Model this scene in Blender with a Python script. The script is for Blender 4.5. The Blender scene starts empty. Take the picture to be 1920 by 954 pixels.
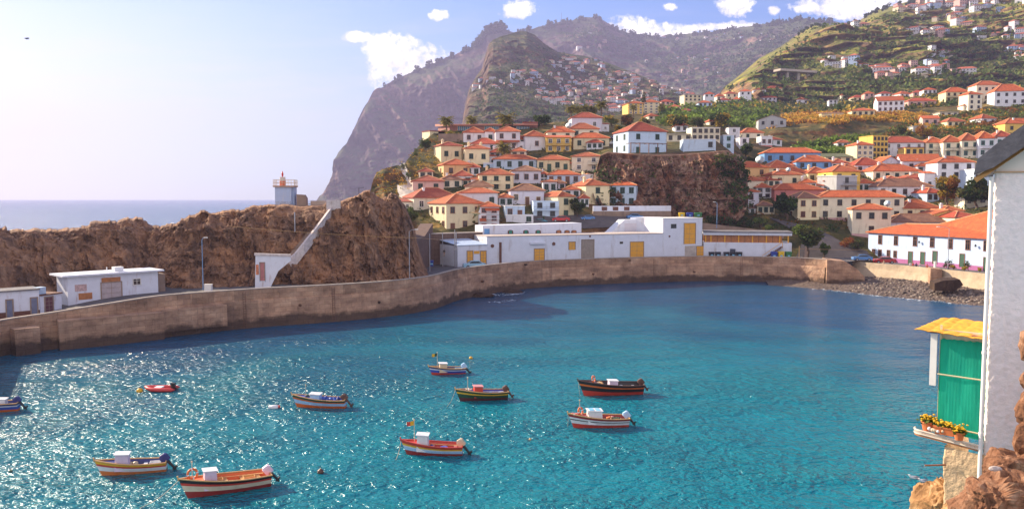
import bpy, math, random
import numpy as np
from mathutils import Vector, Matrix
sc = bpy.context.scene
col = sc.collection
R = math.radians
random.seed(7)

# ---------------------------------------------------------------- camera
CAM_Z = 21.0
F = 1520.0                                   # focal length in pixels of a 1920 wide picture
PITCH = math.atan(106 / F)
cam = bpy.data.cameras.new('camera')
cam.sensor_width = 36.0
cam.lens = 36.0 * F / 1920
cam.clip_start, cam.clip_end = 0.3, 40000
camo = bpy.data.objects.new('camera', cam)
camo.location = (0, 0, CAM_Z)
camo.rotation_euler = (R(90) - PITCH, 0, 0)
col.objects.link(camo)
sc.camera = camo

# ---------------------------------------------------------------- light
SUN_AZ, SUN_EL = R(-58), R(28)               # azimuth from +Y, negative = to the left
sdir = Vector((math.sin(SUN_AZ) * math.cos(SUN_EL), math.cos(SUN_AZ) * math.cos(SUN_EL), math.sin(SUN_EL)))
sun = bpy.data.lights.new('sun', 'SUN')
sun.energy = 5.0
sun.angle = R(0.5)
sun.color = (1.0, 0.84, 0.62)
suno = bpy.data.objects.new('sun', sun)
suno.rotation_euler = sdir.to_track_quat('Z', 'Y').to_euler()
suno.location = (-60, 30, 80)
col.objects.link(suno)

sc.view_settings.view_transform = 'Standard'
sc.view_settings.look = 'None'
sc.view_settings.gamma = 1.0
sc.view_settings.exposure = 1.16
sc.cycles.max_bounces = 5
sc.cycles.diffuse_bounces = 3
sc.cycles.glossy_bounces = 3
sc.cycles.transparent_max_bounces = 6
sc.cycles.volume_bounces = 0
sc.cycles.use_denoising = True
sc.cycles.sample_clamp_indirect = 6
sc.cycles.use_adaptive_sampling = False


def px_dir(px, py):
    u = (px - 960) / F
    v = (477 - py) / F
    c, s = math.cos(PITCH), math.sin(PITCH)
    return (u, c + v * s, -s + v * c)


def at(px, py, Y):
    """world point seen at photo pixel (px, py) at distance Y in front of the camera"""
    d = px_dir(px, py)
    k = Y / d[1]
    return Vector((d[0] * k, Y, CAM_Z + d[2] * k))


def ground(px, py, z=0.0):
    d = px_dir(px, py)
    k = (z - CAM_Z) / d[2]
    return Vector((d[0] * k, d[1] * k, z))


def at_np(px, py, Y):
    u = (px - 960) / F
    v = (477 - py) / F
    c, s = math.cos(PITCH), math.sin(PITCH)
    k = Y / (c + v * s)
    return np.stack([u * k, Y, CAM_Z + (-s + v * c) * k], -1)


# ---------------------------------------------------------------- world: sky + clouds
w = bpy.data.worlds.new('World')
sc.world = w
w.use_nodes = True
nt = w.node_tree
nt.nodes.clear()


class N:
    """tiny node helper"""
    def __init__(s, tree): s.t = tree
    def new(s, typ, **kw):
        n = s.t.nodes.new(typ)
        for k, v in kw.items(): setattr(n, k, v)
        return n
    def link(s, a, b): s.t.links.new(a, b)
    def val(s, sock, v):
        if hasattr(v, 'is_linked') or hasattr(v, 'links'): s.link(v, sock)
        else: sock.default_value = v
    def math(s, op, a, b=0.0, clamp=False, c=None):
        n = s.new('ShaderNodeMath', operation=op, use_clamp=clamp)
        s.val(n.inputs[0], a); s.val(n.inputs[1], b)
        if c is not None: s.val(n.inputs[2], c)
        return n.outputs[0]
    def mix(s, f, a, b, blend='MIX'):
        n = s.new('ShaderNodeMix', data_type='RGBA', blend_type=blend)
        s.val(n.inputs[0], f); s.val(n.inputs[6], a); s.val(n.inputs[7], b)
        return n.outputs[2]
    def noise(s, vec, scale, detail=4, rough=0.55, dist=0.0, out=0):
        n = s.new('ShaderNodeTexNoise')
        if vec is not None: s.link(vec, n.inputs['Vector'])
        n.inputs['Scale'].default_value = scale
        n.inputs['Detail'].default_value = detail
        n.inputs['Roughness'].default_value = rough
        n.inputs['Distortion'].default_value = dist
        return n.outputs[out]
    def ramp(s, fac, stops, interp='LINEAR'):
        n = s.new('ShaderNodeValToRGB')
        n.color_ramp.interpolation = interp
        el = n.color_ramp.elements
        while len(el) < len(stops): el.new(0.5)
        for e, (p, c) in zip(el, stops):
            e.position = p
            e.color = (*c, 1) if len(c) == 3 else c
        s.link(fac, n.inputs[0])
        return n.outputs[0]
    def mapping(s, vec, scale=(1, 1, 1), rot=(0, 0, 0), loc=(0, 0, 0)):
        n = s.new('ShaderNodeMapping')
        s.link(vec, n.inputs[0])
        n.inputs['Scale'].default_value = scale
        n.inputs['Rotation'].default_value = rot
        n.inputs['Location'].default_value = loc
        return n.outputs[0]


n = N(nt)
out = n.new('ShaderNodeOutputWorld')
bg = n.new('ShaderNodeBackground')
bg.inputs[1].default_value = 0.115
sky = n.new('ShaderNodeTexSky', sky_type='NISHITA')
sky.sun_disc = False
sky.sun_elevation = SUN_EL
sky.sun_rotation = SUN_AZ
sky.air_density = 1.0
sky.dust_density = 0.7
sky.ozone_density = 3.5
tc = n.new('ShaderNodeTexCoord')
sep = n.new('ShaderNodeSeparateXYZ')
n.link(tc.outputs['Generated'], sep.inputs[0])
sx, sy, sz = sep.outputs
ysafe = n.math('MAXIMUM', sy, 0.05)
cu = n.math('DIVIDE', sx, ysafe)
cw = n.math('DIVIDE', sz, ysafe)
comb = n.new('ShaderNodeCombineXYZ')
n.link(cu, comb.inputs[0]); n.link(cw, comb.inputs[1])
cvec = comb.outputs[0]
# cumulus heads above the ridge: (azimuth, height, half width, half height) as tangents
def sky_uv(px, py):
    d = px_dir(px, py)
    return d[0] / d[1], d[2] / d[1]
blobs = []
for px, py, rx, ry in ((735, 100, 52, 34), (775, 118, 60, 32), (678, 70, 34, 10), (822, 28, 18, 9), (972, 18, 34, 16), (716, 118, 30, 40),
                       (1182, 52, 42, 20), (1255, 62, 42, 18), (1365, 52, 80, 10), (1380, 8, 34, 20), (1600, 10, 80, 26), (1660, -14, 120, 40), (1450, 20, 12, 9),
                       (1520, 14, 40, 14), (1255, 14, 14, 6), (1700, -60, 150, 50)):
    a = sky_uv(px, py)
    blobs.append((a[0], a[1], rx / F, ry / F))
wob = n.noise(cvec, 34.0, 8, 0.66)
wobc = n.math('SUBTRACT', wob, 0.5)
dens = None
for (u0, w0, ru, rw) in blobs:
    du = n.math('DIVIDE', n.math('SUBTRACT', cu, u0), ru)
    dw = n.math('DIVIDE', n.math('SUBTRACT', cw, w0), rw)
    q = n.math('SUBTRACT', 1.0, n.math('ADD', n.math('MULTIPLY', du, du), n.math('MULTIPLY', dw, dw)))
    dens = q if dens is None else n.math('SMOOTH_MAX', dens, q, c=0.25)
wob2 = n.math('SUBTRACT', n.noise(cvec, 130.0, 6, 0.6), 0.5)
dens = n.math('ADD', n.math('ADD', dens, n.math('MULTIPLY', wobc, 4.2)), n.math('MULTIPLY', wob2, 3.0))
dens = n.math('MULTIPLY', n.math('SUBTRACT', dens, -0.28), 0.95, clamp=True)
fwd = n.math('GREATER_THAN', sy, 0.06)
# thin high veil low over the sea on the sunny side
veil = n.noise(n.mapping(cvec, (2.2, 16, 1), (0, 0, R(6))), 3.0, 6, 0.6)
veil = n.math('MULTIPLY', n.math('SUBTRACT', veil, 0.47), 2.6, clamp=True)
vh = n.math('SUBTRACT', 1.0, n.math('MULTIPLY', n.math('ABSOLUTE', n.math('SUBTRACT', cw, 0.12)), 7.0), clamp=True)
veil = n.math('MULTIPLY', n.math('MULTIPLY', veil, vh), 0.5)
dens = n.math('MULTIPLY', dens, fwd)
veil = n.math('MULTIPLY', veil, fwd)
skyc = n.mix(1.0, sky.outputs[0], (0.24, 0.47, 0.74, 1), 'MULTIPLY')
# the bright aureole of thin cirrus round the sun and the pale band over the sea
dotn = n.new('ShaderNodeVectorMath', operation='DOT_PRODUCT')
n.link(tc.outputs['Generated'], dotn.inputs[0]); dotn.inputs[1].default_value = sdir
aur = n.math('POWER', n.math('MAXIMUM', dotn.outputs['Value'], 0.0), 5.0)
band = n.math('MULTIPLY', n.math('SUBTRACT', 1.0, n.math('MULTIPLY', cw, 4.2), clamp=True), n.math('ADD', n.math('MULTIPLY', aur, 1.6), 0.16))
aur = n.math('MULTIPLY', n.math('ADD', n.math('MULTIPLY', aur, 0.85), n.math('MULTIPLY', band, 0.8), clamp=True), fwd)
skyc = n.mix(aur, skyc, (5.9, 5.5, 4.9, 1))
c1 = n.mix(veil, skyc, (4.6, 4.1, 4.3, 1))
shade = n.ramp(n.noise(cvec, 26.0, 5, 0.6), [(0.35, (4.8, 4.6, 5.0)), (0.6, (7.0, 6.6, 6.3))])
c2 = n.mix(dens, c1, shade)
# unseen bright cloud deck, added behind the viewer as fill for the shaded fronts
rear = n.math('MULTIPLY', n.math('SUBTRACT', -0.05, sy), 3.0, clamp=True)
rn = n.math('MULTIPLY', n.math('SUBTRACT', n.noise(tc.outputs['Generated'], 2.6, 6, 0.6), 0.30), 4.0, clamp=True)
c3 = n.mix(n.math('MULTIPLY', rear, rn), c2, (5.0, 4.5, 4.55, 1))
n.link(c3, bg.inputs[0])
n.link(bg.outputs[0], out.inputs[0])

# ---------------------------------------------------------------- tagging and hierarchy


def tag(o, label=None, cat=None, group=None, kind=None):
    if label: o['label'] = label
    if cat: o['category'] = cat
    if group: o['group'] = group
    if kind: o['kind'] = kind
    return o


def thing(name, label, cat, loc=(0, 0, 0), rz=0.0, group=None):
    o = bpy.data.objects.new(name, None)
    o.empty_display_size = 0.3
    o.location = loc
    o.rotation_euler = (0, 0, rz)
    col.objects.link(o)
    return tag(o, label, cat, group)


class MB:
    """collects faces of several materials; build() links them as one mesh object"""
    def __init__(s): s.v, s.f, s.m = [], [], []
    def add(s, vs, fs, m=0):
        b = len(s.v)
        s.v += [tuple(p) for p in vs]
        for f in fs:
            s.f.append(tuple(b + i for i in f)); s.m.append(m)
        return s
    def box(s, a, b, m=0):
        x0, y0, z0 = a; x1, y1, z1 = b
        vs = [(x0, y0, z0), (x1, y0, z0), (x1, y1, z0), (x0, y1, z0), (x0, y0, z1), (x1, y0, z1), (x1, y1, z1), (x0, y1, z1)]
        return s.add(vs, [(3, 2, 1, 0), (4, 5, 6, 7), (0, 1, 5, 4), (1, 2, 6, 5), (2, 3, 7, 6), (3, 0, 4, 7)], m)
    def tube(s, pts, rad, seg=8, m=0, cap=True):
        pts = [Vector(p) for p in pts]
        if not hasattr(rad, '__len__'): rad = [rad] * len(pts)
        rings = []
        up = None
        for i, p in enumerate(pts):
            d = (pts[min(i + 1, len(pts) - 1)] - pts[max(i - 1, 0)]).normalized()
            if up is None:
                up = Vector((0, 0, 1)) if abs(d.z) < 0.9 else Vector((1, 0, 0))
            a = d.cross(up).normalized(); b = d.cross(a)
            up = -b if True else up
            rings.append([p + (a * math.cos(t) + b * math.sin(t)) * rad[i] for t in [2 * math.pi * k / seg for k in range(seg)]])
            up = a.cross(d)
        vs = [q for r in rings for q in r]
        fs = []
        for i in range(len(pts) - 1):
            for k in range(seg):
                k2 = (k + 1) % seg
                fs.append((i * seg + k, i * seg + k2, (i + 1) * seg + k2, (i + 1) * seg + k))
        if cap:
            fs.append(tuple(range(seg))[::-1]); fs.append(tuple((len(pts) - 1) * seg + k for k in range(seg)))
        return s.add(vs, fs, m)
    def lathe(s, c, prof, seg=12, m=0):
        """prof: list of (radius, z)"""
        return s.tube([(c[0], c[1], c[2] + z) for r, z in prof], [max(r, 1e-4) for r, z in prof], seg, m)
    def ball(s, c, r, m=0, seg=8, rings=6, squash=(1, 1, 1)):
        prof = []
        vs, fs = [], []
        for i in range(rings + 1):
            t = math.pi * i / rings
            for k in range(seg):
                a = 2 * math.pi * k / seg
                vs.append((c[0] + r * math.sin(t) * math.cos(a) * squash[0], c[1] + r * math.sin(t) * math.sin(a) * squash[1], c[2] + r * math.cos(t) * squash[2]))
        for i in range(rings):
            for k in range(seg):
                k2 = (k + 1) % seg
                fs.append((i * seg + k, (i + 1) * seg + k, (i + 1) * seg + k2, i * seg + k2))
        return s.add(vs, fs, m)
    def mesh(s, name, mats, smooth=False):
        me = bpy.data.meshes.new(name)
        me.from_pydata(s.v, [], s.f)
        for m in (mats if isinstance(mats, (list, tuple)) else [mats]): me.materials.append(m)
        me.polygons.foreach_set('material_index', s.m)
        if smooth: me.polygons.foreach_set('use_smooth', [True] * len(s.f))
        me.update()
        return me
    def build(s, name, mats, parent=None, loc=(0, 0, 0), rz=0.0, smooth=False):
        return obj(name, s.mesh(name, mats, smooth), parent, loc, rz)


def obj(name, me, parent=None, loc=(0, 0, 0), rz=0.0):
    o = bpy.data.objects.new(name, me)
    o.location = loc
    o.rotation_euler = (0, 0, rz)
    col.objects.link(o)
    if parent: o.parent = parent
    return o


def copy_tree(o, parent=None):
    c = o.copy()
    col.objects.link(c)
    if parent: c.parent = parent
    for ch in [x for x in KIDS.get(o.name, [])]:
        copy_tree(ch, c)
    return c


KIDS = {}


def index_kids(root):
    for o in bpy.data.objects:
        if o.parent: KIDS.setdefault(o.parent.name, [])
        if o.parent and o not in KIDS[o.parent.name]: KIDS[o.parent.name].append(o)


# ---------------------------------------------------------------- materials
MAT = {}


def material(name, color, rough=0.7, var=0.18, scale=1.5, bump=0.0, bscale=8.0, metallic=0.0, stain=None, spec=None, coords='Object', trans=0.0, c2=None):
    """principled material whose colour wanders with noise; stain = (colour, scale z-stretched, amount)"""
    if name in MAT: return MAT[name]
    m = bpy.data.materials.new(name)
    m.use_nodes = True
    t = N(m.node_tree)
    b = m.node_tree.nodes['Principled BSDF']
    tcn = t.new('ShaderNodeTexCoord')
    oi = t.new('ShaderNodeNewGeometry')
    vec = oi.outputs['Position'] if coords == 'World' else tcn.outputs['Object']
    c = (*color, 1)
    lo = tuple(x * (1 - var) for x in color); hi = tuple(min(1, x * (1 + var)) for x in (c2 or color))
    cc = t.ramp(t.noise(vec, scale, 5, 0.6), [(0.3, lo), (0.7, hi)])
    if stain:
        sc_, scl, amt = stain
        f = t.noise(t.mapping(vec, (scl, scl, scl * 0.22)), 1.0, 6, 0.65)
        f = t.math('MULTIPLY', t.math('SUBTRACT', f, 0.56), 4.5 * amt, clamp=True)
        cc = t.mix(f, cc, (*sc_, 1))
    t.link(cc, b.inputs['Base Color'])
    b.inputs['Roughness'].default_value = rough
    b.inputs['Metallic'].default_value = metallic
    if spec is not None: b.inputs['Specular IOR Level'].default_value = spec
    if bump:
        bn = t.new('ShaderNodeBump')
        bn.inputs['Strength'].default_value = min(1, bump)
        bn.inputs['Distance'].default_value = 0.05 * max(1, bump)
        t.link(t.noise(vec, bscale, 5, 0.6), bn.inputs['Height'])
        t.link(bn.outputs[0], b.inputs['Normal'])
    if trans:
        tr = t.new('ShaderNodeBsdfTranslucent')
        t.link(cc, tr.inputs[0])
        mx = t.new('ShaderNodeMixShader')
        mx.inputs[0].default_value = trans
        o = m.node_tree.nodes['Material Output']
        t.link(b.outputs[0], mx.inputs[1]); t.link(tr.outputs[0], mx.inputs[2]); t.link(mx.outputs[0], o.inputs[0])
    MAT[name] = m
    return m


def vary(m, lo, hi, tint=None):
    """every object wears its paint a little differently"""
    t = N(m.node_tree); b = m.node_tree.nodes['Principled BSDF']
    src = b.inputs['Base Color'].links[0].from_socket
    oi = t.new('ShaderNodeObjectInfo')
    k = t.ramp(oi.outputs['Random'], [(0.0, (lo, lo, lo)), (1.0, (hi, hi, hi))])
    c = t.mix(1.0, src, k, 'MULTIPLY')
    if tint:
        f = t.math('FRACT', t.math('MULTIPLY', oi.outputs['Random'], 37.7))
        c = t.mix(t.math('MULTIPLY', f, tint[1]), c, (*tint[0], 1))
    t.link(c, b.inputs['Base Color'])
    return m


def wallmat(name, color):
    return vary(material('plaster_' + name, color, 0.85, 0.07, 0.8, stain=((color[0] * 0.5, color[1] * 0.45, color[2] * 0.4), 0.9, 0.8)), 0.86, 1.08, ((0.76, 0.72, 0.66), 0.14))


W_WHITE = wallmat('white', (0.76, 0.76, 0.80))
W_CREAM = wallmat('cream', (0.82, 0.70, 0.43))
W_PALE = wallmat('pale_cream', (0.82, 0.74, 0.56))
W_YELLOW = wallmat('yellow', (0.80, 0.52, 0.10))
W_ORANGE = wallmat('peach', (0.80, 0.50, 0.22))
W_PINK = wallmat('pink', (0.68, 0.42, 0.36))
W_RED = wallmat('red', (0.62, 0.19, 0.17))
W_BLUE = wallmat('blue', (0.16, 0.38, 0.72))
W_LBLUE = wallmat('light_blue', (0.52, 0.66, 0.82))
W_LAV = wallmat('lavender', (0.66, 0.64, 0.74))
W_GREY = wallmat('grey', (0.45, 0.46, 0.48))
W_BRICK = wallmat('red_brown', (0.30, 0.10, 0.07))
PINKBAND = wallmat('pink_plinth', (0.55, 0.28, 0.28))
MAGBAND = wallmat('magenta_plinth', (0.42, 0.12, 0.33))

# ---------------------------------------------------------------- numpy noise


def _hash(ix, iy, iz, seed):
    h = (ix * 374761393 + iy * 668265263 + iz * 2147483647 + seed * 1274126177) & 0xffffffff
    h = ((h ^ (h >> 13)) * 1274126177) & 0xffffffff
    h = ((h ^ (h >> 16)) * 2246822519) & 0xffffffff
    return ((h ^ (h >> 15)) & 0xffff) / 32767.5 - 1.0


def vnoise(P, seed=0):
    P = np.asarray(P, float)
    i = np.floor(P).astype(np.int64)
    f = P - i
    f = f * f * f * (f * (f * 6 - 15) + 10)
    r = 0
    for dx in (0, 1):
        for dy in (0, 1):
            for dz in (0, 1):
                wgt = (f[..., 0] if dx else 1 - f[..., 0]) * (f[..., 1] if dy else 1 - f[..., 1]) * (f[..., 2] if dz else 1 - f[..., 2])
                r = r + wgt * _hash(i[..., 0] + dx, i[..., 1] + dy, i[..., 2] + dz, seed)
    return r


def fbm(P, oct=5, seed=0, gain=0.5, ridged=False):
    r, a, s = 0, 1.0, 0
    for k in range(oct):
        q = vnoise(P * (2.03 ** k) + 17.3 * k, seed + k)
        if ridged: q = 1 - 2 * np.abs(q)
        r = r + a * q; s += a; a *= gain
    return r / s


def blocks(P, cw, ch, seed):
    """fractured faces: random steps between joint-bounded columns and courses"""
    wob = fbm(P / (cw * 3), 3, seed) * 1.1
    cx = np.floor(P[..., 0] / cw + P[..., 1] / (cw * 2.3) + wob).astype(np.int64)
    hz_ = _hash(cx, cx * 0, cx * 0, seed)
    cz = np.floor(P[..., 2] / ch + hz_ * 3 + wob * .6).astype(np.int64)
    return _hash(cx, cz, cx * 0 + 3, seed + 1)


def grid_mesh(name, V, mats, smooth=True, flip=False):
    """V: (rows, cols, 3) -> mesh"""
    nr, nc = V.shape[:2]
    idx = np.arange(nr * nc).reshape(nr, nc)
    a, b, c, d = idx[:-1, :-1], idx[:-1, 1:], idx[1:, 1:], idx[1:, :-1]
    q = np.stack([a, b, c, d] if not flip else [d, c, b, a], -1).reshape(-1, 4)
    me = bpy.data.meshes.new(name)
    me.vertices.add(nr * nc)
    me.vertices.foreach_set('co', V.reshape(-1).astype(np.float32))
    me.loops.add(q.size)
    me.loops.foreach_set('vertex_index', q.reshape(-1).astype(np.int32))
    me.polygons.add(len(q))
    me.polygons.foreach_set('loop_start', np.arange(0, q.size, 4, dtype=np.int32))
    me.polygons.foreach_set('use_smooth', np.full(len(q), smooth))
    for m in (mats if isinstance(mats, (list, tuple)) else [mats]): me.materials.append(m)
    me.update(calc_edges=True)
    me.validate()
    return me


class Land:
    """a slope given by columns of (pixel height, distance) from its foot to its crest; real geometry at real distance"""
    def __init__(s, cols, x0, x1, step, rows, back=(), power=1.0):
        xs = np.array([c[0] for c in cols], float)
        T = np.linspace(0, 1, rows) ** power
        K = np.linspace(0, 1, 33)
        py = np.zeros((len(cols), rows)); Y = np.zeros((len(cols), rows))
        for k, (x, pts) in enumerate(cols):
            p = np.array([q[0] for q in pts], float); y = np.array([q[1] for q in pts], float)
            t = (p[0] - p) / (p[0] - p[-1])
            py[k] = np.interp(T, t, p); Y[k] = np.interp(T, t, y)
        s.px = np.arange(x0, x1 + 0.1, step)
        s.py = np.stack([np.interp(s.px, xs, py[:, r]) for r in range(rows)])
        s.Y = np.stack([np.interp(s.px, xs, Y[:, r]) for r in range(rows)])
        s.V = at_np(np.broadcast_to(s.px, s.py.shape), s.py, s.Y)
        s.back = back
    def depth(s, px, py):
        c = int(np.clip(np.searchsorted(s.px, px), 1, len(s.px) - 1))
        f = np.clip((px - s.px[c - 1]) / (s.px[c] - s.px[c - 1]), 0, 1)
        colp = s.py[:, c - 1] * (1 - f) + s.py[:, c] * f
        colY = s.Y[:, c - 1] * (1 - f) + s.Y[:, c] * f
        return float(np.interp(-py, -colp, colY))
    def point(s, px, py):
        return at(px, py, s.depth(px, py))
    def real(s, px, py):
        """nearest displaced vertex"""
        c = int(np.clip(round((px - s.px[0]) / (s.px[1] - s.px[0])), 0, len(s.px) - 1))
        r = int(np.argmin(np.abs(s.py[:, c] - py)))
        return Vector(s.V[r, c])
    def finish(s, name, mats, smooth=True):
        V = s.V
        for dy, dz in s.back:
            last = V[-1].copy()
            base = s.V[-1]
            row = base.copy(); row[:, 1] += dy; row[:, 0] += dy * base[:, 0] / base[:, 1]; row[:, 2] += dz
            V = np.concatenate([V, row[None]])
        return obj(name, grid_mesh(name, V, mats, smooth))


# ---------------------------------------------------------------- land materials


def rock_material(name, dark, mid, light, scale=0.25, bump=0.6, green=None, bands=None, streak=0.35, warm=None):
    m = bpy.data.materials.new(name); m.use_nodes = True
    t = N(m.node_tree); b = m.node_tree.nodes['Principled BSDF']
    g = t.new('ShaderNodeNewGeometry')
    P = g.outputs['Position']
    v = t.mapping(P, (scale, scale, scale * streak))
    c = t.ramp(t.noise(v, 1.0, 9, 0.68, 0.6), [(0.3, dark), (0.5, mid), (0.72, light)])
    vor = t.new('ShaderNodeTexVoronoi', feature='DISTANCE_TO_EDGE')
    t.link(t.mapping(P, (scale * 2.2, scale * 2.2, scale * 0.9)), vor.inputs['Vector'])
    vor.inputs['Scale'].default_value = 1.0
    crack = t.math('MULTIPLY', t.math('SUBTRACT', 0.07, vor.outputs[0]), 9.0, clamp=True)
    c = t.mix(t.math('MULTIPLY', crack, 0.45), c, (*[x * 0.35 for x in dark], 1))
    if warm:
        f = t.math('MULTIPLY', t.math('SUBTRACT', t.noise(P, scale * 0.45, 5, 0.6), 0.48), 5.0, clamp=True)
        c = t.mix(t.math('MULTIPLY', f, 0.7), c, (*warm, 1))
    if green:
        sp = t.new('ShaderNodeSeparateXYZ'); t.link(g.outputs['Normal'], sp.inputs[0])
        f = t.math('ADD', t.math('MULTIPLY', sp.outputs[2], 1.6), t.math('MULTIPLY', t.noise(P, scale * 0.6, 6, 0.65), 2.4))
        f = t.math('MULTIPLY', t.math('SUBTRACT', f, 2.15), 2.2, clamp=True)
        gc = t.ramp(t.noise(P, scale * 1.7, 6, 0.65), [(0.35, green[0]), (0.55, green[1]), (0.72, green[2])])
        c = t.mix(f, c, gc)
    if bands:        # dry-stone terrace walls: thin level courses
        spz = t.new('ShaderNodeSeparateXYZ'); t.link(P, spz.inputs[0])
        zz_ = t.math('ADD', t.math('DIVIDE', spz.outputs[2], bands[0]), t.math('MULTIPLY', t.noise(P, 0.012, 4, 0.6), 7.0))
        fr = t.math('FRACT', zz_)
        ln = t.math('MULTIPLY', t.math('SUBTRACT', fr, 0.74), 9.0, clamp=True)
        pat = t.math('MULTIPLY', t.math('SUBTRACT', t.noise(P, 0.02, 4, 0.6), 0.42), 7.0, clamp=True)
        c = t.mix(t.math('MULTIPLY', t.math('MULTIPLY', ln, pat), 0.8), c, (*bands[1], 1))
        plot = t.new('ShaderNodeTexVoronoi'); plot.inputs['Scale'].default_value = 1.0
        t.link(t.mapping(P, (0.045, 0.03, 0.11)), plot.inputs['Vector'])
        c = t.mix(0.45, c, t.mix(1.0, c, t.ramp(plot.outputs['Color'], [(0.2, (0.35, 0.4, 0.4)), (0.8, (1.5, 1.35, 1.1))]), 'MULTIPLY'))
    t.link(c, b.inputs['Base Color'])
    b.inputs['Roughness'].default_value = 0.92
    b.inputs['Specular IOR Level'].default_value = 0.25
    bn = t.new('ShaderNodeBump'); bn.inputs['Strength'].default_value = bump; bn.inputs['Distance'].default_value = 0.25 / scale
    t.link(t.noise(v, 2.0, 9, 0.7), bn.inputs['Height']); t.link(bn.outputs[0], b.inputs['Normal'])
    return m


M_MOLE = rock_material('mole_rock', (0.055, 0.032, 0.022), (0.22, 0.12, 0.07), (0.50, 0.29, 0.165), 0.45, 0.7, warm=(0.44, 0.22, 0.105), streak=0.3)
M_CRAG = rock_material('crag_rock', (0.045, 0.028, 0.022), (0.21, 0.115, 0.075), (0.54, 0.36, 0.24), 0.5, 1.0, streak=0.5, warm=(0.34, 0.13, 0.06))
M_CAPE = rock_material('cape_rock', (0.045, 0.03, 0.034), (0.095, 0.06, 0.06), (0.34, 0.21, 0.15), 0.011, 0.8, green=((0.03, 0.05, 0.02), (0.06, 0.08, 0.03), (0.10, 0.11, 0.05)), streak=0.3)
M_KNOB = rock_material('knob_slope', (0.04, 0.024, 0.022), (0.095, 0.055, 0.043), (0.24, 0.14, 0.075), 0.018, 0.7, green=((0.03, 0.045, 0.018), (0.06, 0.075, 0.025), (0.24, 0.18, 0.06)), streak=0.5, bands=(12.0, (0.20, 0.14, 0.08)))
M_VALE = rock_material('terraced_slope', (0.08, 0.045, 0.035), (0.25, 0.15, 0.075), (0.54, 0.37, 0.15), 0.03, 0.7, green=((0.07, 0.09, 0.02), (0.22, 0.23, 0.035), (0.50, 0.40, 0.08)), streak=1.6, bands=(9.0, (0.13, 0.09, 0.08)))
M_TOWN = rock_material('town_hillside', (0.06, 0.03, 0.018), (0.21, 0.10, 0.04), (0.44, 0.24, 0.08), 0.12, 0.8, green=((0.035, 0.045, 0.012), (0.11, 0.09, 0.025), (0.36, 0.21, 0.045)), streak=0.8)

# ---------------------------------------------------------------- distant land: sea cape and back ridge
crest = [(560, 384), (590, 381), (598, 371), (606, 362), (618, 345), (622, 330), (628, 305), (634, 288), (650, 268), (668, 232), (690, 190), (700, 171), (730, 156), (760, 141), (800, 124), (850, 104), (880, 90), (905, 74),
         (915, 58), (940, 54), (960, 62), (985, 58), (1010, 50), (1050, 42), (1090, 35), (1120, 31), (1132, 40), (1160, 57), (1200, 66), (1245, 70), (1290, 63), (1350, 58), (1400, 50), (1450, 44), (1500, 35), (1540, 38), (1600, 48), (1700, 60)]
cols = []
for x, y in crest:
    if x < 900: cols.append((x, [(386, 2550), (y - (0 if x > 597 else -0.5), 2600 + (386 - y) * 1.9)]))
    else:
        bot = np.interp(x, [900, 1000, 1200, 1700], [386, 330, 260, 240])
        Yb = np.interp(x, [900, 1000, 1200, 1700], [2550, 2200, 1700, 1500])
        cols.append((x, [(bot, Yb), (y, np.interp(x, [900, 1120, 1300, 1500, 1700], [3190, 3500, 3600, 3000, 2600]))]))
cape = Land(cols, 560, 1690, 2.2, 170, back=((150, -40), (900, -500)))
P = cape.V
amp = np.linspace(0, 1, 170)[:, None] * 0 + 1
edge = np.clip((np.linspace(1, 0, 170)[:, None]) * 6, 0.12, 1) * np.clip((cape.px[None] - 590) / 40, 0.05, 1)
q = P * np.array([1 / 260, 1 / 260, 1 / 520])
ravine = fbm(np.stack([P[..., 0] / 190 + P[..., 2] / 260, P[..., 1] / 500, P[..., 2] / 700], -1), 6, 3, 0.55, ridged=True)
rough = fbm(P / 70, 5, 9)
cape.V[..., 1] += (ravine * -120 + rough * 46 + fbm(P / 24, 4, 12, .6, ridged=True) * -14 + blocks(P, 34, 70, 15) * 10) * edge
cape.V[..., 2] += rough * 6 * edge
cape.V[-1, :, 2] += fbm(np.stack([cape.px / 6, 0 * cape.px, 0 * cape.px], -1), 4, 5) * 7
tag(cape.finish('cape_mountain', M_CAPE), kind='structure')

# the dark round-topped hill above the village
crest = [(866, 240), (868, 222), (872, 196), (880, 166), (892, 145), (904, 128), (909, 108), (916, 84), (925, 75), (940, 69), (975, 59), (988, 60), (1002, 66), (1020, 82), (1045, 98), (1070, 102), (1100, 106), (1150, 122),
         (1200, 142), (1260, 166), (1300, 182), (1345, 200)]
cols = []
for x, y in crest:
    Yc = np.interp(x, [866, 910, 975, 1100, 1345], [1300, 1500, 1650, 1650, 1250])
    cols.append((x, [(262, 820), (250, 900), (y, Yc)]))
knob = Land(cols, 866, 1345, 1.1, 210, back=((60, -25), (500, -300)))
P = knob.V
t = np.linspace(0, 1, 210)[:, None]
edge = np.clip((1 - t) * 7, 0.1, 1) * np.clip((knob.px[None] - 866) / 14, 0.12, 1)
ter = (P[..., 2] / 13.0 + fbm(P / 90, 3, 4) * 1.2)
saw = ter - np.floor(ter)
terrace = np.where(saw < 0.8, saw / 0.8, (1 - saw) / 0.2) - 0.5
flatm = np.clip((P[..., 0] - 20) / 90, 0, 1)
knob.V[..., 1] += (fbm(P / np.array([120, 200, 260]), 6, 21, 0.55, ridged=True) * -38 + fbm(P / 26, 4, 8) * 9 + blocks(P, 24, 34, 22) * 7 + terrace * 9 * flatm) * edge
tag(knob.finish('round_hill', M_KNOB), kind='structure')

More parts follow.
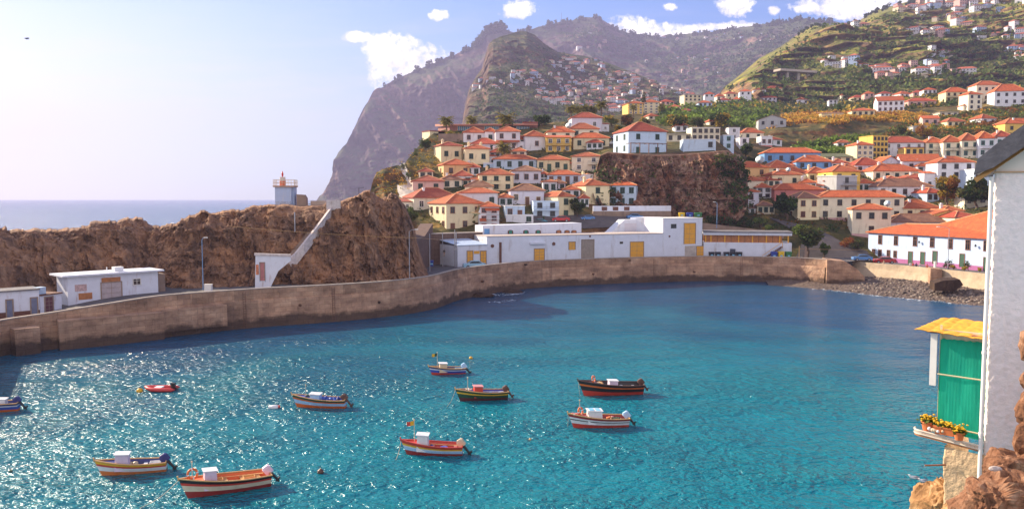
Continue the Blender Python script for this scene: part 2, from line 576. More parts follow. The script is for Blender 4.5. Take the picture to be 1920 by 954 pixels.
# terraced mountain on the right
crest = [(1335, 196), (1346, 182), (1356, 165), (1380, 146), (1400, 130), (1420, 112), (1440, 101), (1460, 90), (1480, 76), (1500, 62), (1516, 52), (1530, 47), (1548, 55), (1562, 56), (1575, 48), (1590, 48), (1606, 42), (1625, 30), (1644, 20), (1698, 5),
         (1740, 0), (1790, -12), (1850, -25), (1920, -45), (2050, -70), (2200, -90)]
cols = []
for x, y in crest:
    Yc = np.interp(x, [1335, 1400, 1530, 1700, 1920, 2200], [860, 1050, 1500, 1750, 1700, 1600])
    Ym = np.interp(x, [1335, 1530, 1700, 1920, 2200], [760, 950, 1050, 1050, 1000])
    cols.append((x, [(246, 640), (228, 690), (190 if y < 150 else y + 20, 720 if y < 150 else 780), (min(150, y + 12), Ym), (y, Yc)]))
vale = Land(cols, 1335, 2200, 1.5, 260, back=((80, -20), (600, -300)))
P = vale.V
t = np.linspace(0, 1, 260)[:, None]
edge = np.clip((1 - t) * 8, 0.12, 1) * np.clip((vale.px[None] - 1335) / 40, 0.1, 1)
gully = fbm(np.stack([P[..., 0] / 150 - P[..., 1] / 420, P[..., 1] / 360, P[..., 2] / 420], -1), 5, 33, 0.5, ridged=True)
ter = P[..., 2] / 11.0 + fbm(P / 70, 3, 14) * 1.5
saw = ter - np.floor(ter)
terrace = np.where(saw < 0.78, saw / 0.78, (1 - saw) / 0.22) - 0.5
vale.V[..., 1] += (gully * -85 + fbm(P / 28, 4, 18) * 9 + terrace * 13) * edge
vale.V[..., 2] += fbm(P / 18, 4, 19) * 1.6 * edge
tag(vale.finish('terraced_mountain', M_VALE), kind='structure')

# ---------------------------------------------------------------- the town hill
tcols = [
    (690, [(420, 233), (400, 236), (385, 238)]),
    (696, [(420, 233), (400, 236), (355, 246)]),
    (700, [(420, 233), (400, 236), (336, 249)]),
    (706, [(420, 233), (395, 237), (324, 251)]),
    (722, [(430, 225), (395, 232), (316, 253)]),
    (745, [(440, 214), (400, 226), (350, 245), (310, 262)]),
    (758, [(460, 203), (440, 208), (400, 220), (350, 244), (309, 263)]),
    (766, [(470, 200), (440, 208), (400, 220), (350, 244), (297, 268)]),
    (776, [(480, 197), (440, 208), (400, 221), (350, 244), (284, 276)]),
    (792, [(490, 195), (440, 208), (400, 222), (350, 244), (300, 268), (267, 288)]),
    (812, [(495, 195), (438, 208), (400, 222), (370, 233), (335, 250), (300, 268), (251, 300)]),
    (830, [(498, 196), (438, 208), (400, 222), (370, 233), (335, 250), (303, 268), (250, 303), (244, 308)]),
    (860, [(500, 200), (440, 210), (400, 221), (370, 233), (335, 250), (305, 268), (280, 283), (250, 302), (238, 318)]),
    (960, [(498, 204), (436, 212), (405, 220), (375, 232), (345, 246), (318, 262), (290, 280), (262, 298), (238, 325)]),
    (1060, [(495, 210), (434, 217), (410, 223), (375, 233), (345, 247), (320, 262), (285, 283), (255, 302), (228, 335)]),
    (1125, [(495, 214), (425, 220), (408, 226), (385, 236), (350, 247), (320, 260), (290, 274), (270, 292), (245, 322), (220, 380)]),
    (1180, [(495, 220), (425, 223), (405, 229), (392, 240), (350, 247), (300, 252), (289, 255), (270, 285), (245, 330), (214, 430)]),
    (1260, [(493, 222), (425, 226), (412, 230), (400, 240), (340, 248), (300, 252), (288, 255), (270, 290), (245, 340), (220, 430), (202, 530)]),
    (1340, [(492, 222), (440, 226), (415, 232), (402, 240), (345, 248), (300, 252), (284, 256), (265, 290), (240, 350), (215, 460), (193, 610)]),
    (1390, [(490, 218), (440, 226), (405, 240), (375, 254), (345, 268), (315, 290), (285, 320), (265, 360), (240, 420), (215, 520), (190, 640)]),
    (1450, [(488, 216), (440, 226), (405, 240), (375, 256), (345, 274), (315, 296), (300, 320), (280, 352), (245, 385), (228, 430), (215, 520), (192, 690)]),
    (1550, [(488, 214), (440, 224), (415, 236), (385, 250), (355, 268), (325, 290), (300, 320), (285, 350), (278, 372), (228, 395), (212, 450), (196, 680)]),
    (1650, [(492, 213), (445, 224), (415, 238), (385, 252), (355, 269), (325, 292), (300, 318), (275, 357), (250, 388), (222, 425), (208, 480), (188, 620)]),
    (1750, [(499, 203), (440, 217), (415, 233), (385, 249), (355, 268), (325, 292), (295, 325), (260, 367), (235, 402), (210, 450), (195, 500), (176, 560)]),
    (1860, [(508, 186), (440, 208), (400, 227), (370, 246), (340, 270), (310, 298), (290, 320), (262, 354), (235, 387), (205, 432), (185, 472), (166, 510)]),
    (2000, [(520, 170), (440, 203), (400, 225), (370, 246), (340, 270), (310, 298), (290, 320), (262, 354), (235, 387), (205, 432), (180, 472), (160, 500)]),
    (2200, [(530, 160), (440, 200), (400, 225), (370, 246), (340, 270), (310, 298), (290, 320), (262, 354), (235, 387), (205, 432), (175, 472), (150, 500)]),
]
# finer resampling of every column keeps kinks of neighbouring columns apart
town = Land(tcols, 690, 2200, 3.0, 200, back=((25, -6), (160, -60)))
P = town.V.copy()
t = np.linspace(0, 1, 200)[:, None]
edge = np.clip(np.minimum((1 - t) * 9, t * 9), 0.05, 1)
soft = np.clip((P[..., 1] - 290) / 90, 0.0, 1.0) + np.clip((785 - town.px[None]) / 30, 0, 1)
town.V[..., 2] += (fbm(P / 14, 4, 41) * 0.35 + fbm(P / 20, 5, 44) * 1.8 * np.clip(soft, 0, 1.2)) * edge
town.V[..., 1] += fbm(P / np.array([11, 11, 18]), 5, 47, 0.55, ridged=True) * -3.2 * np.clip(soft, 0, 1.0) * edge
tag(town.finish('town_hillside', M_TOWN), kind='structure')

# the bare crag in the middle of the town: its own broken face in front of the slope
ccols = []
for x, yb, yt in [(1112, 352, 336), (1126, 385, 292), (1140, 396, 286), (1170, 400, 288), (1200, 402, 290), (1230, 404, 292), (1260, 408, 292), (1300, 412, 289), (1340, 412, 285), (1365, 410, 284), (1380, 402, 292), (1392, 392, 306), (1402, 372, 340)]:
    ccols.append((x, [(yb + 14, 234), (yb, 237), (yb - (yb - yt) * 0.45, 242), (yt, 247)]))
crag = Land(ccols, 1112, 1402, 1.0, 130, back=((4, 0.4), (9, -0.6)))
P = crag.V
t = np.linspace(0, 1, 130)[:, None]
edge = np.clip(np.minimum((1 - t) * 10, t * 20 + 0.1), 0.1, 1) * np.clip(np.minimum(crag.px[None] - 1112, 1402 - crag.px[None]) / 12, 0.1, 1)
crag.V[..., 1] += (fbm(P / np.array([6, 6, 12]), 6, 51, 0.6, ridged=True) * -4.0 + fbm(P / np.array([1.8, 1.8, 3.4]), 5, 55, .6, ridged=True) * -0.6 + blocks(P, 1.6, 3.4, 56) * .7 + fbm(P / 17, 3, 59) * 4.5 + blocks(P, 4.5, 8.5, 58) * 1.5 + blocks(P, .7, 1.3, 60) * .25) * edge
crag.V[..., 2] += fbm(P / 3.0, 4, 57) * 0.5 * edge
tag(crag.finish('town_crag', M_CRAG, False), kind='structure')

# ---------------------------------------------------------------- rock ridge of the mole
top = [(-160, 436), (-60, 430), (0, 433), (35, 434), (50, 428), (80, 430), (120, 433), (140, 437), (165, 428), (180, 417), (210, 414), (222, 420), (245, 413), (268, 418), (280, 428), (305, 427), (335, 420), (360, 410), (385, 405), (410, 406), (440, 404),
       (462, 399), (475, 391), (500, 389), (520, 386), (545, 387), (565, 389), (600, 388), (622, 382), (640, 374), (660, 368), (680, 364), (697, 363), (708, 372), (720, 378), (735, 370), (748, 372), (760, 388), (770, 405), (780, 440), (788, 470), (796, 500), (806, 520)]
mcols = []
for x, y in top:
    base = np.interp(x, [-160, 0, 100, 300, 345, 490, 690, 800], [620, 600, 585, 555, 551, 541, 532, 522])
    Yb = np.interp(x, [-160, 0, 100, 300, 345, 490, 690, 800], [112, 123, 131, 143, 141, 146, 152, 160])
    mcols.append((x, [(base + 14, Yb - 1.0), (base - (base - y) * 0.12, Yb + 1.5), (base - (base - y) * 0.55, Yb + 5), (y + (base - y) * 0.12, Yb + 9), (y, Yb + 13)]))
mole = Land(mcols, -160, 806, 1.25, 150, back=((5, 0.3), (12, -3), (26, -12), (40, -30)))
P = mole.V.copy()
t = np.linspace(0, 1, 150)[:, None]
edge = np.clip(t * 9 - 0.1, 0.02, 1) * np.clip((812 - mole.px[None]) / 30, 0.1, 1)
flat = 1 - 0.8 * np.exp(-((mole.px[None] - 575) / 60) ** 2) * np.clip(t * 4 - 3, 0, 1)
mole.V[..., 1] += (fbm(P / np.array([5.5, 5.5, 12]), 6, 61, 0.6, ridged=True) * -3.0 + fbm(P / np.array([1.6, 1.6, 4.5]), 5, 65, .55, ridged=True) * -0.7 + blocks(P, 1.5, 2.6, 66) * .62 + blocks(P, 3.6, 6.5, 68) * .8 + blocks(P, .6, 1.0, 70) * .22) * edge * flat
lump = fbm(P / 4.2, 4, 67)
mole.V[..., 2] += (lump * 1.3 * np.clip(t * 3 - 1.6, 0, 1) + fbm(P / 1.3, 4, 69, .6, ridged=True) * 0.5) * edge * flat
tag(mole.finish('mole_rock_ridge', M_MOLE, False), kind='structure')

# ---------------------------------------------------------------- sea


def sea_material():
    m = bpy.data.materials.new('sea_water'); m.use_nodes = True
    t = N(m.node_tree); b = m.node_tree.nodes['Principled BSDF']
    g = t.new('ShaderNodeNewGeometry'); P = g.outputs['Position']
    sp = t.new('ShaderNodeSeparateXYZ'); t.link(P, sp.inputs[0])
    # sandy shallow bed in the bay, darker and bluer towards the quay, deep water outside
    f = t.math('MULTIPLY', t.math('SUBTRACT', t.noise(P, 0.022, 5, 0.6, 0.8), 0.5), 2.6)
    far = t.math('MULTIPLY', t.math('SUBTRACT', sp.outputs[1], 96), 0.014)
    lx = t.math('MULTIPLY', t.math('SUBTRACT', -8.0, sp.outputs[0]), 0.012)
    far = t.math('ADD', far, t.math('MAXIMUM', lx, -0.25))
    far = t.math('ADD', far, t.math('MULTIPLY', t.math('SUBTRACT', sp.outputs[0], 16.0), 0.016, clamp=True))
    f = t.math('ADD', t.math('ADD', far, f), 0.2)
    shallow = t.mix(t.noise(P, 0.12, 4, 0.6), (0.000, 0.125, 0.185, 1), (0.002, 0.22, 0.275, 1))
    deep = t.mix(t.noise(P, 0.05, 4, 0.6), (0.002, 0.05, 0.12, 1), (0.003, 0.09, 0.19, 1))
    cc = t.mix(t.math('MULTIPLY', f, 0.95, clamp=True), shallow, deep)
    t.link(cc, b.inputs['Base Color'])
    b.inputs['Roughness'].default_value = 0.19
    b.inputs['IOR'].default_value = 1.33
    h1 = t.noise(t.mapping(P, (1.0, 1.35, 1), (0, 0, R(25))), 1.15, 3, 0.5, 0.5)
    h2 = t.noise(t.mapping(P, (1.0, 1.6, 1), (0, 0, R(-15))), 0.16, 3, 0.5)
    h3 = t.noise(t.mapping(P, (1.0, 1.5, 1), (0, 0, R(40))), 3.4, 2, 0.5)
    h = t.math('ADD', t.math('ADD', t.math('MULTIPLY', h1, 0.95), t.math('MULTIPLY', h3, .24)), t.math('MULTIPLY', h2, 1.5))
    lee = t.math('SUBTRACT', 1.12, t.math('MULTIPLY', t.math('SUBTRACT', sp.outputs[1], 70), 0.0068, clamp=True))
    lee = t.math('MAXIMUM', lee, t.math('MULTIPLY', t.math('SUBTRACT', sp.outputs[1], 225), 0.02, clamp=True))
    east = t.math('SUBTRACT', 1.0, t.math('MULTIPLY', t.math('ADD', sp.outputs[0], 22), 0.016, clamp=True))
    lee = t.math('MULTIPLY', lee, t.math('ADD', 0.66, t.math('MULTIPLY', east, 0.34)))
    slick = t.ramp(t.noise(t.mapping(P, (1, 2.2, 1), (0, 0, R(12))), 0.035, 4, 0.6), [(0.38, (0.5, 0.5, 0.5)), (0.6, (1.08, 1.08, 1.08))])
    h = t.math('MULTIPLY', h, t.math('MULTIPLY', lee, slick))
    bn = t.new('ShaderNodeBump'); bn.inputs['Strength'].default_value = 1.0; bn.inputs['Distance'].default_value = 0.78
    t.link(h, bn.inputs['Height']); t.link(bn.outputs[0], b.inputs['Normal'])
    return m


M_SEA = sea_material()
me = MB()
ys = [-30, 0, 40, 80, 160, 320, 700, 1500, 4000, 8000]
vs = [(x, y, 0) for y in ys for x in (-8900, -3000, -800, -200, 0, 200, 800, 3000, 8900)]
fs = [(r * 9 + c, r * 9 + c + 1, r * 9 + c + 10, r * 9 + c + 9) for r in range(len(ys) - 1) for c in range(8)]
me.add(vs, fs)
tag(me.build('sea', M_SEA), kind='structure')

# ---------------------------------------------------------------- haze
hz = bpy.data.materials.new('haze_air'); hz.use_nodes = True
hz.node_tree.nodes.clear()
t = N(hz.node_tree)
pv = t.new('ShaderNodeVolumePrincipled'); ho = t.new('ShaderNodeOutputMaterial')
pv.inputs['Color'].default_value = (0.62, 0.60, 0.98, 1)
pv.inputs['Density'].default_value = 0.000135
pv.inputs['Anisotropy'].default_value = 0.2
t.link(pv.outputs[0], ho.inputs['Volume'])
hb = MB().box((-9000, -40, -70), (9000, 8060, 840))
tag(hb.build('haze', hz), kind='stuff')
# ---------------------------------------------------------------- quay wall, road, beach
CONC = material('old_concrete', (0.27, 0.19, 0.145), 0.9, 0.28, 0.35, bump=0.8, bscale=3.0, stain=((0.09, 0.06, 0.045), 0.5, 0.7), coords='World')
CONC_TOP = material('concrete_coping', (0.40, 0.33, 0.28), 0.9, 0.2, 0.8, bump=0.4, bscale=4.0, coords='World')
ROAD = material('quay_asphalt', (0.10, 0.092, 0.095), 0.9, 0.2, 0.5, coords='World')
PEB = material('beach_pebbles', (0.12, 0.085, 0.066), 0.85, 0.6, 1.6, bump=1.5, bscale=2.2, coords='World')


def wall_concrete(k=1.0, name='harbour_concrete'):
    m = bpy.data.materials.new(name); m.use_nodes = True
    t = N(m.node_tree); b = m.node_tree.nodes['Principled BSDF']
    g = t.new('ShaderNodeNewGeometry'); P = g.outputs['Position']
    sp = t.new('ShaderNodeSeparateXYZ'); t.link(P, sp.inputs[0])
    c = t.ramp(t.noise(t.mapping(P, (0.28, 0.28, 0.5)), 1.0, 8, 0.65), [(0.3, (0.22 * k, 0.125 * k, 0.08 * k)), (0.5, (0.42 * k, 0.25 * k, 0.16 * k)), (0.72, (0.60 * k, 0.39 * k, 0.26 * k))])
    streak = t.math('MULTIPLY', t.math('SUBTRACT', t.noise(t.mapping(P, (0.8, 0.8, 0.1)), 1.0, 6, 0.7), 0.52), 3.5, clamp=True)
    c = t.mix(t.math('MULTIPLY', streak, 0.6), c, (0.14, 0.088, 0.062, 1))
    wet = t.math('ADD', sp.outputs[2], t.math('MULTIPLY', t.noise(P, 0.4, 5, 0.6), -2.6))
    wet = t.math('MULTIPLY', t.math('SUBTRACT', 0.55, wet), 1.6, clamp=True)     # algae and tide line
    c = t.mix(t.math('MULTIPLY', wet, 0.85), c, (0.05, 0.028, 0.018, 1))
    cv = t.new('ShaderNodeCombineXYZ')
    t.link(t.math('ADD', t.math('MULTIPLY', sp.outputs[0], 0.9), t.math('MULTIPLY', sp.outputs[1], 0.45)), cv.inputs[0]); t.link(sp.outputs[2], cv.inputs[1])
    br = t.new('ShaderNodeTexBrick'); t.link(cv.outputs[0], br.inputs['Vector'])
    br.inputs['Scale'].default_value = 0.8; br.inputs['Mortar Size'].default_value = 0.022; br.inputs['Brick Width'].default_value = 1.5; br.inputs['Row Height'].default_value = 0.62
    br.inputs['Color1'].default_value = (0.78, 0.78, 0.78, 1); br.inputs['Color2'].default_value = (1.12, 1.1, 1.06, 1); br.inputs['Mortar'].default_value = (0.5, 0.46, 0.42, 1)
    c = t.mix(0.7, c, t.mix(1.0, c, br.outputs[0], 'MULTIPLY'))
    t.link(c, b.inputs['Base Color']); b.inputs['Roughness'].default_value = 0.88
    bn = t.new('ShaderNodeBump'); bn.inputs['Strength'].default_value = 1.0; bn.inputs['Distance'].default_value = 0.3
    t.link(t.noise(P, 1.6, 8, 0.7), bn.inputs['Height']); t.link(bn.outputs[0], b.inputs['Normal'])
    return m


M_HARB = wall_concrete()
M_HARB2 = wall_concrete(0.8, 'harbour_concrete_dark')
M_HARB3 = wall_concrete(1.12, 'harbour_concrete_pale')


def smooth_line(pts, n):
    pts = [Vector(p) for p in pts]
    out = []
    for i in range(len(pts) - 1):
        p0, p1, p2, p3 = pts[max(i - 1, 0)], pts[i], pts[i + 1], pts[min(i + 2, len(pts) - 1)]
        for k in range(n):
            u = k / n
            out.append(0.5 * ((2 * p1) + (p2 - p0) * u + (2 * p0 - 5 * p1 + 4 * p2 - p3) * u * u + (3 * p1 - p0 - 3 * p2 + p3) * u ** 3))
    out.append(pts[-1])
    return out


def sweep(name, line, prof, mat, noise=0.0, parent=None, dz=None, panel=None):
    """sweeps profile [(out, z)] along a ground line; out is measured towards the water"""
    V = np.zeros((len(prof), len(line), 3))
    for i, p in enumerate(line):
        d = (line[min(i + 1, len(line) - 1)] - line[max(i - 1, 0)]).normalized()
        nrm = Vector((d.y, -d.x, 0))
        for k, (o, z) in enumerate(prof):
            V[k, i] = (p.x + nrm.x * o, p.y + nrm.y * o, z + (dz[i] * min(1, max(0, z / 4)) if dz else 0))
    if noise:
        V[..., 1] += fbm(V / 1.4, 4, 71) * noise
        V[..., 0] += fbm(V / 1.4, 4, 73) * noise
    me = grid_mesh(name, V, mat, smooth=False, flip=False)
    if panel:        # concrete poured bay by bay, each pour a little different
        nr, nc = len(prof) - 1, len(line) - 1
        idx = np.array([[panel(k, i) for i in range(nc)] for k in range(nr)])
        me.polygons.foreach_set('material_index', idx.reshape(-1).astype(np.int32))
    return obj(name, me, parent)


ZT = 6.3
tops = [(-230, 652), (-120, 625), (0, 600), (100, 585), (200, 569), (300, 554), (400, 546), (490, 540), (590, 535), (690, 529), (760, 523), (810, 516), (850, 506), (880, 501), (940, 494), (1000, 489), (1100, 485), (1200, 482), (1320, 480), (1420, 481), (1500, 483), (1550, 486)]
ZTOP = lambda px: float(np.interp(px, [-230, 0, 100, 200, 300], [4.5, 4.7, 5.1, 5.75, ZT]))
quay_line = smooth_line([ground(x, y, ZTOP(x)) for x, y in tops], 12)
QDZ = [p.z - ZT for p in quay_line]
quay_line = [Vector((p.x, p.y, 0)) for p in quay_line]
zz = lambda a, b, k: [a + (b - a) * i / k for i in range(k)]
prof = [(0.9, -3), (0.85, -0.5)] + [(0.8 - 0.25 * i / 8, z) for i, z in enumerate(zz(0, 4.3, 8))] + [(0.5, 4.35), (0.18, 4.42), (0.16, 5.2), (0.15, ZT - 0.02), (-0.3, ZT), (-0.32, 5.0)]
qw = thing('harbour_wall', 'long brown concrete harbour wall curving round the bay, stained dark at the waterline', 'harbour wall', quay_line[0])
_pr = np.random.RandomState(3); _pan = _pr.randint(0, 3, (3, 400)); _sh = _pr.randint(0, 9, 3)
def _bay(k, i):
    band = 0 if k < 5 else (1 if k < 11 else 2)
    return int(_pan[band, (i + _sh[band]) // (7, 9, 5)[band]])
sw = sweep('wall_face', [p - quay_line[0] for p in quay_line], prof, [M_HARB, M_HARB2, M_HARB3], 0.12, qw, QDZ, _bay)
cop = sweep('coping', [p - quay_line[0] for p in quay_line], [(0.2, ZT - 0.1), (0.22, ZT + 0.06), (-0.36, ZT + 0.06), (-0.36, ZT - 0.1)], CONC_TOP, 0.0, qw, QDZ)
# quay road behind the wall
road = []
rp = [(-0.33, 5.2), (-3, 5.22), (-6, 5.24), (-10, 5.25), (-22, 5.27)]
tag(sweep('quay_road', quay_line, rp, ROAD, dz=QDZ), kind='structure')

# footing blocks that stand proud of the wall at the left
def on_line(px, z=None, out=0.0):
    z = ZTOP(px)
    return ground(px, np.interp(px, [a for a, b in tops], [b for a, b in tops]), z)


def block_along(name, label, cat, x0, x1, z0, z1, o0, o1, mat=None, lumpy=0.1, n=16):
    a, b = on_line(x0), on_line(x1)
    pts = [a.lerp(b, i / n) for i in range(n + 1)]
    pts = [Vector((p.x, p.y, 0)) for p in pts]
    # follow the curve
    for i in range(n + 1):
        q = on_line(x0 + (x1 - x0) * i / n); pts[i] = Vector((q.x, q.y, 0))
    prof = [(o0, z0), (o1, z0), (o1 - 0.05, z0 + (z1 - z0) * .5), (o1 - 0.12, z1 - 0.06), (o1 - 0.2, z1), (o0, z1 + 0.01)]
    base = pts[0]
    V = np.zeros((len(prof), n + 1, 3))
    for i, p in enumerate(pts):
        d = (pts[min(i + 1, n)] - pts[max(i - 1, 0)]).normalized(); nr = Vector((d.y, -d.x, 0))
        for k, (o, z) in enumerate(prof): V[k, i] = (p.x - base.x + nr.x * o, p.y - base.y + nr.y * o, z)
    V += (fbm(V / 1.1 + 5, 3, 77) * lumpy)[..., None] * np.array([1, 1, 0.3])
    mb = MB()
    nr_, nc_ = V.shape[:2]
    mb.add([tuple(q) for q in V.reshape(-1, 3)], [(r * nc_ + c, r * nc_ + c + 1, (r + 1) * nc_ + c + 1, (r + 1) * nc_ + c) for r in range(nr_ - 1) for c in range(nc_ - 1)]
           + [tuple(r * nc_ for r in range(nr_))[::-1], tuple(r * nc_ + nc_ - 1 for r in range(nr_))])
    return tag(mb.build(name, mat or M_HARB, None, base), label, cat)


block_along('footing_block', 'wide stained concrete footing standing in the water below the long hut', 'footing', 105, 296, -2, 4.1, 0.4, 2.3)
block_along('footing_block', 'low narrow concrete footing at the corner by the pier end', 'footing', 16, 62, -2, 3.6, 0.4, 2.6)
block_along('footing_block', 'rough concrete footing with broken base right of the taller wide footing', 'footing', 298, 420, 0.9, 4.2, 0.4, 1.7, lumpy=0.25)
ROCKW = rock_material('shore_rock', (0.02, 0.012, 0.009), (0.055, 0.032, 0.022), (0.13, 0.08, 0.05), 0.8, 0.8)


def boulder(name, label, cat, c, r, squash=(1, 1, 0.6), seed=0, mat=None, group=None, sub=3):
    import bmesh
    bm = bmesh.new()
    bmesh.ops.create_icosphere(bm, subdivisions=sub, radius=1.0)
    co = np.array([v.co[:] for v in bm.verts])
    k = 1 + 0.35 * fbm(co * 1.3 + seed * 3.1, 4, seed) + 0.12 * fbm(co * 5 + seed, 3, seed + 5)
    co = co * k[:, None] * np.array(squash) * r
    for v, q in zip(bm.verts, co): v.co = q
    me = bpy.data.meshes.new(name); bm.to_mesh(me); bm.free()
    me.materials.append(mat or ROCKW)
    o = obj(name, me, None, c)
    return tag(o, label, cat, group)


for k, (x, y, r, lab) in enumerate([(330, 606, 2.2, 'wet dark boulder just right of the footing with white stains'), (372, 602, 2.8, 'largest wet dark boulder under the broken wall base'), (404, 598, 2.0, 'wet dark boulder at the end of the broken wall base'),
                               (60, 652, 1.4, 'low weedy rock awash beside the corner footing'), (90, 650, 1.2, 'small weedy rock awash left of the wide footing')]):
    boulder('boulder', lab, 'boulder', ground(x, y, 0.2), r, (1.3, 0.7, 0.75), k + 3)
for k, (x, y, r, lab) in enumerate([(905, 556, 1.6, 'dark rock washed by foam below the bend of the harbour wall'), (960, 548, 1.5, 'dark rock close under the harbour wall right of the foam'), (1255, 527, 1.7, 'low dark rock under the harbour wall below the tall yellow door')]):
    boulder('boulder', lab, 'boulder', ground(x, y, 0.05), r, (1.5, 0.8, 0.5), k + 13)

# foam where the swell meets the wall
FOAM = bpy.data.materials.new('sea_foam'); FOAM.use_nodes = True
t = N(FOAM.node_tree); b = FOAM.node_tree.nodes['Principled BSDF']
g = t.new('ShaderNodeNewGeometry')
b.inputs['Base Color'].default_value = (0.75, 0.82, 0.88, 1); b.inputs['Roughness'].default_value = 0.9
fn = t.math('MULTIPLY', t.math('SUBTRACT', t.noise(t.mapping(g.outputs['Position'], (0.5, 0.9, 1)), 1.2, 8, 0.75, 1.2), 0.53), 14.0, clamp=True)
t.link(fn, b.inputs['Alpha'])


def foam_strip(pts, w0, w1, name='foam'):
    pts = smooth_line([Vector(p) for p in pts], 8)
    V = np.zeros((4, len(pts), 3))
    for i, p in enumerate(pts):
        d = (pts[min(i + 1, len(pts) - 1)] - pts[max(i - 1, 0)]).normalized(); nr = Vector((d.y, -d.x, 0))
        for k, o in enumerate((w0, w0 * .3 + w1 * .3, w0 * .1 + w1 * .7, w1)): V[k, i] = (p.x + nr.x * o, p.y + nr.y * o, 0.045 + 0.06 * math.sin(i * 1.3 + k))
    tag(obj(name, grid_mesh(name, V, FOAM)), kind='stuff')


foam_strip([ground(905, 552), ground(940, 551), ground(975, 546)], -0.8, 3.2)
foam_strip([ground(915, 566), ground(940, 565), ground(960, 562)], -0.5, 1.6)
foam_strip([ground(400, 620), ground(430, 617), ground(470, 612)], -0.3, 0.8)

# ---- beach and the right-hand sea wall
ZR = 5.0
rt = [(1600, 490), (1650, 494), (1700, 498), (1750, 503), (1800, 508), (1855, 514), (1960, 527), (2080, 545)]
rline = smooth_line([ground(x, y, ZR) for x, y in rt], 10)
rline = [Vector((p.x, p.y, 0)) for p in rline]
rw = thing('sea_wall', 'sloping pale beige sea wall with parapet above the pebble beach', 'sea wall', rline[0])
rel = [p - rline[0] for p in rline]
WARMC = material('beige_concrete', (0.46, 0.36, 0.25), 0.9, 0.22, 0.5, bump=0.5, bscale=3, stain=((0.2, 0.14, 0.09), 0.6, 0.6), coords='World')
sweep('wall_face', rel, [(1.6, 0.5), (1.1, 1.6), (0.55, 3.2), (0.5, 3.4), (0.25, 3.45), (0.22, 4.2), (0.2, ZR - 0.08), (0.2, ZR), (-0.35, ZR + 0.01), (-0.36, 4.0)], WARMC, 0.08, rw)
tag(sweep('promenade', rline, [(-0.37, 4.15), (-4, 4.17), (-9, 4.2), (-16, 4.24), (-30, 4.28)], ROAD), kind='structure')

# beach: from the wall foot to below the water
foot = [p.copy() for p in rline]
shore = [ground(1440, 534), ground(1500, 539), ground(1545, 543), ground(1600, 549), ground(1660, 556), ground(1740, 563), ground(1800, 569), ground(1850, 574), ground(1960, 588), ground(2080, 606)]
shore = smooth_line(shore, 9)
inner = [ground(1440, 522, 0.6), ground(1500, 524, 1.0)]
inner = [Vector((p.x, p.y + 4, 0)) for p in inner] + [Vector((p.x, p.y, 0)) for p in (rline[0], rline[8], rline[18], rline[28], rline[38], rline[48], rline[58], rline[-1])]
inner = smooth_line(inner, 9)
m_ = min(len(shore), len(inner))
V = np.zeros((44, m_, 3))
for i in range(m_):
    a, bq = shore[i], inner[i]
    for k in range(44):
        u = (k - 6) / 37
        p = a.lerp(bq, u) if u >= 0 else a + (a - bq) * (-u)
        V[k, i] = (p.x, p.y, u * (0.9 + 1.0 * min(1, max(0, (i - 8) / 20))) * 1.0 if u > 0 else u * 2.5)
def beach_refine(V, n):
    u = np.linspace(0, V.shape[1] - 1, n)
    i = np.clip(u.astype(int), 0, V.shape[1] - 2); f = (u - i)[None, :, None]
    return V[:, i] * (1 - f) + V[:, i + 1] * f
V = beach_refine(V, 420)
V[..., 2] += np.abs(fbm(V / 0.7, 3, 81)) * 0.32 + fbm(V / 4, 3, 83) * 0.2 - 0.05
tag(obj('pebble_beach', grid_mesh('pebble_beach', V, PEB, smooth=False)), kind='structure')
foam_strip([p + Vector((0, -0.4, 0.02)) for p in shore[14:60:4]], -0.8, 1.0, 'shore_foam')
foam_strip([p + Vector((0, -1.8, 0)) for p in shore[20:60:4]], -0.5, 0.6, 'shore_foam')
# loose stones on the beach, more than anyone would count
st = MB()
rs = np.random.RandomState(5)
for k in range(1500):
    i = rs.randint(130, 380); j = rs.randint(7, 40)
    p = V[j, i]; r = 0.12 + 0.25 * rs.rand() ** 2
    st.ball((p[0] + rs.rand(), p[1] + rs.rand(), p[2] + r * 0.3), r, rs.randint(3), 5, 4, (1.2, 1, 0.7))
tag(st.build('loose_stones', [material('stone_dark', (0.07, 0.055, 0.05), 0.8), material('stone_mid', (0.14, 0.10, 0.08), 0.8), material('stone_light', (0.26, 0.21, 0.17), 0.8)], None, smooth=True), kind='stuff')

# boat ramp: big sloping concrete wedge between quay and beach
def wedge(name, label, cat, pts_front, dy, mat):
    mb = MB(); n_ = len(pts_front)
    base = pts_front[0]
    f = [p - base for p in pts_front]; bk = [p + Vector((1.5, dy, 0)) for p in f]
    mb.add(f + bk, [tuple(range(n_)), tuple(range(n_, 2 * n_))[::-1]] + [(i, n_ + i, n_ + (i + 1) % n_, (i + 1) % n_) for i in range(n_)])
    return tag(mb.build(name, mat, None, base), label, cat)


wx = 192.5
wedge('boat_ramp_wall', 'tall grey concrete wedge sloping down to the right beside the quay end', 'ramp wall',
      [at(1549, 545, wx), at(1622, 540, wx), at(1621, 519, wx), at(1608, 505, wx), at(1585, 490, wx), at(1551, 487, wx)], 7, M_HARB)
wedge('ramp_apron', 'low concrete slab at the foot of the boat ramp wedge', 'slab', [at(1618, 531, 193), at(1672, 534, 193), at(1672, 530, 193), at(1619, 526, 193)], 6, CONC)
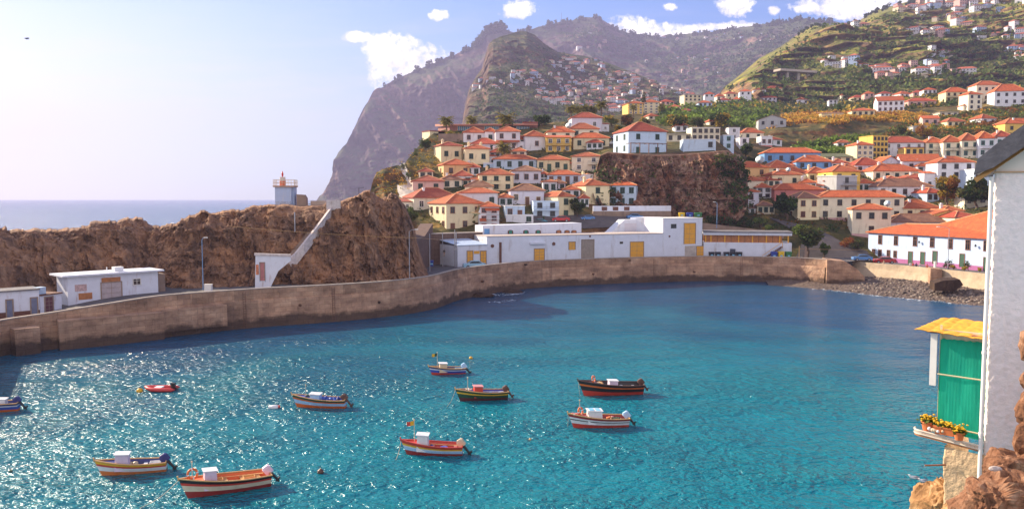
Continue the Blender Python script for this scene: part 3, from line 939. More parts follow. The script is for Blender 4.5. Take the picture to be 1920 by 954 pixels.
# broken concrete outfall on the beach
wedge('outfall_block', 'dark broken concrete block lying on the pebble beach', 'concrete block', [at(1752, 545, 168), at(1790, 546, 168), at(1806, 534, 168), at(1800, 524, 168), at(1768, 526, 168), at(1753, 531, 168)], 5, ROCKW)
wedge('wall_buttress', 'grey buttress set against the beige sea wall above the dark broken block', 'buttress', [at(1744, 533, 180.5), at(1767, 535, 180.5), at(1766, 505, 180.5), at(1745, 503, 180.5)], 4, M_HARB)

# pier corner at the far left, with blue railing
RAILB = material('blue_rail_paint', (0.10, 0.18, 0.34), 0.5)
pr = thing('pier_wall', 'low pier wall with dark blue rail at the left edge of the bay', 'pier', ground(-40, 700, 0))
a0, a1 = Vector((0, 0, 0)), ground(12, 612, 0) - ground(-40, 700, 0)
a0 = a0 - (a1 - a0).normalized() * 20
dd = (a1 - a0).normalized(); nn = Vector((dd.y, -dd.x, 0))
mb = MB()
vs = []
for p in (a0, a1):
    for o, z in ((0, -3), (0, 4.6), (-5, 4.6), (-5, -3)):
        vs.append(p + nn * o + Vector((0, 0, z)))
mb.add(vs, [(0, 4, 5, 1), (1, 5, 6, 2), (2, 6, 7, 3), (0, 1, 2, 3), (7, 6, 5, 4)])
mb.build('pier_body', M_HARB, pr)
mb = MB()
for k in range(12):
    p = a0.lerp(a1, k / 11) - nn * 0.3
    mb.tube([p + Vector((0, 0, 4.6)), p + Vector((0, 0, 5.6))], 0.04, 6)
for z in (5.1, 5.6): mb.tube([a0 - nn * 0.3 + Vector((0, 0, z)), a1 - nn * 0.3 + Vector((0, 0, z))], 0.04, 6)
mb.build('railing', RAILB, pr)

# iron ladders and drain mouths on the harbour wall
def wall_point(px, z, out):
    g0, g1 = on_line(px - 2), on_line(px + 2); d = (g1 - g0); d.z = 0; d.normalize(); nr = Vector((d.y, -d.x, 0)); c = on_line(px)
    return Vector((c.x, c.y, 0)) + nr * out + Vector((0, 0, z)), d, nr
LADD = material('ladder_rust', (.13, .06, .035), .8)
for px in (455, 622, 1030, 1225, 1390):
    p, d, nr = wall_point(px, 0, .95); m = MB()
    for s in (-.22, .22): m.tube([p + d * s + Vector((0, 0, -.3)) - quay_line[0], p + d * s - nr * .35 + Vector((0, 0, 5.9)) - quay_line[0]], .035, 5)
    for k in range(15): q = p - nr * .35 * k / 15 + Vector((0, 0, .2 + k * .38)) - quay_line[0]; m.tube([q - d * .22, q + d * .22], .025, 4)
    m.build('ladder', LADD, qw)
for px, z in ((560, 3.2), (705, 2.7), (900, 3.0), (985, 5.6), (1110, 2.6), (1180, 5.6), (1300, 2.4), (1440, 2.2)):
    p, d, nr = wall_point(px, z, .8 if z < 4.3 else .3)
    MB().tube([p - nr * .5 - quay_line[0], p + nr * .18 - quay_line[0]], [.24, .24], 9).build('drain_mouth', ROCKW if px % 2 else LADD, qw)
# ---------------------------------------------------------------- houses


def tile_material(name, a, b_, c):
    m = bpy.data.materials.new(name); m.use_nodes = True
    t = N(m.node_tree); b = m.node_tree.nodes['Principled BSDF']
    tcn = t.new('ShaderNodeTexCoord'); P = tcn.outputs['Object']
    f = t.noise(P, 0.9, 6, 0.7)
    cc = t.ramp(f, [(0.28, a), (0.5, b_), (0.74, c)])
    row = t.new('ShaderNodeTexBrick'); t.link(t.mapping(P, (.55, 1.0, 1)), row.inputs['Vector'])
    row.inputs['Scale'].default_value = 2.4; row.inputs['Mortar Size'].default_value = 0.035
    row.inputs['Color1'].default_value = (0.6, 0.6, 0.6, 1); row.inputs['Color2'].default_value = (1.2, 1.2, 1.2, 1); row.inputs['Mortar'].default_value = (0.5, 0.45, 0.42, 1)
    cc = t.mix(0.75, cc, t.mix(1.0, cc, row.outputs[0], 'MULTIPLY'))
    mould = t.math('MULTIPLY', t.math('SUBTRACT', t.noise(P, 0.5, 6, 0.7, 0.5), 0.58), 5, clamp=True)
    cc = t.mix(t.math('MULTIPLY', mould, 0.5), cc, (a[0] * 0.4, a[1] * 0.5, a[2] * 0.5, 1))
    t.link(cc, b.inputs['Base Color']); b.inputs['Roughness'].default_value = 0.85
    vary(m, 0.78, 1.14, ((0.24, 0.11, 0.06), 0.3))
    wv = t.new('ShaderNodeTexWave', bands_direction='X'); t.link(P, wv.inputs['Vector']); wv.inputs['Scale'].default_value = 1.6
    bn = t.new('ShaderNodeBump'); bn.inputs['Strength'].default_value = 0.6; bn.inputs['Distance'].default_value = 0.08
    t.link(wv.outputs[1], bn.inputs['Height']); t.link(bn.outputs[0], b.inputs['Normal'])
    return m


T_ORANGE = tile_material('orange_tiles', (0.42, 0.075, 0.02), (0.62, 0.12, 0.028), (0.76, 0.20, 0.05))
T_RED = tile_material('red_tiles', (0.32, 0.045, 0.022), (0.50, 0.075, 0.03), (0.62, 0.13, 0.055))
T_BROWN = tile_material('weathered_tiles', (0.16, 0.075, 0.045), (0.29, 0.13, 0.075), (0.42, 0.22, 0.13))
T_GREY = material('grey_roof_felt', (0.17, 0.16, 0.17), 0.9, 0.3, 1.0)
T_SLAB = material('flat_roof_slab', (0.45, 0.40, 0.36), 0.9, 0.25, 0.7)
T_CAP = material('ridge_tile_caps', (0.66, 0.33, 0.16), 0.85, 0.2, 2.0)
GLASS = material('window_glass', (0.018, 0.022, 0.028), 0.12, 0.1, 1.0)
WIN = {
    'b': (material('brown_frame', (0.26, 0.11, 0.065), 0.7), GLASS),
    'g': (material('shutter_green', (0.02, 0.065, 0.045), 0.6), material('shutter_green_panel', (0.012, 0.035, 0.026), 0.6)),
    'w': (material('white_frame', (0.72, 0.70, 0.68), 0.6), GLASS),
    'p': (material('pink_surround', (0.48, 0.20, 0.18), 0.8), GLASS),
    'c': (material('cream_surround', (0.62, 0.50, 0.33), 0.8), GLASS),
    'y': (material('mustard_surround', (0.55, 0.30, 0.08), 0.8), GLASS),
    't': (material('teal_frame', (0.02, 0.20, 0.15), 0.6), GLASS),
    'd': (material('dark_frame', (0.06, 0.04, 0.03), 0.7), GLASS),
}
DOORB = material('brown_door', (0.15, 0.065, 0.035), 0.65)
DOORG = material('green_door', (0.025, 0.08, 0.05), 0.6)
RAIL = material('iron_railing', (0.05, 0.05, 0.055), 0.5, metallic=0.4)
WHITE = material('white_paint', (0.78, 0.77, 0.75), 0.7, 0.06)
_wm = {}


def win_meshes(st, ww, wh):
    ww, wh = round(ww, 1), round(wh, 1)
    k = (st, ww, wh)
    if k in _wm: return _wm[k]
    fr, gl = WIN[st]
    a, h = ww / 2, wh / 2
    f = MB(); tk = 0.13
    f.box((-a - tk, -0.1, -h), (-a, 0.02, h)); f.box((a, -0.1, -h), (a + tk, 0.02, h))
    f.box((-a - tk, -0.1, h), (a + tk, 0.02, h + tk))
    if st != 'g': f.box((-0.03, -0.08, -h), (0.03, 0.01, h)); f.box((-a, -0.078, h * 0.3), (-0.031, 0.01, h * 0.3 + .05)); f.box((0.031, -0.078, h * 0.3), (a, 0.01, h * 0.3 + .05))
    s = MB().box((-a - tk - .04, -0.17, -h - 0.12), (a + tk + .04, 0.02, -h - 0.003))
    g = MB()
    if st == 'g':
        g.box((-a + .004, -0.07, -h + .004), (-0.015, 0.0, h - .004)); g.box((0.015, -0.07, -h + .004), (a - .004, 0.0, h - .004))
    else: g.box((-a + .004, -0.035, -h + .004), (a - .004, 0.0, h - .004))
    _wm[k] = (f.mesh('window', fr), s.mesh('sill', fr), g.mesh('shutter' if st == 'g' else 'pane', gl), 'shutter' if st == 'g' else 'pane')
    return _wm[k]


def add_window(root, st, x, y, z, ww, wh, rz=0.0):
    f, s, g, nm = win_meshes(st, ww, wh)
    o = obj('window', f, root, (x, y, z), rz)
    obj(nm, g, o)
    obj('sill', s, o)
    return o


_dm = {}


def add_door(root, x, y, z, rz=0.0, dw=1.0, dh=2.1, mat=None, frame=None):
    mat = mat or DOORB
    k = (round(dw, 1), round(dh, 1), mat.name, (frame or WIN['b'][0]).name)
    if k not in _dm:
        a = dw / 2
        d = MB().box((-a, -0.04, 0), (a, 0.02, dh)).mesh('door', mat)
        f = MB().box((-a - .12, -0.1, 0), (-a - .002, 0.02, dh + .12)).box((a + .002, -0.1, 0), (a + .12, 0.02, dh + .12)).box((-a, -0.098, dh + .002), (a, 0.02, dh + .12)).mesh('frame', frame or WIN['b'][0])
        _dm[k] = (d, f)
    d, f = _dm[k]
    o = obj('door', d, root, (x, y, z), rz)
    obj('frame', f, o)
    return o


def roof_mesh(w, d, h, rh, style, oh, mat, cap=True):
    """returns roof MB and ridge cap MB"""
    r, c = MB(), MB()
    x0, x1, y0, y1 = -oh, w + oh, -oh, d + oh
    e0, e1 = h - 0.02, h + 0.14
    ww, dd = x1 - x0, y1 - y0
    if style == 'hip':
        if ww >= dd:
            i = dd / 2; a, b = (x0 + i, (y0 + y1) / 2, e1 + rh), (x1 - i, (y0 + y1) / 2, e1 + rh)
        else:
            i = ww / 2; a, b = ((x0 + x1) / 2, y0 + i, e1 + rh), ((x0 + x1) / 2, y1 - i, e1 + rh)
        if (Vector(a) - Vector(b)).length < 0.3: b = tuple(Vector(b) + Vector((0.3, 0, 0) if ww >= dd else (0, 0.3, 0)))
        B = [(x0, y0, e1), (x1, y0, e1), (x1, y1, e1), (x0, y1, e1)]
        L = [(p[0], p[1], e0) for p in B]
        vs = L + B + [a, b]
        fs = [(3, 2, 1, 0), (0, 1, 5, 4), (1, 2, 6, 5), (2, 3, 7, 6), (3, 0, 4, 7)]
        if ww >= dd: fs += [(4, 5, 9, 8), (5, 6, 9), (6, 7, 8, 9), (7, 4, 8)]
        else: fs += [(4, 5, 8), (5, 6, 9, 8), (6, 7, 9), (7, 4, 8, 9)]
        r.add(vs, fs)
        if cap:
            up = Vector((0, 0, 0.03))
            pr = [(B[0], a), (B[3], a), (B[1], b), (B[2], b)] if ww >= dd else [(B[0], a), (B[1], a), (B[2], b), (B[3], b)]
            for p, q in pr + [(a, b)]: c.tube([Vector(p) + up, Vector(q) + up], 0.12, 5)
    elif style in ('gable', 'gablef'):
        if style == 'gable':
            A = [(x0, y0, e1), (x1, y0, e1), (x1, (y0 + y1) / 2, e1 + rh), (x0, (y0 + y1) / 2, e1 + rh), (x0, y1, e1), (x1, y1, e1)]
            g1 = [(0, 0, h), (0, d, h), (0, d / 2, h + rh)]; g2 = [(w, 0, h), (w, d, h), (w, d / 2, h + rh)]
        else:
            A = [(x0, y0, e1), (x0, y1, e1), ((x0 + x1) / 2, y1, e1 + rh), ((x0 + x1) / 2, y0, e1 + rh), (x1, y0, e1), (x1, y1, e1)]
            g1 = [(0, 0, h), (w, 0, h), (w / 2, 0, h + rh)]; g2 = [(0, d, h), (w, d, h), (w / 2, d, h + rh)]
        Bq = [(p[0], p[1], p[2] - 0.16) for p in A]
        r.add(A + Bq, [(0, 1, 2, 3), (3, 2, 5, 4), (9, 8, 7, 6), (10, 11, 8, 9), (0, 6, 7, 1), (4, 5, 11, 10), (0, 3, 9, 6), (3, 4, 10, 9), (1, 7, 8, 2), (2, 8, 11, 5)])
        if cap: c.tube([Vector(A[2]) + Vector((0, 0, .03)), Vector(A[3]) + Vector((0, 0, .03))], 0.12, 5)
        r.gables = (g1, g2)
    elif style == 'lean':
        A = [(x0, y0, e1), (x1, y0, e1), (x1, y1, e1 + rh), (x0, y1, e1 + rh)]
        Bq = [(p[0], p[1], p[2] - 0.16) for p in A]
        r.add(A + Bq, [(0, 1, 2, 3), (7, 6, 5, 4), (0, 4, 5, 1), (1, 5, 6, 2), (2, 6, 7, 3), (3, 7, 4, 0)])
    else:   # flat with a low parapet
        r.box((x0, y0, h), (x1, y1, h + 0.22))
    return r, c


ZC = lambda p: p.y * math.cos(PITCH) - (p.z - CAM_Z) * math.sin(PITCH)
HOUSES = []


def house(xl, xr, eave, base, peak, wall, label, yaw=0, d=8.0, st=2, nc=3, roof='hip', tile=None, win='b', side=1, chim=0, plinth=None, doors=(), Y=None, oh=0.36,
          balc=None, awn=None, dish=None, name='house', cat='house', group=None, cap=True, found=3.5, land=None, wins=None, rside=0):
    land = land or town
    Y = Y or land.depth((xl + xr) / 2, base)
    th = R(yaw)
    p0 = at(xl, base, Y)
    ur = (xr - 960) / F
    zc = ZC(p0)
    w = (ur * zc - p0.x) / (math.cos(th) - ur * math.sin(th) * math.cos(PITCH))
    h = at(xl, eave, Y).z - p0.z
    mid = p0 + Vector((math.cos(th) * w / 2 - math.sin(th) * d / 2, math.sin(th) * w / 2 + math.cos(th) * d / 2, 0))
    rh = max(0.4, at(960, peak, mid.y).z - p0.z - h - 0.14) if roof not in ('flat',) else 0
    root = thing(name, label, cat, p0, th, group)
    mb = MB().box((0, 0, -found), (w, d, h))
    r, c = roof_mesh(w, d, h, rh, roof, oh, tile, cap)
    if hasattr(r, 'gables'):
        for g in r.gables:
            a = Vector(g[0]); b_ = Vector(g[1]); cpt = Vector(g[2])
            th_ = Vector((0.02, 0, 0)) if roof == 'gable' else Vector((0, 0.02, 0))
            mb.add([a, b_, cpt], [(0, 1, 2), (2, 1, 0)][:1])
    mb.build('wall', wall, root)
    ro = r.build('roof', tile or T_ORANGE, root)
    if cap and c.v: c.build('ridge_cap', T_CAP, ro)
    for k in range(chim):
        cx, cy = w * (0.25 + 0.5 * k) , d * 0.5
        zt = h + rh + 0.5
        m2 = MB().box((cx - .35, cy - .35, h + 0.1), (cx + .35, cy + .35, zt)).box((cx - .5, cy - .5, zt + .002), (cx + .5, cy + .5, zt + .14)).box((cx - .22, cy - .22, zt + .142), (cx + .22, cy + .22, zt + .5))
        m2.build('chimney', W_WHITE if wall not in (W_CREAM, W_YELLOW) else wall, ro)
    if plinth:
        MB().box((-0.025, -0.025, -found + .1), (w + .025, d, 0.75)).build('plinth', plinth, root)
    sh = h / max(st, 1)
    if win:
        ww = min(1.1, w / max(nc, 1) * 0.5); wh = min(1.5, sh * 0.52)
        for s_ in range(st):
            z0 = s_ * sh
            for i in range(nc):
                if wins and (s_, i) not in wins: continue
                x = w * (i + 0.5) / nc
                if s_ == 0 and i in doors:
                    add_door(root, x, 0, 0.0, 0, min(1.05, ww * 1.1), min(2.2, sh * .8), DOORG if win == 'g' else DOORB, WIN[win][0])
                else:
                    add_window(root, win, x, 0, z0 + sh * 0.55, ww, wh)
            for i in range(side):
                add_window(root, win, 0, d * (i + 0.5) / side, z0 + sh * 0.55, ww, wh, R(-90))
            for i in range(rside):
                add_window(root, win, w, d * (i + 0.5) / rside, z0 + sh * 0.55, ww, wh, R(90))
    for (a, b_, z) in (balc or []):
        xa, xb, zz_ = a * w, b_ * w, z * h
        s = MB().box((xa, -1.1, zz_ - .15), (xb, -0.003, zz_)).build('balcony', wall, root)
        q = MB()
        n_ = max(4, int((xb - xa) / 0.28))
        for k in range(n_ + 1):
            x = xa + .04 + (xb - xa - .08) * k / n_
            q.box((x - .018, -1.07, zz_ + .003), (x + .018, -1.03, zz_ + .9))
        q.box((xa, -1.09, zz_ + .902), (xb, -1.0, zz_ + .96))
        q.build('balcony_rail', RAIL, s)
    for (a, b_, z) in (awn or []):
        xa, xb, zz_ = a * w, b_ * w, z * h
        MB().add([(xa, -1.5, zz_), (xb, -1.5, zz_), (xb, -.003, zz_ + .6), (xa, -.003, zz_ + .6), (xa, -1.5, zz_ - .14), (xb, -1.5, zz_ - .14), (xb, -.003, zz_ + .46), (xa, -.003, zz_ + .46)],
                 [(0, 1, 2, 3), (7, 6, 5, 4), (0, 4, 5, 1), (1, 5, 6, 2), (2, 6, 7, 3), (3, 7, 4, 0)]).build('awning', tile or T_ORANGE, root)
    if dish:
        dx, dr = dish
        m2 = MB()
        pr = [(0.02, 0), (dr * .5, .06 * dr), (dr, .25 * dr)]
        m2.lathe((0, 0, 0), pr + [(dr * .96, .27 * dr), (dr * .5, .1 * dr), (0.02, .05 * dr)], 14)
        o = m2.build('satellite_dish', material('dish_paint', (0.55, 0.66, 0.74), 0.4), root, (dx * w, 0.4, h + rh * .5 + dr), smooth=True)
        o.rotation_euler = (R(65), 0, R(-25))
        MB().tube([(dx * w, .6, h + .1), (dx * w, .5, h + rh * .5 + dr)], .05, 6).build('dish_mast', RAIL, root)
    HOUSES.append((root, w, d, h))
    k_ = (len(HOUSES) * 7919) % 100
    if found < 5 and name == 'house' and w > 5 and roof in ('hip', 'gable') and base > 240:
        # small later additions: a lower back or side block, gutter pipes, an aerial
        if k_ < 45:
            ew, ed, eh = 2.2 + (k_ % 7) * .25, 4.0 + (k_ % 5) * .4, h * (.55 + .004 * k_)
            xs0 = w + .01 if k_ % 2 else -ew - .01
            e = MB().box((xs0, 1.2, -found), (xs0 + ew, 1.2 + ed, eh)).build('extension', wall if k_ % 3 else W_WHITE, root)
            q = MB()
            if k_ % 4: q.add([(xs0 - .2, .9, eh + .01), (xs0 + ew + .2, .9, eh + .01), (xs0 + ew + .2, 1.4 + ed, eh + .75), (xs0 - .2, 1.4 + ed, eh + .75), (xs0 - .2, .9, eh + .15), (xs0 + ew + .2, .9, eh + .15), (xs0 + ew + .2, 1.4 + ed, eh + .9), (xs0 - .2, 1.4 + ed, eh + .9)],
                             [(3, 2, 1, 0), (4, 5, 6, 7), (0, 1, 5, 4), (1, 2, 6, 5), (2, 3, 7, 6), (3, 0, 4, 7)])
            else: q.box((xs0 - .05, 1.15, eh + .003), (xs0 + ew + .05, 1.25 + ed, eh + .45))
            q.build('roof', (tile or T_ORANGE) if k_ % 4 else W_WHITE, e)
            add_window(root, win or 'd', xs0 + ew / 2, 1.2, min(1.4, eh * .55), .7, .9)
        if k_ % 3 == 0: MB().tube([(w - .15, -.08, -.5), (w - .15, -.08, h - .05)], .05, 6).build('gutter_pipe', WIN['c'][0], root)
        if k_ % 5 == 1:
            q = MB().tube([(w * .7, d * .4, h + rh * .3), (w * .7, d * .4, h + rh + 1.6)], .03, 5)
            for z_ in (1.0, 1.3, 1.5): q.tube([(w * .7 - .5, d * .4, h + rh + z_), (w * .7 + .5, d * .4, h + rh + z_)], .02, 4)
            q.build('aerial', RAIL, ro)
        if k_ % 4 == 2 and not chim:
            cx, cy, zt = w * .3, d * .35, h + rh * .7 + .9
            MB().box((cx - .3, cy - .3, h + .1), (cx + .3, cy + .3, zt)).box((cx - .4, cy - .4, zt + .002), (cx + .4, cy + .4, zt + .12)).build('chimney', W_WHITE, ro)
    return root


# --- hill on the left: from the foot upwards
house(837, 906, 382, 435, 363, W_CREAM, 'large cream corner house with hipped roof and pink plinth at the foot of the hill', 30, 11, 2, 3, chim=0, win='b', side=3, plinth=PINKBAND, doors=(0, 2))
house(776, 860, 371, 396, 352, W_PALE, 'pale house with long red roof directly behind the large cream corner house', 26, 9, 1, 3, tile=T_RED, win='w', side=2)
house(862, 934, 362, 392, 352, W_WHITE, 'white house with long plain orange roof right behind the cream corner house', 8, 8, 1, 3, win='g', side=0, wins=[(0, 2)])
house(898, 936, 388, 432, 378, W_WHITE, 'narrow white three-level house with tiled awning and balcony right of the cream corner house', 6, 6, 3, 2, win='p', side=0, balc=[(.35, 1, .52)], awn=[(0.02, .35, .42), (.3, 1, .86)])
house(774, 832, 340, 362, 329, W_PINK, 'pink single-storey house with red roof at the left edge of the hill', 10, 9, 1, 2, tile=T_RED, win='g')
house(829, 866, 337, 354, 327, W_PALE, 'small pale house with grey-brown pyramid roof right of the pink house', 12, 7, 1, 2, tile=T_BROWN, win='g')
house(850, 886, 330, 349, 319, W_WHITE, 'small white house with red roof tucked under the peach house', 8, 6, 1, 2, tile=T_RED, win='g', side=0)
house(832, 886, 309, 333, 298, W_ORANGE, 'peach house with two dark windows and orange roof above the small pyramid-roofed house', 16, 9, 1, 2, win='b', side=1, chim=0)
house(872, 924, 350, 364, 336, W_PALE, 'low house with wide weathered brown pyramid roof in the middle of the left hill', 4, 9, 1, 2, tile=T_BROWN, win='g', side=0)
house(827, 866, 273, 306, 266, W_CREAM, 'tall cream house with two large dark shutters and lit left side near the hilltop', 22, 8, 1, 2, tile=T_RED, win='g', side=0, chim=1)
house(872, 918, 279, 310, 271, W_CREAM, 'cream house with lit corner right of the tall cream house with large shutters', 14, 8, 1, 2, win='g', side=2, chim=2)
house(884, 936, 270, 284, 259, W_LAV, 'white house with broad red roof wedged below the long red-brown building', 6, 8, 1, 2, tile=T_RED, win='g', side=0)
house(869, 909, 249, 268, 238, W_WHITE, 'white house with dark windows under the left end of the long red-brown building', 6, 8, 1, 2, win='b', side=1)
house(909, 930, 247, 270, 240, W_WHITE, 'narrow white link house between two taller white houses below the hilltop', 4, 7, 1, 1, win='g', side=0)
house(929, 975, 247, 283, 237, W_WHITE, 'white two-storey house with tiled awning above its lower windows near the hilltop', 4, 8, 2, 2, win='b', side=0, awn=[(.02, .98, .47)])
house(925, 1006, 299, 318, 290, W_LBLUE, 'long pale blue-white house with flat orange hipped roof in the middle of the left hill', 2, 8, 1, 4, win='g', side=1, chim=0)
house(1007, 1068, 300, 321, 291, W_CREAM, 'long cream house with dark doors and orange roof right of the pale blue-white house', -3, 8, 1, 4, win='g', doors=(1, 3), side=0)
house(898, 963, 328, 358, 316, W_CREAM, 'cream house with upstairs balcony and orange roof left of the brown-roofed lavender house', 5, 8, 2, 3, win='g', side=1, chim=1, balc=[(.25, .62, .45)])
house(960, 1014, 321, 344, 311, W_LAV, 'white house with grey weathered roof and three brown-shuttered windows', 3, 8, 1, 3, tile=T_BROWN, win='b', side=0)
house(957, 1020, 358, 384, 345, W_LAV, 'lavender-white house with brown roof above the blue staircase', 6, 8, 1, 3, tile=T_BROWN, win='c', side=0, doors=(1, 2))
house(947, 984, 387, 410, 385, W_LBLUE, 'flat-roofed blue-white house with brown shuttered window and outside steps', 6, 6, 1, 2, roof='flat', tile=WHITE, win='b', side=0, doors=(1,), oh=.15)
house(949, 1000, 404, 419, 400, W_WHITE, 'low white terrace block with a green-topped doorway above the quay building', 4, 5, 1, 3, roof='flat', tile=WHITE, win='g', side=0, oh=.05, wins=[(0, 2)])
house(1000, 1048, 378, 409, 372, W_LBLUE, 'light blue stepped house with covered patio beside the cream house behind the round tree', 4, 6, 2, 2, roof='flat', tile=W_LBLUE, win='d', side=0, oh=.1, balc=[(0, 1, .5)])
house(1046, 1076, 369, 410, 359, W_CREAM, 'narrow cream two-storey house with blue-white left side behind the round tree', 24, 11, 2, 1, win='g', side=0, doors=(0,))
house(1018, 1044, 341, 362, 337, W_WHITE, 'small white house with two large dark windows below the terrace house', 2, 6, 1, 2, roof='hip', win='g', side=0)
house(1057, 1088, 356, 372, 348, W_WHITE, 'small white house with low orange roof left of the pair of cream and white houses', 3, 6, 1, 2, win='g', side=0)
house(1026, 1087, 328, 345, 319, W_LBLUE, 'white terrace house with wide orange roof and three dark doors', 2, 7, 1, 4, win='b', side=0, doors=(0, 1, 2))
house(1086, 1112, 328, 346, 326, W_WHITE, 'small plain white flat-roofed house right of the terrace house with three dark doors', 2, 6, 1, 1, roof='flat', tile=WHITE, win=None, side=0, oh=.1)
house(1098, 1143, 348, 388, 336, W_CREAM, 'cream two-storey house with pergola porch, left of the pair above the quay street', 20, 10, 2, 1, win='g', side=0, chim=1)
house(1142, 1192, 348, 388, 338, W_LBLUE, 'blue-white two-storey house with orange roof and cream right side at the foot of the crag', -16, 10, 2, 3, win='g', side=0, rside=1)
house(1072, 1127, 294, 321, 286, W_PALE, 'cream house with orange roof and balcony left of the crag', -8, 8, 2, 2, win='w', side=0, balc=[(.55, 1, .48)])
house(985, 1028, 256, 284, 245, W_WHITE, 'white house with orange hipped roof and colourful flag left of the yellow house', 14, 8, 1, 1, win='b', side=2)
house(1024, 1071, 258, 286, 252, W_YELLOW, 'bright yellow two-level house with balcony near the hilltop', 4, 8, 2, 3, win='w', side=0, balc=[(0, 1, .5)], roof='lean', tile=T_ORANGE)
house(1026, 1077, 248, 262, 237, W_PALE, 'house with tall orange hipped roof and white dish directly above the yellow house', 2, 8, 1, 2, win='g', side=0, dish=(.8, 1.2))
house(1075, 1142, 259, 279, 249, W_CREAM, 'cream bungalow with low orange roof and dark net under its terrace', 4, 8, 1, 3, win='g', side=0, doors=(1,))
house(1067, 1123, 242, 259, 231, W_PALE, 'pale house with orange pyramid roof just below the white house with palms behind', 6, 9, 1, 2, win='g', side=0)
house(1072, 1129, 221, 246, 211, W_LAV, 'lavender-white house with red roof on top of the hill in front of the palms', 4, 9, 1, 2, tile=T_RED, win='w', side=0, wins=[(0, 1)])
house(981, 1008, 230, 250, 226, W_BRICK, 'small dark red annex with blue tank at the right end of the long red-brown building', 0, 8, 1, 1, roof='flat', tile=T_RED, win=None, oh=.2, Y=322)
house(1038, 1072, 240, 250, 237, W_ORANGE, 'low house with flat orange roof strip left of the lavender-white hilltop house', 0, 7, 1, 2, win='g', side=0, Y=318)

# --- above the crag
house(1178, 1250, 246, 289, 229, W_LBLUE, 'big pale blue villa with red hipped roof standing on the edge of the crag', 16, 12, 2, 2, tile=T_RED, win='g', side=2, doors=(0, 1))
house(1281, 1342, 262, 283, 260, W_LBLUE, 'long blue-white garage wall of a flat-roofed house on the crag edge', -4, 8, 1, 3, roof='flat', tile=WHITE, win='d', side=0, oh=.06, wins=[(0, 2)])
house(1297, 1350, 240, 264, 238, W_PALE, 'modern flat-roofed cream house with open upper gallery on the crag', 2, 8, 2, 5, roof='flat', tile=WHITE, win='d', side=0, oh=.12)
house(1249, 1298, 252, 266, 249, W_PALE, 'low cream terrace house with flat roof between the blue villa and the modern cream house', 2, 8, 1, 3, roof='flat', tile=T_SLAB, win='d', side=0, oh=.5)
house(1356, 1376, 254, 281, 251, W_LBLUE, 'narrow turquoise and salmon house at the right end of the crag', 0, 7, 2, 1, roof='flat', tile=WHITE, win='t', side=0, oh=.1)
house(1366, 1387, 240, 262, 236, W_WHITE, 'narrow white house with parapet behind the turquoise house on the crag', 0, 6, 2, 1, roof='flat', tile=WHITE, win='w', side=0, oh=.1)
house(1387, 1404, 259, 284, 256, W_WHITE, 'slim white house with salmon base at the right end of the crag', 0, 6, 2, 1, roof='flat', tile=WHITE, win='d', side=0, oh=.1, plinth=W_RED)
house(1392, 1432, 249, 262, 240, W_PALE, 'pale house with orange pyramid roof behind the white cube house', 8, 8, 1, 2, win='g', side=0)
house(1427, 1448, 256, 276, 252, W_WHITE, 'white cube house with two windows over a salmon garden wall', 0, 7, 1, 2, roof='flat', tile=WHITE, win='b', side=0, oh=.1, plinth=W_RED)
house(1422, 1474, 225, 238, 217, W_GREY, 'unfinished gabled shed of bare concrete on the golden slope', -10, 10, 1, 3, roof='gablef', tile=T_BROWN, win='d', side=0)

# --- valley town on the right
house(1366, 1422, 360, 399, 349, W_LAV, 'lavender-white two-storey house with orange roof right beside the crag', 8, 9, 2, 2, win='b', side=0)
house(1374, 1432, 339, 366, 327, W_PALE, 'cream house with stepped orange roofs and round dishes above the lavender-white house by the crag', 4, 9, 1, 3, win='b', side=0, dish=(.3, 1.0), wins=[(0, 2)])
house(1385, 1442, 314, 333, 303, W_ORANGE, 'brownish house with sagging orange roof and one big pale dish near the crag', 6, 9, 1, 2, tile=T_ORANGE, win='b', side=0, dish=(.7, 1.5), chim=1)
house(1441, 1492, 315, 330, 300, W_CREAM, 'house with tall orange hipped roof below the blue house', 4, 10, 1, 2, win='g', side=0)
house(1448, 1503, 328, 351, 318, W_CREAM, 'cream house with two dark windows and orange roof above the red house', 4, 9, 1, 2, win='g', side=1, dish=(.55, .8))
house(1452, 1546, 356, 377, 344, W_RED, 'wide red-walled house with long orange roof and blue dish', 8, 9, 1, 3, win='d', side=0, tile=T_ORANGE, chim=1, wins=[(0, 0), (0, 1)])
house(1495, 1536, 372, 413, 359, W_CREAM, 'old cream and yellow two-storey house with brown roof left of the long cream street house', 4, 9, 2, 2, tile=T_BROWN, win='b', side=1)
house(1433, 1538, 287, 308, 277, W_BLUE, 'long bright blue house with orange roof at the foot of the golden slope', -4, 9, 1, 5, win='d', side=0)
house(1493, 1560, 304, 317, 291, W_BLUE, 'smaller bright blue house with white right end and orange roof', -6, 9, 1, 3, win='d', side=0)
house(1470, 1520, 325, 336, 314, W_PALE, 'pale house with low orange roof below the bright blue houses', 2, 8, 1, 3, win='d', side=0)
house(1515, 1560, 325, 344, 313, W_CREAM, 'cream house with open dark porch and orange roof left of the yellow house', 3, 9, 1, 3, win='d', side=0, chim=1)
house(1560, 1612, 322, 362, 309, W_YELLOW, 'yellow two-storey house with orange roof in the middle of the valley town', 6, 10, 2, 2, win='d', side=1)
house(1568, 1606, 330, 364, 328, W_GREY, 'grey-white modern flat-roofed house with balcony beside the yellow house', 20, 9, 2, 1, roof='flat', tile=WHITE, win='d', side=0, oh=.2, balc=[(.2, 1, .52)], Y=262)
house(1534, 1694, 370, 413, 357, W_PALE, 'very long cream two-storey street house with orange roof and dark shutters', -6, 8, 2, 6, win='d', side=0, plinth=PINKBAND, cap=True, found=5)
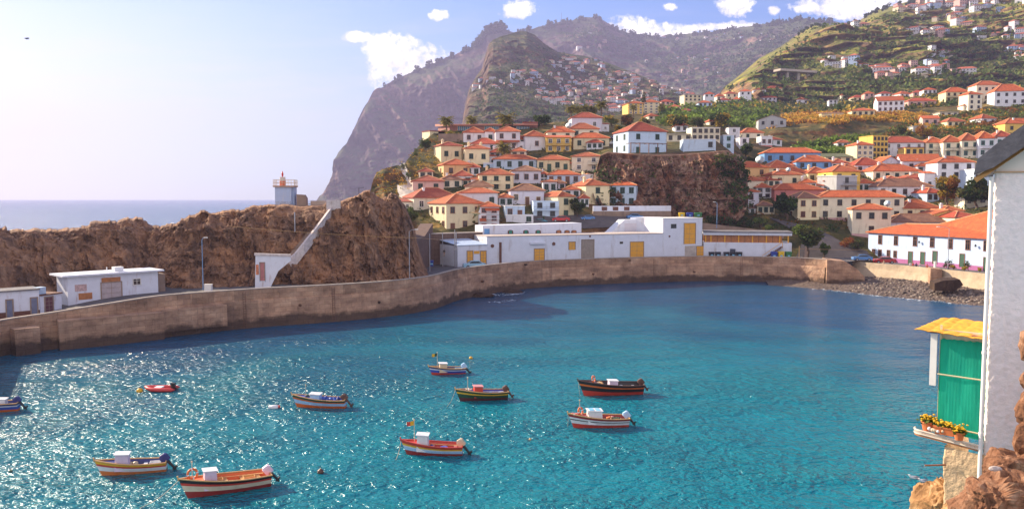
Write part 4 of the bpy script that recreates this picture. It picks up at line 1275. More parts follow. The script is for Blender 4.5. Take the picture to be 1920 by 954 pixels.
house(1597, 1670, 393, 443, 382, W_PALE, 'cream hipped-roof house with white dish projecting in front of the long street house', -14, 8, 2, 3, win='d', side=0, plinth=PINKBAND, rside=1, dish=(.9, .9), wins=[(0, 1), (1, 0), (1, 1), (1, 2)], found=6)
house(1668, 1788, 417, 431, 401, W_LAV, 'low house with broad weathered brown roof behind the blue-white seafront house', -3, 9, 1, 4, tile=T_BROWN, win='t', side=0, wins=[(0, 1)])
house(1694, 1764, 391, 412, 374, W_CREAM, 'cream house with double-peaked orange roof right of the long street house', 4, 9, 1, 3, win='d', side=0)
house(1752, 1800, 402, 420, 393, W_YELLOW, 'yellow-gabled house with flat outbuilding below the autumn trees', 4, 8, 1, 2, roof='gablef', win='d', side=0)
house(1645, 1748, 350, 370, 335, W_WHITE, 'white house with wide brown roof and small windows in the middle of the valley', 3, 9, 1, 5, tile=T_BROWN, win='d', side=0, chim=1)
house(1637, 1726, 321, 339, 308, W_PALE, 'cream house with long orange roof and small gable in the middle of the valley town', 4, 9, 1, 5, win='g', side=0, chim=2)
house(1700, 1752, 333, 350, 326, W_RED, 'house with bright red roof partly behind the trees', 0, 9, 1, 2, tile=T_RED, win='d', side=0)
house(1603, 1660, 310, 326, 296, W_LAV, 'white house with red-orange roof left of the small white gabled house', 2, 9, 1, 3, tile=T_RED, win='d', side=0)
house(1652, 1688, 305, 318, 294, W_LAV, 'small white gabled house with a row of windows', 0, 10, 1, 4, roof='gablef', win='g', side=0)
house(1690, 1764, 303, 322, 289, W_LAV, 'white house with lavender gable and long orange roof', -12, 10, 1, 2, roof='gable', win='d', side=0, balc=[(.05, .5, .1)])
house(1757, 1827, 305, 352, 293, W_WHITE, 'tall white apartment house with orange roof above the autumn trees', -4, 9, 3, 3, win='d', side=0)
house(1826, 1900, 318, 356, 312, W_LBLUE, 'long white building with rows of small windows half hidden by the foreground gable', -2, 9, 2, 6, roof='flat', tile=WHITE, win='d', side=0, oh=.1)
house(1830, 1905, 368, 384, 354, W_PALE, 'low house with orange roof beside the edge of the foreground wall', 0, 9, 1, 3, win='d', side=0)
house(1548, 1598, 295, 305, 286, W_CREAM, 'long low house with dark green flat roof under the golden slope', -6, 12, 1, 3, roof='lean', tile=material('mossy_roof', (0.10, 0.11, 0.05), 0.9, .3), win='d', side=0)
house(1606, 1637, 272, 302, 266, W_CREAM, 'cream three-storey apartment block with balcony left of the ochre tower', 4, 9, 3, 3, win='w', side=0, tile=T_ORANGE)
house(1636, 1664, 255, 297, 252, W_YELLOW, 'ochre tower block dotted with small square windows', 12, 9, 4, 4, roof='flat', tile=W_YELLOW, win='d', side=0, oh=.1)
house(1656, 1732, 268, 293, 256, W_WHITE, 'white two-storey house with red roof right of the ochre tower', -3, 9, 2, 4, tile=T_RED, win='w', side=0)
house(1697, 1732, 277, 293, 275, W_YELLOW, 'small yellow block with three dark windows in front of the white red-roofed house', 0, 6, 1, 3, roof='flat', tile=T_RED, win='d', side=0, oh=.3, Y=316)
g_ = 'terraced apartment houses in a row on the slope at the right'
house(1736, 1772, 268, 294, 257, W_PALE, 'cream terraced house with green awnings, first of the row right of the white red-roofed house', -8, 9, 2, 2, win='t', side=0, balc=[(.1, .9, .5)], group=g_)
house(1768, 1806, 267, 296, 254, W_PALE, 'cream terraced house with arched balcony, second of the row right of the white red-roofed house', -8, 9, 2, 2, win='t', side=0, balc=[(.1, .9, .5)], group=g_)
house(1802, 1836, 264, 296, 250, W_PALE, 'cream terraced house with orange gable, third of the row, above the tall white apartment house', -8, 9, 2, 2, win='t', side=0, balc=[(.1, .9, .5)], group=g_)
house(1834, 1866, 260, 296, 247, W_WHITE, 'white terraced house with green awning, fourth of the row, beside the foreground gable', -8, 9, 2, 2, win='t', side=0, balc=[(.1, .9, .5)], group=g_)
house(1864, 1900, 257, 296, 245, W_WHITE, 'white terraced house with red roof partly behind the foreground gable', -8, 9, 2, 2, tile=T_RED, win='t', side=0, group=g_)

# --- upper slopes
house(1645, 1695, 190, 211, 181, W_WHITE, 'large plain white house with red roof and lit gable on the upper slope', -14, 12, 2, 5, tile=T_ORANGE, win='b', side=0, roof='gable')
house(1703, 1755, 190, 201, 184, W_PINK, 'pink house with red roof right of the large plain white house on the upper slope', -4, 9, 1, 4, tile=T_RED, win='d', side=0)
house(1730, 1761, 223, 236, 217, W_PINK, 'small pink gabled house alone on the golden slope', -14, 9, 1, 2, win='d', side=0, roof='gable')
house(1762, 1797, 211, 220, 208, W_PALE, 'small pale flat house above the pink gabled house on the golden slope', -4, 8, 1, 3, roof='flat', tile=T_SLAB, win='d', side=0)
house(1712, 1738, 237, 247, 236, W_GREY, 'low stone outbuilding left of the pink gabled house', -4, 6, 1, 1, roof='flat', tile=T_SLAB, win=None, side=0)
house(1597, 1640, 208, 219, 203, W_CREAM, 'low cream house with orange roof on the edge of the golden slope', -8, 9, 1, 4, win='d', side=0)
house(1540, 1582, 213, 220, 209, W_CREAM, 'flat pale shed on the left part of the golden slope edge', -8, 10, 1, 2, roof='lean', tile=T_BROWN, win=None, side=0)
house(1815, 1841, 177, 206, 171, W_PALE, 'slender cream tower house with arched windows on the upper slope at the right', 6, 8, 3, 2, win='d', side=0)
house(1773, 1818, 173, 192, 164, W_CREAM, 'large cream villa with long veranda left of the slender tower house', -4, 10, 2, 4, win='d', side=0, balc=[(0, 1, .5)])
house(1830, 1880, 160, 192, 152, W_PALE, 'large pale villa with red roof and dark upper gallery right of the slender tower house', -4, 10, 2, 4, win='d', side=0)
house(1864, 1925, 172, 198, 158, W_WHITE, 'white villa with orange roof at the right edge of the upper slope', -10, 10, 2, 4, win='d', side=0)
house(1884, 1960, 232, 250, 222, W_YELLOW, 'bright yellow house at the right edge above the foreground gable', 0, 9, 1, 3, win='d', side=0)
house(1178, 1206, 194, 214, 190, W_YELLOW, 'tall yellow apartment block behind the palms, left half with turquoise side', 8, 12, 4, 3, win='w', side=0)
house(1206, 1236, 192, 213, 187, W_CREAM, 'pale yellow apartment block right of the tall yellow block on the back ridge', 4, 12, 4, 3, win='w', side=0)
# --- the smaller houses that fill the gaps between the ones above
C_ = {'w': (W_WHITE, 'white'), 'c': (W_CREAM, 'cream'), 'p': (W_PINK, 'pink'), 'b': (W_LBLUE, 'pale blue'), 'o': (W_PALE, 'pale'), 'l': (W_LAV, 'lavender-white'), 'y': (W_YELLOW, 'yellow'), 'g': (W_GREY, 'grey')}
R_ = {'o': (T_ORANGE, 'orange'), 'r': (T_RED, 'red'), 'b': (T_BROWN, 'brown')}
for xl, xr, ev, bs, pk, wc, rc, where in [
    (936, 962, 371, 386, 363, 'w', 'o', 'between the cream balcony house and the corner house'), (1088, 1104, 372, 388, 364, 'w', 'r', 'behind the round tree, left of the cream pergola house'),
    (940, 972, 268, 283, 259, 'w', 'o', 'right of the white two-storey house near the hilltop'), (962, 986, 262, 280, 254, 'o', 'o', 'left of the flagged white house near the hilltop'),
    (918, 948, 286, 299, 278, 'l', 'r', 'above the long pale blue-white house'), (958, 986, 284, 298, 277, 'o', 'o', 'above the right half of the long pale blue-white house'),
    (872, 900, 314, 330, 306, 'w', 'r', 'right of the peach house'), (868, 898, 338, 349, 330, 'o', 'o', 'below the peach house beside the pyramid roof'),
    (1014, 1026, 326, 343, 322, 'w', 'r', 'left end of the terrace house row'), (1090, 1118, 305, 320, 298, 'w', 'o', 'right edge of the left hill under the crag parapet'),
    (1092, 1122, 334, 346, 326, 'c', 'o', 'directly below the crag at the hill edge'), (786, 812, 322, 334, 315, 'o', 'r', 'on the brown slope above the pink house'),
    (1036, 1060, 344, 357, 337, 'l', 'b', 'below the terrace house with dark doors'), (1100, 1130, 268, 280, 261, 'w', 'r', 'right of the cream bungalow by the lane'),
    (1418, 1446, 352, 372, 343, 'w', 'o', 'right of the lavender-white house by the crag'), (1440, 1462, 338, 352, 330, 'o', 'r', 'left of the cream house above the red house'),
    (1500, 1530, 343, 358, 335, 'w', 'o', 'above the old cream house with brown roof'), (1420, 1452, 386, 402, 377, 'o', 'b', 'below the wide red-walled house'),
    (1545, 1572, 340, 356, 331, 'c', 'r', 'left of the yellow house in the valley'), (1608, 1640, 344, 360, 335, 'w', 'o', 'right of the grey modern house'),
    (1560, 1590, 306, 320, 298, 'w', 'r', 'below the dark green flat roof'), (1580, 1606, 316, 328, 308, 'o', 'o', 'above the yellow house in the valley'),
    (1720, 1758, 312, 326, 303, 'l', 'o', 'left of the tall white apartment house'), (1660, 1690, 338, 350, 330, 'c', 'r', 'above the wide brown roof in the valley'),
    (1738, 1770, 362, 378, 352, 'b', 'r', 'just left of the autumn tree'), (1615, 1650, 376, 388, 366, 'w', 'b', 'behind the long street house roof'),
    (1668, 1700, 384, 398, 374, 'o', 'o', 'at the right end of the long street house'), (1768, 1806, 396, 410, 386, 'w', 'o', 'below the broad dark tree'),
    (1790, 1840, 408, 424, 396, 'o', 'r', 'behind the right half of the seafront house roof'), (1720, 1752, 418, 430, 408, 'w', 'o', 'close behind the seafront house roof'),
    (1570, 1600, 268, 278, 262, 'w', 'o', 'under the golden slope left of the cream block'), (1526, 1550, 300, 309, 294, 'o', 'r', 'right end of the bright blue houses'),
    (1486, 1512, 284, 293, 279, 'c', 'o', 'behind the long bright blue house'), (1440, 1466, 262, 273, 256, 'w', 'r', 'right of the white cube house under the golden slope'),
    (1330, 1352, 228, 238, 222, 'o', 'o', 'behind the modern cream house'), (1266, 1290, 236, 247, 230, 'w', 'r', 'behind the low cream terrace house'),
    (1736, 1766, 276, 288, 270, 'w', 'o', 'in front of the first terraced house'), (1776, 1810, 228, 238, 221, 'c', 'o', 'on the golden slope below the slender tower house'),
    (1840, 1868, 222, 234, 214, 'w', 'o', 'on the golden slope right of the others'), (1806, 1834, 198, 206, 192, 'o', 'r', 'at the foot of the slender tower house')]:
    house(xl, xr, ev, bs, pk, C_[wc][0], f'small {C_[wc][1]} house with {R_[rc][1]} roof {where}', (int(xl) * 13) % 25 - 9, 7 + int(xl) % 3, 1 if bs - ev < 17 else 2, 2 if xr - xl < 30 else 3,
          tile=R_[rc][0], win='gbdw'[int(xl) % 4], side=int(xl) % 2, chim=1 if int(xr) % 3 == 0 else 0)
# ---------------------------------------------------------------- buildings with their own shapes
ORANGE_DOOR = material('yellow_door_paint', (0.75, 0.36, 0.03), 0.6, 0.1)
TIMBER = material('varnished_timber', (0.42, 0.16, 0.05), 0.6, 0.25, 2.0)
QW = material('quay_whitewash', (0.68, 0.71, 0.80), 0.85, 0.06, 0.6, stain=((0.35, 0.28, 0.24), 0.55, 0.7))
BLACKP = material('black_plastic', (0.02, 0.022, 0.028), 0.5)


DARKF = material('door_frame_grey', (.30, .22, .17), .8, .2, 2)


class Front:
    """a facade plane between two photo pixels on the ground; gives local coordinates of photo pixels on it"""
    def __init__(s, xl, yl, Yl, xr, yr, Yr):
        s.p0, s.p1 = at(xl, yl, Yl), at(xr, yr, Yr)
        d = s.p1 - s.p0; s.w = math.hypot(d.x, d.y); s.rz = math.atan2(d.y, d.x)
        s.d = Vector((d.x / s.w, d.y / s.w, 0)); s.n = Vector((s.d.y, -s.d.x, 0))
    def at(s, px, py, out=0.0):
        dr = Vector(px_dir(px, py)); o = Vector((0, 0, CAM_Z))
        q = s.p0 + s.n * out
        k = (q - o).dot(s.n) / dr.dot(s.n)
        p = o + dr * k - s.p0
        return p.dot(s.d), p.z
    def root(s, name, label, cat): return thing(name, label, cat, s.p0, s.rz)


# long white quay building
fq = Front(913, 497, 189.5, 1316, 486, 213)
qb = fq.root('quay_building', 'long white harbour building with yellow doors stretching behind the curved wall', 'building')
xa, z0 = fq.at(913, 497); _, zt1 = fq.at(913, 444); xb, zt2 = fq.at(1283, 437)
x2, _ = fq.at(1243, 436); x3, zt3 = fq.at(1317, 409); x4, _ = fq.at(1283, 470)
zb = -1.0
mb = MB()
mb.add([(0, 0, zb), (x2, 0, zb), (x2, 0, zt2), (0, 0, zt1), (0, 9, zb), (x2, 9, zb), (x2, 9, zt2), (0, 9, zt1)], [(0, 1, 2, 3), (1, 5, 6, 2), (5, 4, 7, 6), (4, 0, 3, 7), (3, 2, 6, 7)])
mb.box((x2 + .004, -0.02, zb), (x3, 9.5, zt3))
mb.build('wall', QW, qb)
# coping along the long wall
MB().add([(-.1, -.12, zt1 + .003), (x2 - .01, -.12, zt2 + .003), (x2 - .01, -.12, zt2 + .16), (-.1, -.12, zt1 + .16), (-.1, 9.1, zt1 + .003), (x2 - .01, 9.1, zt2 + .003), (x2 - .01, 9.1, zt2 + .16), (-.1, 9.1, zt1 + .16)],
         [(0, 1, 2, 3), (1, 5, 6, 2), (5, 4, 7, 6), (4, 0, 3, 7), (3, 2, 6, 7), (4, 5, 1, 0)]).build('roof', material('roof_edge', (0.50, 0.42, 0.37), 0.9, .2), qb)
MB().box((x2 - .1, -.1, zt3 + .003), (x3 + .08, 9.6, zt3 + .12)).build('roof', WHITE, qb)


def panel(f, root, name, x0, y0, x1, y1, mat, out=0.06, thick=0.08):
    a, zt = f.at(x0, y0); b_, zb_ = f.at(x1, y1)
    o = MB().box((a, -out - thick, zb_), (b_, -out, zt)).build(name, mat, root)
    if 'door' in name and name != 'door_jamb' and name != 'door_lintel' or 'shutter' in name or name == 'gateway':
        e = .16; y0, y1 = -out - thick - .07, -out - .002
        q = MB().box((a - e, y0, zb_), (a - .003, y1, zt + e)).box((b_ + .003, y0, zb_), (b_ + e, y1, zt + e)).box((a, y0, zt + .003), (b_, y1, zt + e))
        q.build('frame', DARKF, o)
        if b_ - a > 1.2 and name != 'gateway':
            q = MB()
            q.box(((a + b_) / 2 - .03, -out - thick - .012, zb_ + .05), ((a + b_) / 2 + .03, -out - thick - .001, zt - .05))
            for k in (1, 2, 3): z_ = zb_ + (zt - zb_) * k / 4; q.box((a + .05, -out - thick - .014, z_ - .025), (b_ - .05, -out - thick - .0015, z_ + .025))
            q.build('board_joint', DARKF, o)
    return o


for (x0, y0, x1, y1) in ((1002, 467, 1020, 489), (1182, 454, 1206, 486)):
    panel(fq, qb, 'door', x0, y0, x1, y1, ORANGE_DOOR, 0.0, .06)
panel(fq, qb, 'window_shutter', 1067, 454, 1078, 468, ORANGE_DOOR, 0.0, .06)
panel(fq, qb, 'tall_shutter', 1283, 419, 1303, 457, ORANGE_DOOR, 0.02, .06)
panel(fq, qb, 'window', 1258, 420, 1268, 428, GLASS, 0.02, .05)
panel(fq, qb, 'side_door', 1306, 462, 1319, 484, ORANGE_DOOR, 0.02, .05)
panel(fq, qb, 'recess_panel', 1284, 461, 1304, 486, T_SLAB, 0.02, .03)
GREYOP = material('bare_render', (0.30, 0.25, 0.21), 0.9, 0.15)
panel(fq, qb, 'gateway', 1091, 450, 1113, 484, GREYOP, 0.0, .04)
panel(fq, qb, 'ledge', 993, 454, 1021, 457, QW, 0.0, .6)
DARKR = material('drain_rust', (0.14, 0.055, 0.035), 0.8)
for x, y in ((923, 461), (1038, 457)):
    a, z = fq.at(x, y)
    MB().tube([(a, .0, z), (a, -.2, z)], .42, 8).build('vent', DARKR, qb)
for x, y in ((1106, 443), (1255, 443)):
    a, z = fq.at(x, y); MB().tube([(a, .0, z), (a, -.15, z)], .25, 8).build('vent', DARKR, qb)
panel(fq, qb, 'window', 1162, 453, 1168, 457, GLASS, 0.0, .05)
a, z = fq.at(938, 470); MB().box((a - .25, -.25, -.8), (a + .25, 0, z + 2)).build('drainpipe', DARKR, qb)
# wedge on the roof and lit block
yo = 5.0
fr2 = Front(1142, 437, 215, 1214, 437, 219)
rw_ = fr2.root('roof_ramp', 'white sloping stair wall on the roof of the quay building', 'stair wall')
pts = [fr2.at(*p) for p in ((1142, 439), (1210, 437), (1210, 411), (1171, 412))]
MB().add([(x, 0, z) for x, z in pts] + [(x, 3.5, z) for x, z in pts], [(0, 1, 2, 3), (7, 6, 5, 4), (0, 4, 5, 1), (1, 5, 6, 2), (2, 6, 7, 3), (3, 7, 4, 0)]).build('wall', QW, rw_)
MB().box((fr2.at(1171, 430)[0], -.04, fr2.at(1171, 436)[1]), (fr2.at(1209, 430)[0], -.005, fr2.at(1209, 418)[1])).build('inset_panel', W_LAV, rw_)
fr3 = Front(1213, 437, 216, 1243, 437, 224)
rb_ = fr3.root('roof_room', 'small sunlit white rooftop room with narrow yellow door beside the tall block', 'rooftop room')
za, zb_ = fr3.at(1213, 438)[1], fr3.at(1213, 408)[1]
MB().box((0, 0, za - .5), (fr3.w - .3, 5, zb_)).build('wall', QW, rb_)
panel(fr3, rb_, 'door', 1219, 419, 1225, 436, ORANGE_DOOR, 0, .05)

# annex at the left with two yellow doors
fa = Front(858, 500, 184.5, 914, 496.5, 188.8)
an = fa.root('quay_annex', 'low white annex with two yellow doors at the left end of the harbour building', 'annex')
zt = fa.at(858, 461)[1]
MB().box((0, 0, -1), (fa.w - .02, 9, zt)).build('wall', QW, an)
MB().add([(-.15, -.2, zt + .003), (fa.w, -.2, zt + .003), (fa.w, 9, zt + 1.0), (-.15, 9, zt + 1.0), (-.15, -.2, zt + .15), (fa.w, -.2, zt + .15), (fa.w, 9, zt + 1.15), (-.15, 9, zt + 1.15)],
         [(0, 1, 5, 4), (1, 2, 6, 5), (2, 3, 7, 6), (3, 0, 4, 7), (4, 5, 6, 7), (3, 2, 1, 0)]).build('roof', material('pale_blue_roof', (0.42, 0.52, 0.68), 0.6), an)
for x0, x1 in ((876, 886), (901, 911)): panel(fa, an, 'door', x0, 471, x1, 496, ORANGE_DOOR, 0, .06)
panel(fa, an, 'transom', 888.5, 470.5, 899, 475.5, ORANGE_DOOR, 0, .06)
# white parapet behind the annex
fp = Front(873, 460, 198, 914, 459, 199)
pp = fp.root('yard_wall', 'white yard wall rising behind the annex roof', 'wall')
zt = fp.at(873, 443)[1]
MB().box((0, 0, -3), (fp.w, .4, zt)).build('wall', QW, pp)

# upper long low building with arched windows
fu = Front(905, 446, 199.5, 1090, 438, 209)
ub = fu.root('upper_range', 'long low white building with arched windows and a blue patch behind the quay roof', 'building')
zt = fu.at(905, 423)[1]; zt_r = fu.at(1090, 418)[1]
MB().add([(0, 0, -4), (fu.w, 0, -4), (fu.w, 0, zt_r), (0, 0, zt), (0, 6, -4), (fu.w, 6, -4), (fu.w, 6, zt_r), (0, 6, zt)], [(0, 1, 2, 3), (1, 5, 6, 2), (5, 4, 7, 6), (4, 0, 3, 7), (3, 2, 6, 7)]).build('wall', QW, ub)
panel(fu, ub, 'blue_patch', 908, 429, 918, 444, W_BLUE, 0, .03)
GREENW = material('green_shutter_bright', (0.02, 0.22, 0.15), 0.6)
for x, m_ in ((957, GREENW), (986, GREENW), (1009, GREENW), (1047.5, TIMBER), (1063, TIMBER), (1076, TIMBER)):
    a, z1 = fu.at(x - 5, 432.5); b_, z2 = fu.at(x + 5, 441.5)
    z1 = z2 + 1.05
    w_ = b_ - a
    o = MB()
    arc = [(a + w_ * (0.5 - 0.5 * math.cos(math.pi * k / 8)), -.09, z1 + .35 * math.sin(math.pi * k / 8)) for k in range(9)]
    o.add([(a, -.09, z2)] + arc + [(b_, -.09, z2)] + [(a, 0, z2)] + [(x_, 0, z_) for x_, y_, z_ in arc] + [(b_, 0, z2)], [tuple(range(11))[::-1]] + [(i, (i + 1) % 11, 11 + (i + 1) % 11, 11 + i) for i in range(11)])
    wd = o.build('window', DARKR, ub)
    MB().box((a + w_ * .22, -.13, z2 + .05), (b_ - w_ * .22, -.093, z1 + .2)).build('shutter', m_, wd)

# seafront restaurant: white base, timber window band, flat grey roof
fs_ = Front(1319, 486, 213, 1484, 486, 208.5)
rs_ = fs_.root('restaurant', 'seafront restaurant with timber window band over a white wall, right of the tall yellow shutter', 'restaurant')
za, zc_, zd = fs_.at(1319, 486)[1] - 1, fs_.at(1319, 454)[1], fs_.at(1319, 440.5)[1]
MB().box((0, 0, za), (fs_.w, 9, zc_)).build('wall', QW, rs_)
MB().box((.15, .45, zc_ + .003), (fs_.w - 2.4, 8.6, zd)).build('timber_screen', TIMBER, rs_)
for x in (1322, 1332, 1358, 1384, 1410, 1436, 1461):
    a = fs_.at(x, 445)[0]; MB().box((a, .1, zc_ + .004), (a + .32, .44, zd - .002)).build('post', ORANGE_DOOR, rs_)
for x in (1345, 1371, 1397, 1423, 1449):
    a = fs_.at(x, 445)[0]; MB().box((a - .06, .36, zc_ + .02), (a + .06, .446, zd - .05)).build('mullion', DOORB, rs_)
MB().box((-.1, -.15, zd + .003), (fs_.w, 9.2, zd + .75)).build('fascia', QW, rs_)
MB().box((-.2, -.5, zd + .755), (fs_.w + .15, 9.5, zd + 1.0)).build('roof', T_GREY, rs_)
a = fs_.at(1477, 445)[0]; MB().box((a, .1, zc_ + .004), (a + .3, .4, zd)).build('post', ORANGE_DOOR, rs_)
p, q = fs_.at(1428, 486), fs_.at(1466, 462)
st_ = MB()
n_ = 12
for k in range(n_):
    x_ = p[0] + (q[0] - p[0]) * k / n_; z_ = p[1] + (q[1] - p[1]) * k / n_
    st_.box((x_, -1.3, z_), (x_ + (q[0] - p[0]) / n_ + .1, -.004, z_ + (q[1] - p[1]) / n_ * .9))
so = st_.build('staircase', DARKR, rs_)
MB().tube([(p[0], -1.25, p[1] + 1.0), (q[0], -1.25, q[1] + 1.2)], .06, 6).tube([(q[0], -1.25, q[1]), (q[0], -1.25, q[1] + 1.3)], .07, 6).build('handrail', ORANGE_DOOR, so)
# stone terrace wall behind the restaurant
fz = Front(1318, 436, 226, 1470, 439, 224)
tw = fz.root('terrace_wall', 'rough stone retaining wall behind the grey restaurant roof', 'retaining wall')
a, b_ = fz.at(1318, 418)[1], fz.at(1440, 436)[1]
MB().add([(0, 0, -4), (fz.w, 0, -4), (fz.w, 0, b_), (0, 0, a), (0, 1, -4), (fz.w, 1, -4), (fz.w, 1, b_), (0, 1, a)], [(0, 1, 2, 3), (1, 5, 6, 2), (5, 4, 7, 6), (4, 0, 3, 7), (3, 2, 6, 7)]).build('wall', CONC, tw)
# street in front of the pair of houses, with white parapet
fv = Front(1112, 411, 226, 1258, 404, 231)
pv_ = fv.root('parapet_wall', 'stone retaining wall with white parapet and brick panels under the pair of houses', 'retaining wall')
z1, z2, z3 = fv.at(1112, 411)[1] - 3, fv.at(1180, 396)[1], fv.at(1180, 386)[1]
MB().box((0, 0, z1), (fv.w, 1, z2)).build('wall', CONC, pv_)
MB().box((0, -.05, z2 + .003), (fv.w, .35, z3)).build('parapet', QW, pv_)
for x in (1128, 1149, 1170):
    a = fv.at(x, 390)[0]; MB().box((a, -.1, z2 + .2), (a + 1.6, -.055, z3 - .25)).build('brick_panel', DARKR, pv_)
STREET = material('street_asphalt', (0.10, 0.085, 0.085), 0.9, 0.2, 0.6)
def patch(name, pts, mat, lift=0.25):
    """pts: list of (px, py) pairs of left/right edge running up the slope"""
    V = np.zeros((len(pts), 9, 3))
    for i, (a, b_) in enumerate(pts):
        for k in range(9):
            x = a[0] + (b_[0] - a[0]) * k / 8; y = a[1] + (b_[1] - a[1]) * k / 8
            V[i, k] = town.point(x, y)
    V[..., 2] += lift
    V = beach_refine(V, 25)
    return tag(obj(name, grid_mesh(name, V, mat)), kind='structure')
patch('street', [((985, 436), (1262, 424)), ((985, 424), (1262, 416)), ((985, 415), (1250, 411)), ((1000, 408), (1120, 405))], STREET, 0.45)
patch('hill_road', [((1488, 492), (1640, 492)), ((1500, 470), (1625, 474)), ((1505, 452), (1580, 458)), ((1490, 436), (1560, 446)), ((1460, 420), (1540, 436)), ((1440, 410), (1500, 424))], STREET, 0.5)

# brown retaining wall under the corner house, with ramp
fw = Front(793, 515, 161, 862, 499, 188)
rt_ = fw.root('retaining_wall', 'high brown stone retaining wall below the cream corner house', 'retaining wall')
BROWNW = material('brown_masonry', (0.15, 0.09, 0.068), 0.92, 0.3, 1.2, bump=.8, bscale=3, stain=((0.06, 0.035, 0.028), .5, .6))
fw2 = Front(805, 500, 190, 905, 490, 199)
zt = fw2.at(850, 438)[1]
o = MB().box((0, 0, -4), (fw2.w, 2, zt)).build('wall', BROWNW, rt_)
o.matrix_local = Matrix.Translation(Vector((0, 0, 0)))
rt_.location = fw2.p0; rt_.rotation_euler = (0, 0, fw2.rz)
cpo = MB().box((-.1, -.15, zt + .003), (fw2.w, 2.1, zt + .2)).build('coping', CONC_TOP, rt_)
fw3 = Front(781, 512, 168, 812, 480, 193)
o3 = fw3.root('ramp_wall', 'stepped brown stone wall climbing from the quay beside the rock ridge', 'retaining wall')
MB().add([(0, 0, -3), (fw3.w, 0, -3), (fw3.w, 0, 9.5), (fw3.w * .5, 0, 7.2), (0, 0, 6.4), (0, 3, -3), (fw3.w, 3, -3), (fw3.w, 3, 9.5), (fw3.w * .5, 3, 7.2), (0, 3, 6.4)],
         [(0, 1, 2, 3, 4), (9, 8, 7, 6, 5), (0, 5, 6, 1), (1, 6, 7, 2), (2, 7, 8, 3), (3, 8, 9, 4), (4, 9, 5, 0)]).build('wall', BROWNW, o3)

# blue-white seafront house at the right
fb = Front(1627, 489, 219, 1856, 510, 184)
bh = fb.root('seafront_house', 'long blue-white two-storey seafront house with big orange roof and magenta plinth', 'house')
h = fb.at(1627, 436)[1]
w_ = fb.w
MB().box((0, 0, -2), (w_, 13, h)).build('wall', wallmat('seafront_shade_blue', (0.46, 0.61, 0.86)), bh)  # plaster tinted blue all over to stand in for the wall's shade
MB().box((-.03, -.03, -1.9), (w_ + .03, 1, fb.at(1640, 481)[1])).build('plinth', MAGBAND, bh)
xs_, _ = fb.at(1735, 430)
zr = at(1832, 391, fb.p1.y + 7).z - fb.p0.z
r_ = MB()
# low hipped part, then the high part
xk = fb.at(1722, 440)[0]; xpk = fb.at(1834, 400)[0]
e = h + .1
r_.add([(-.6, -.6, e), (w_ + 12, -.6, e), (w_ + 12, 13.6, e), (-.6, 13.6, e), (6.5, 6.5, e + 2.4), (xk, 6.5, e + 2.5), (xpk, 6.5, zr), (xpk + 8, 6.5, zr - 0.3),
        (-.6, -.6, h), (w_ + 12, -.6, h), (w_ + 12, 13.6, h), (-.6, 13.6, h)],
       [(0, 1, 6, 5, 4), (1, 7, 6), (1, 2, 7), (2, 3, 4, 5, 6, 7), (3, 0, 4), (8, 9, 1, 0), (9, 10, 2, 1), (10, 11, 3, 2), (11, 8, 0, 3), (11, 10, 9, 8)])
r_.v[4 + 0] = (6.5, 6.5, e + 2.4)
ro = r_.build('roof', T_ORANGE, bh)
MB().tube([(w_ + 12, -.6, e + .05), (xpk + 8, 6.5, zr - .25)], .14, 5).tube([(-.6, -.6, e + .05), (6.5, 6.5, e + 2.45)], .14, 5).tube([(6.5, 6.5, e + 2.45), (xk, 6.5, e + 2.55), (xpk, 6.5, zr + .05)], .14, 5).build('ridge_cap', T_CAP, ro)
for x, y in ((1650.5, 449), (1680, 451), (1716, 452.5), (1748, 454.5), (1782, 457), (1815, 459), (1849, 461)):
    a, z = fb.at(x, y); add_window(bh, 'b', a, 0, z, 1.15, 2.2)
for x, y in ((1638, 473), (1650, 474), (1666, 475), (1678.5, 476.5)):
    a, z = fb.at(x, y); add_window(bh, 'b', a, 0, z, 0.95, 1.6)
for x, y in ((1707, 483), (1730, 484), (1753, 482.5), (1804, 488), (1849, 495)):
    a, z = fb.at(x, y); add_door(bh, a, 0, z - 1.6, 0, 1.25, 3.1, DOORG)
for x, y in ((1726, 455), (1832, 462)):
    a, z = fb.at(x, y)
    MB().tube([(a, 0, z), (a, -.5, z + .3)], .03, 5).box((a - .14, -.64, z - .1), (a + .14, -.36, z + .35)).lathe((a, -.5, z + .35), [(.2, 0), (.02, .18)], 6).build('wall_lantern', BLACKP, bh)
# right return of the house behind the foreground wall
MB().box((w_ + .01, .3, -2), (w_ + 11.5, 13, h)).build('side_wing', W_PALE, bh)

# long red-brown building on the hilltop
fh = Front(843, 251, 306, 1004, 251, 322)
hb = fh.root('hilltop_building', 'long low red-brown modern building with blue glass strip across the hilltop', 'building')
h = fh.at(843, 234)[1]; h2 = fh.at(1004, 233)[1]
MB().box((0, 0, -4), (fh.w, 12, h - .2)).build('wall', W_BRICK, hb)
MB().add([(-.8, -1, h), (fh.w + .5, -1, h2), (fh.w + .5, 13, h2 + 1.2), (-.8, 13, h + 1.2), (-.8, -1, h - .55), (fh.w + .5, -1, h2 - .55), (fh.w + .5, 13, h2 + .3), (-.8, 13, h + .3)],
         [(0, 1, 2, 3), (7, 6, 5, 4), (0, 4, 5, 1), (1, 5, 6, 2), (2, 6, 7, 3), (3, 7, 4, 0)]).build('roof', material('copper_red_roof', (0.42, 0.17, 0.11), .7, .15, .3), hb)
BGL = material('blue_glazing', (0.05, 0.16, 0.24), 0.15)
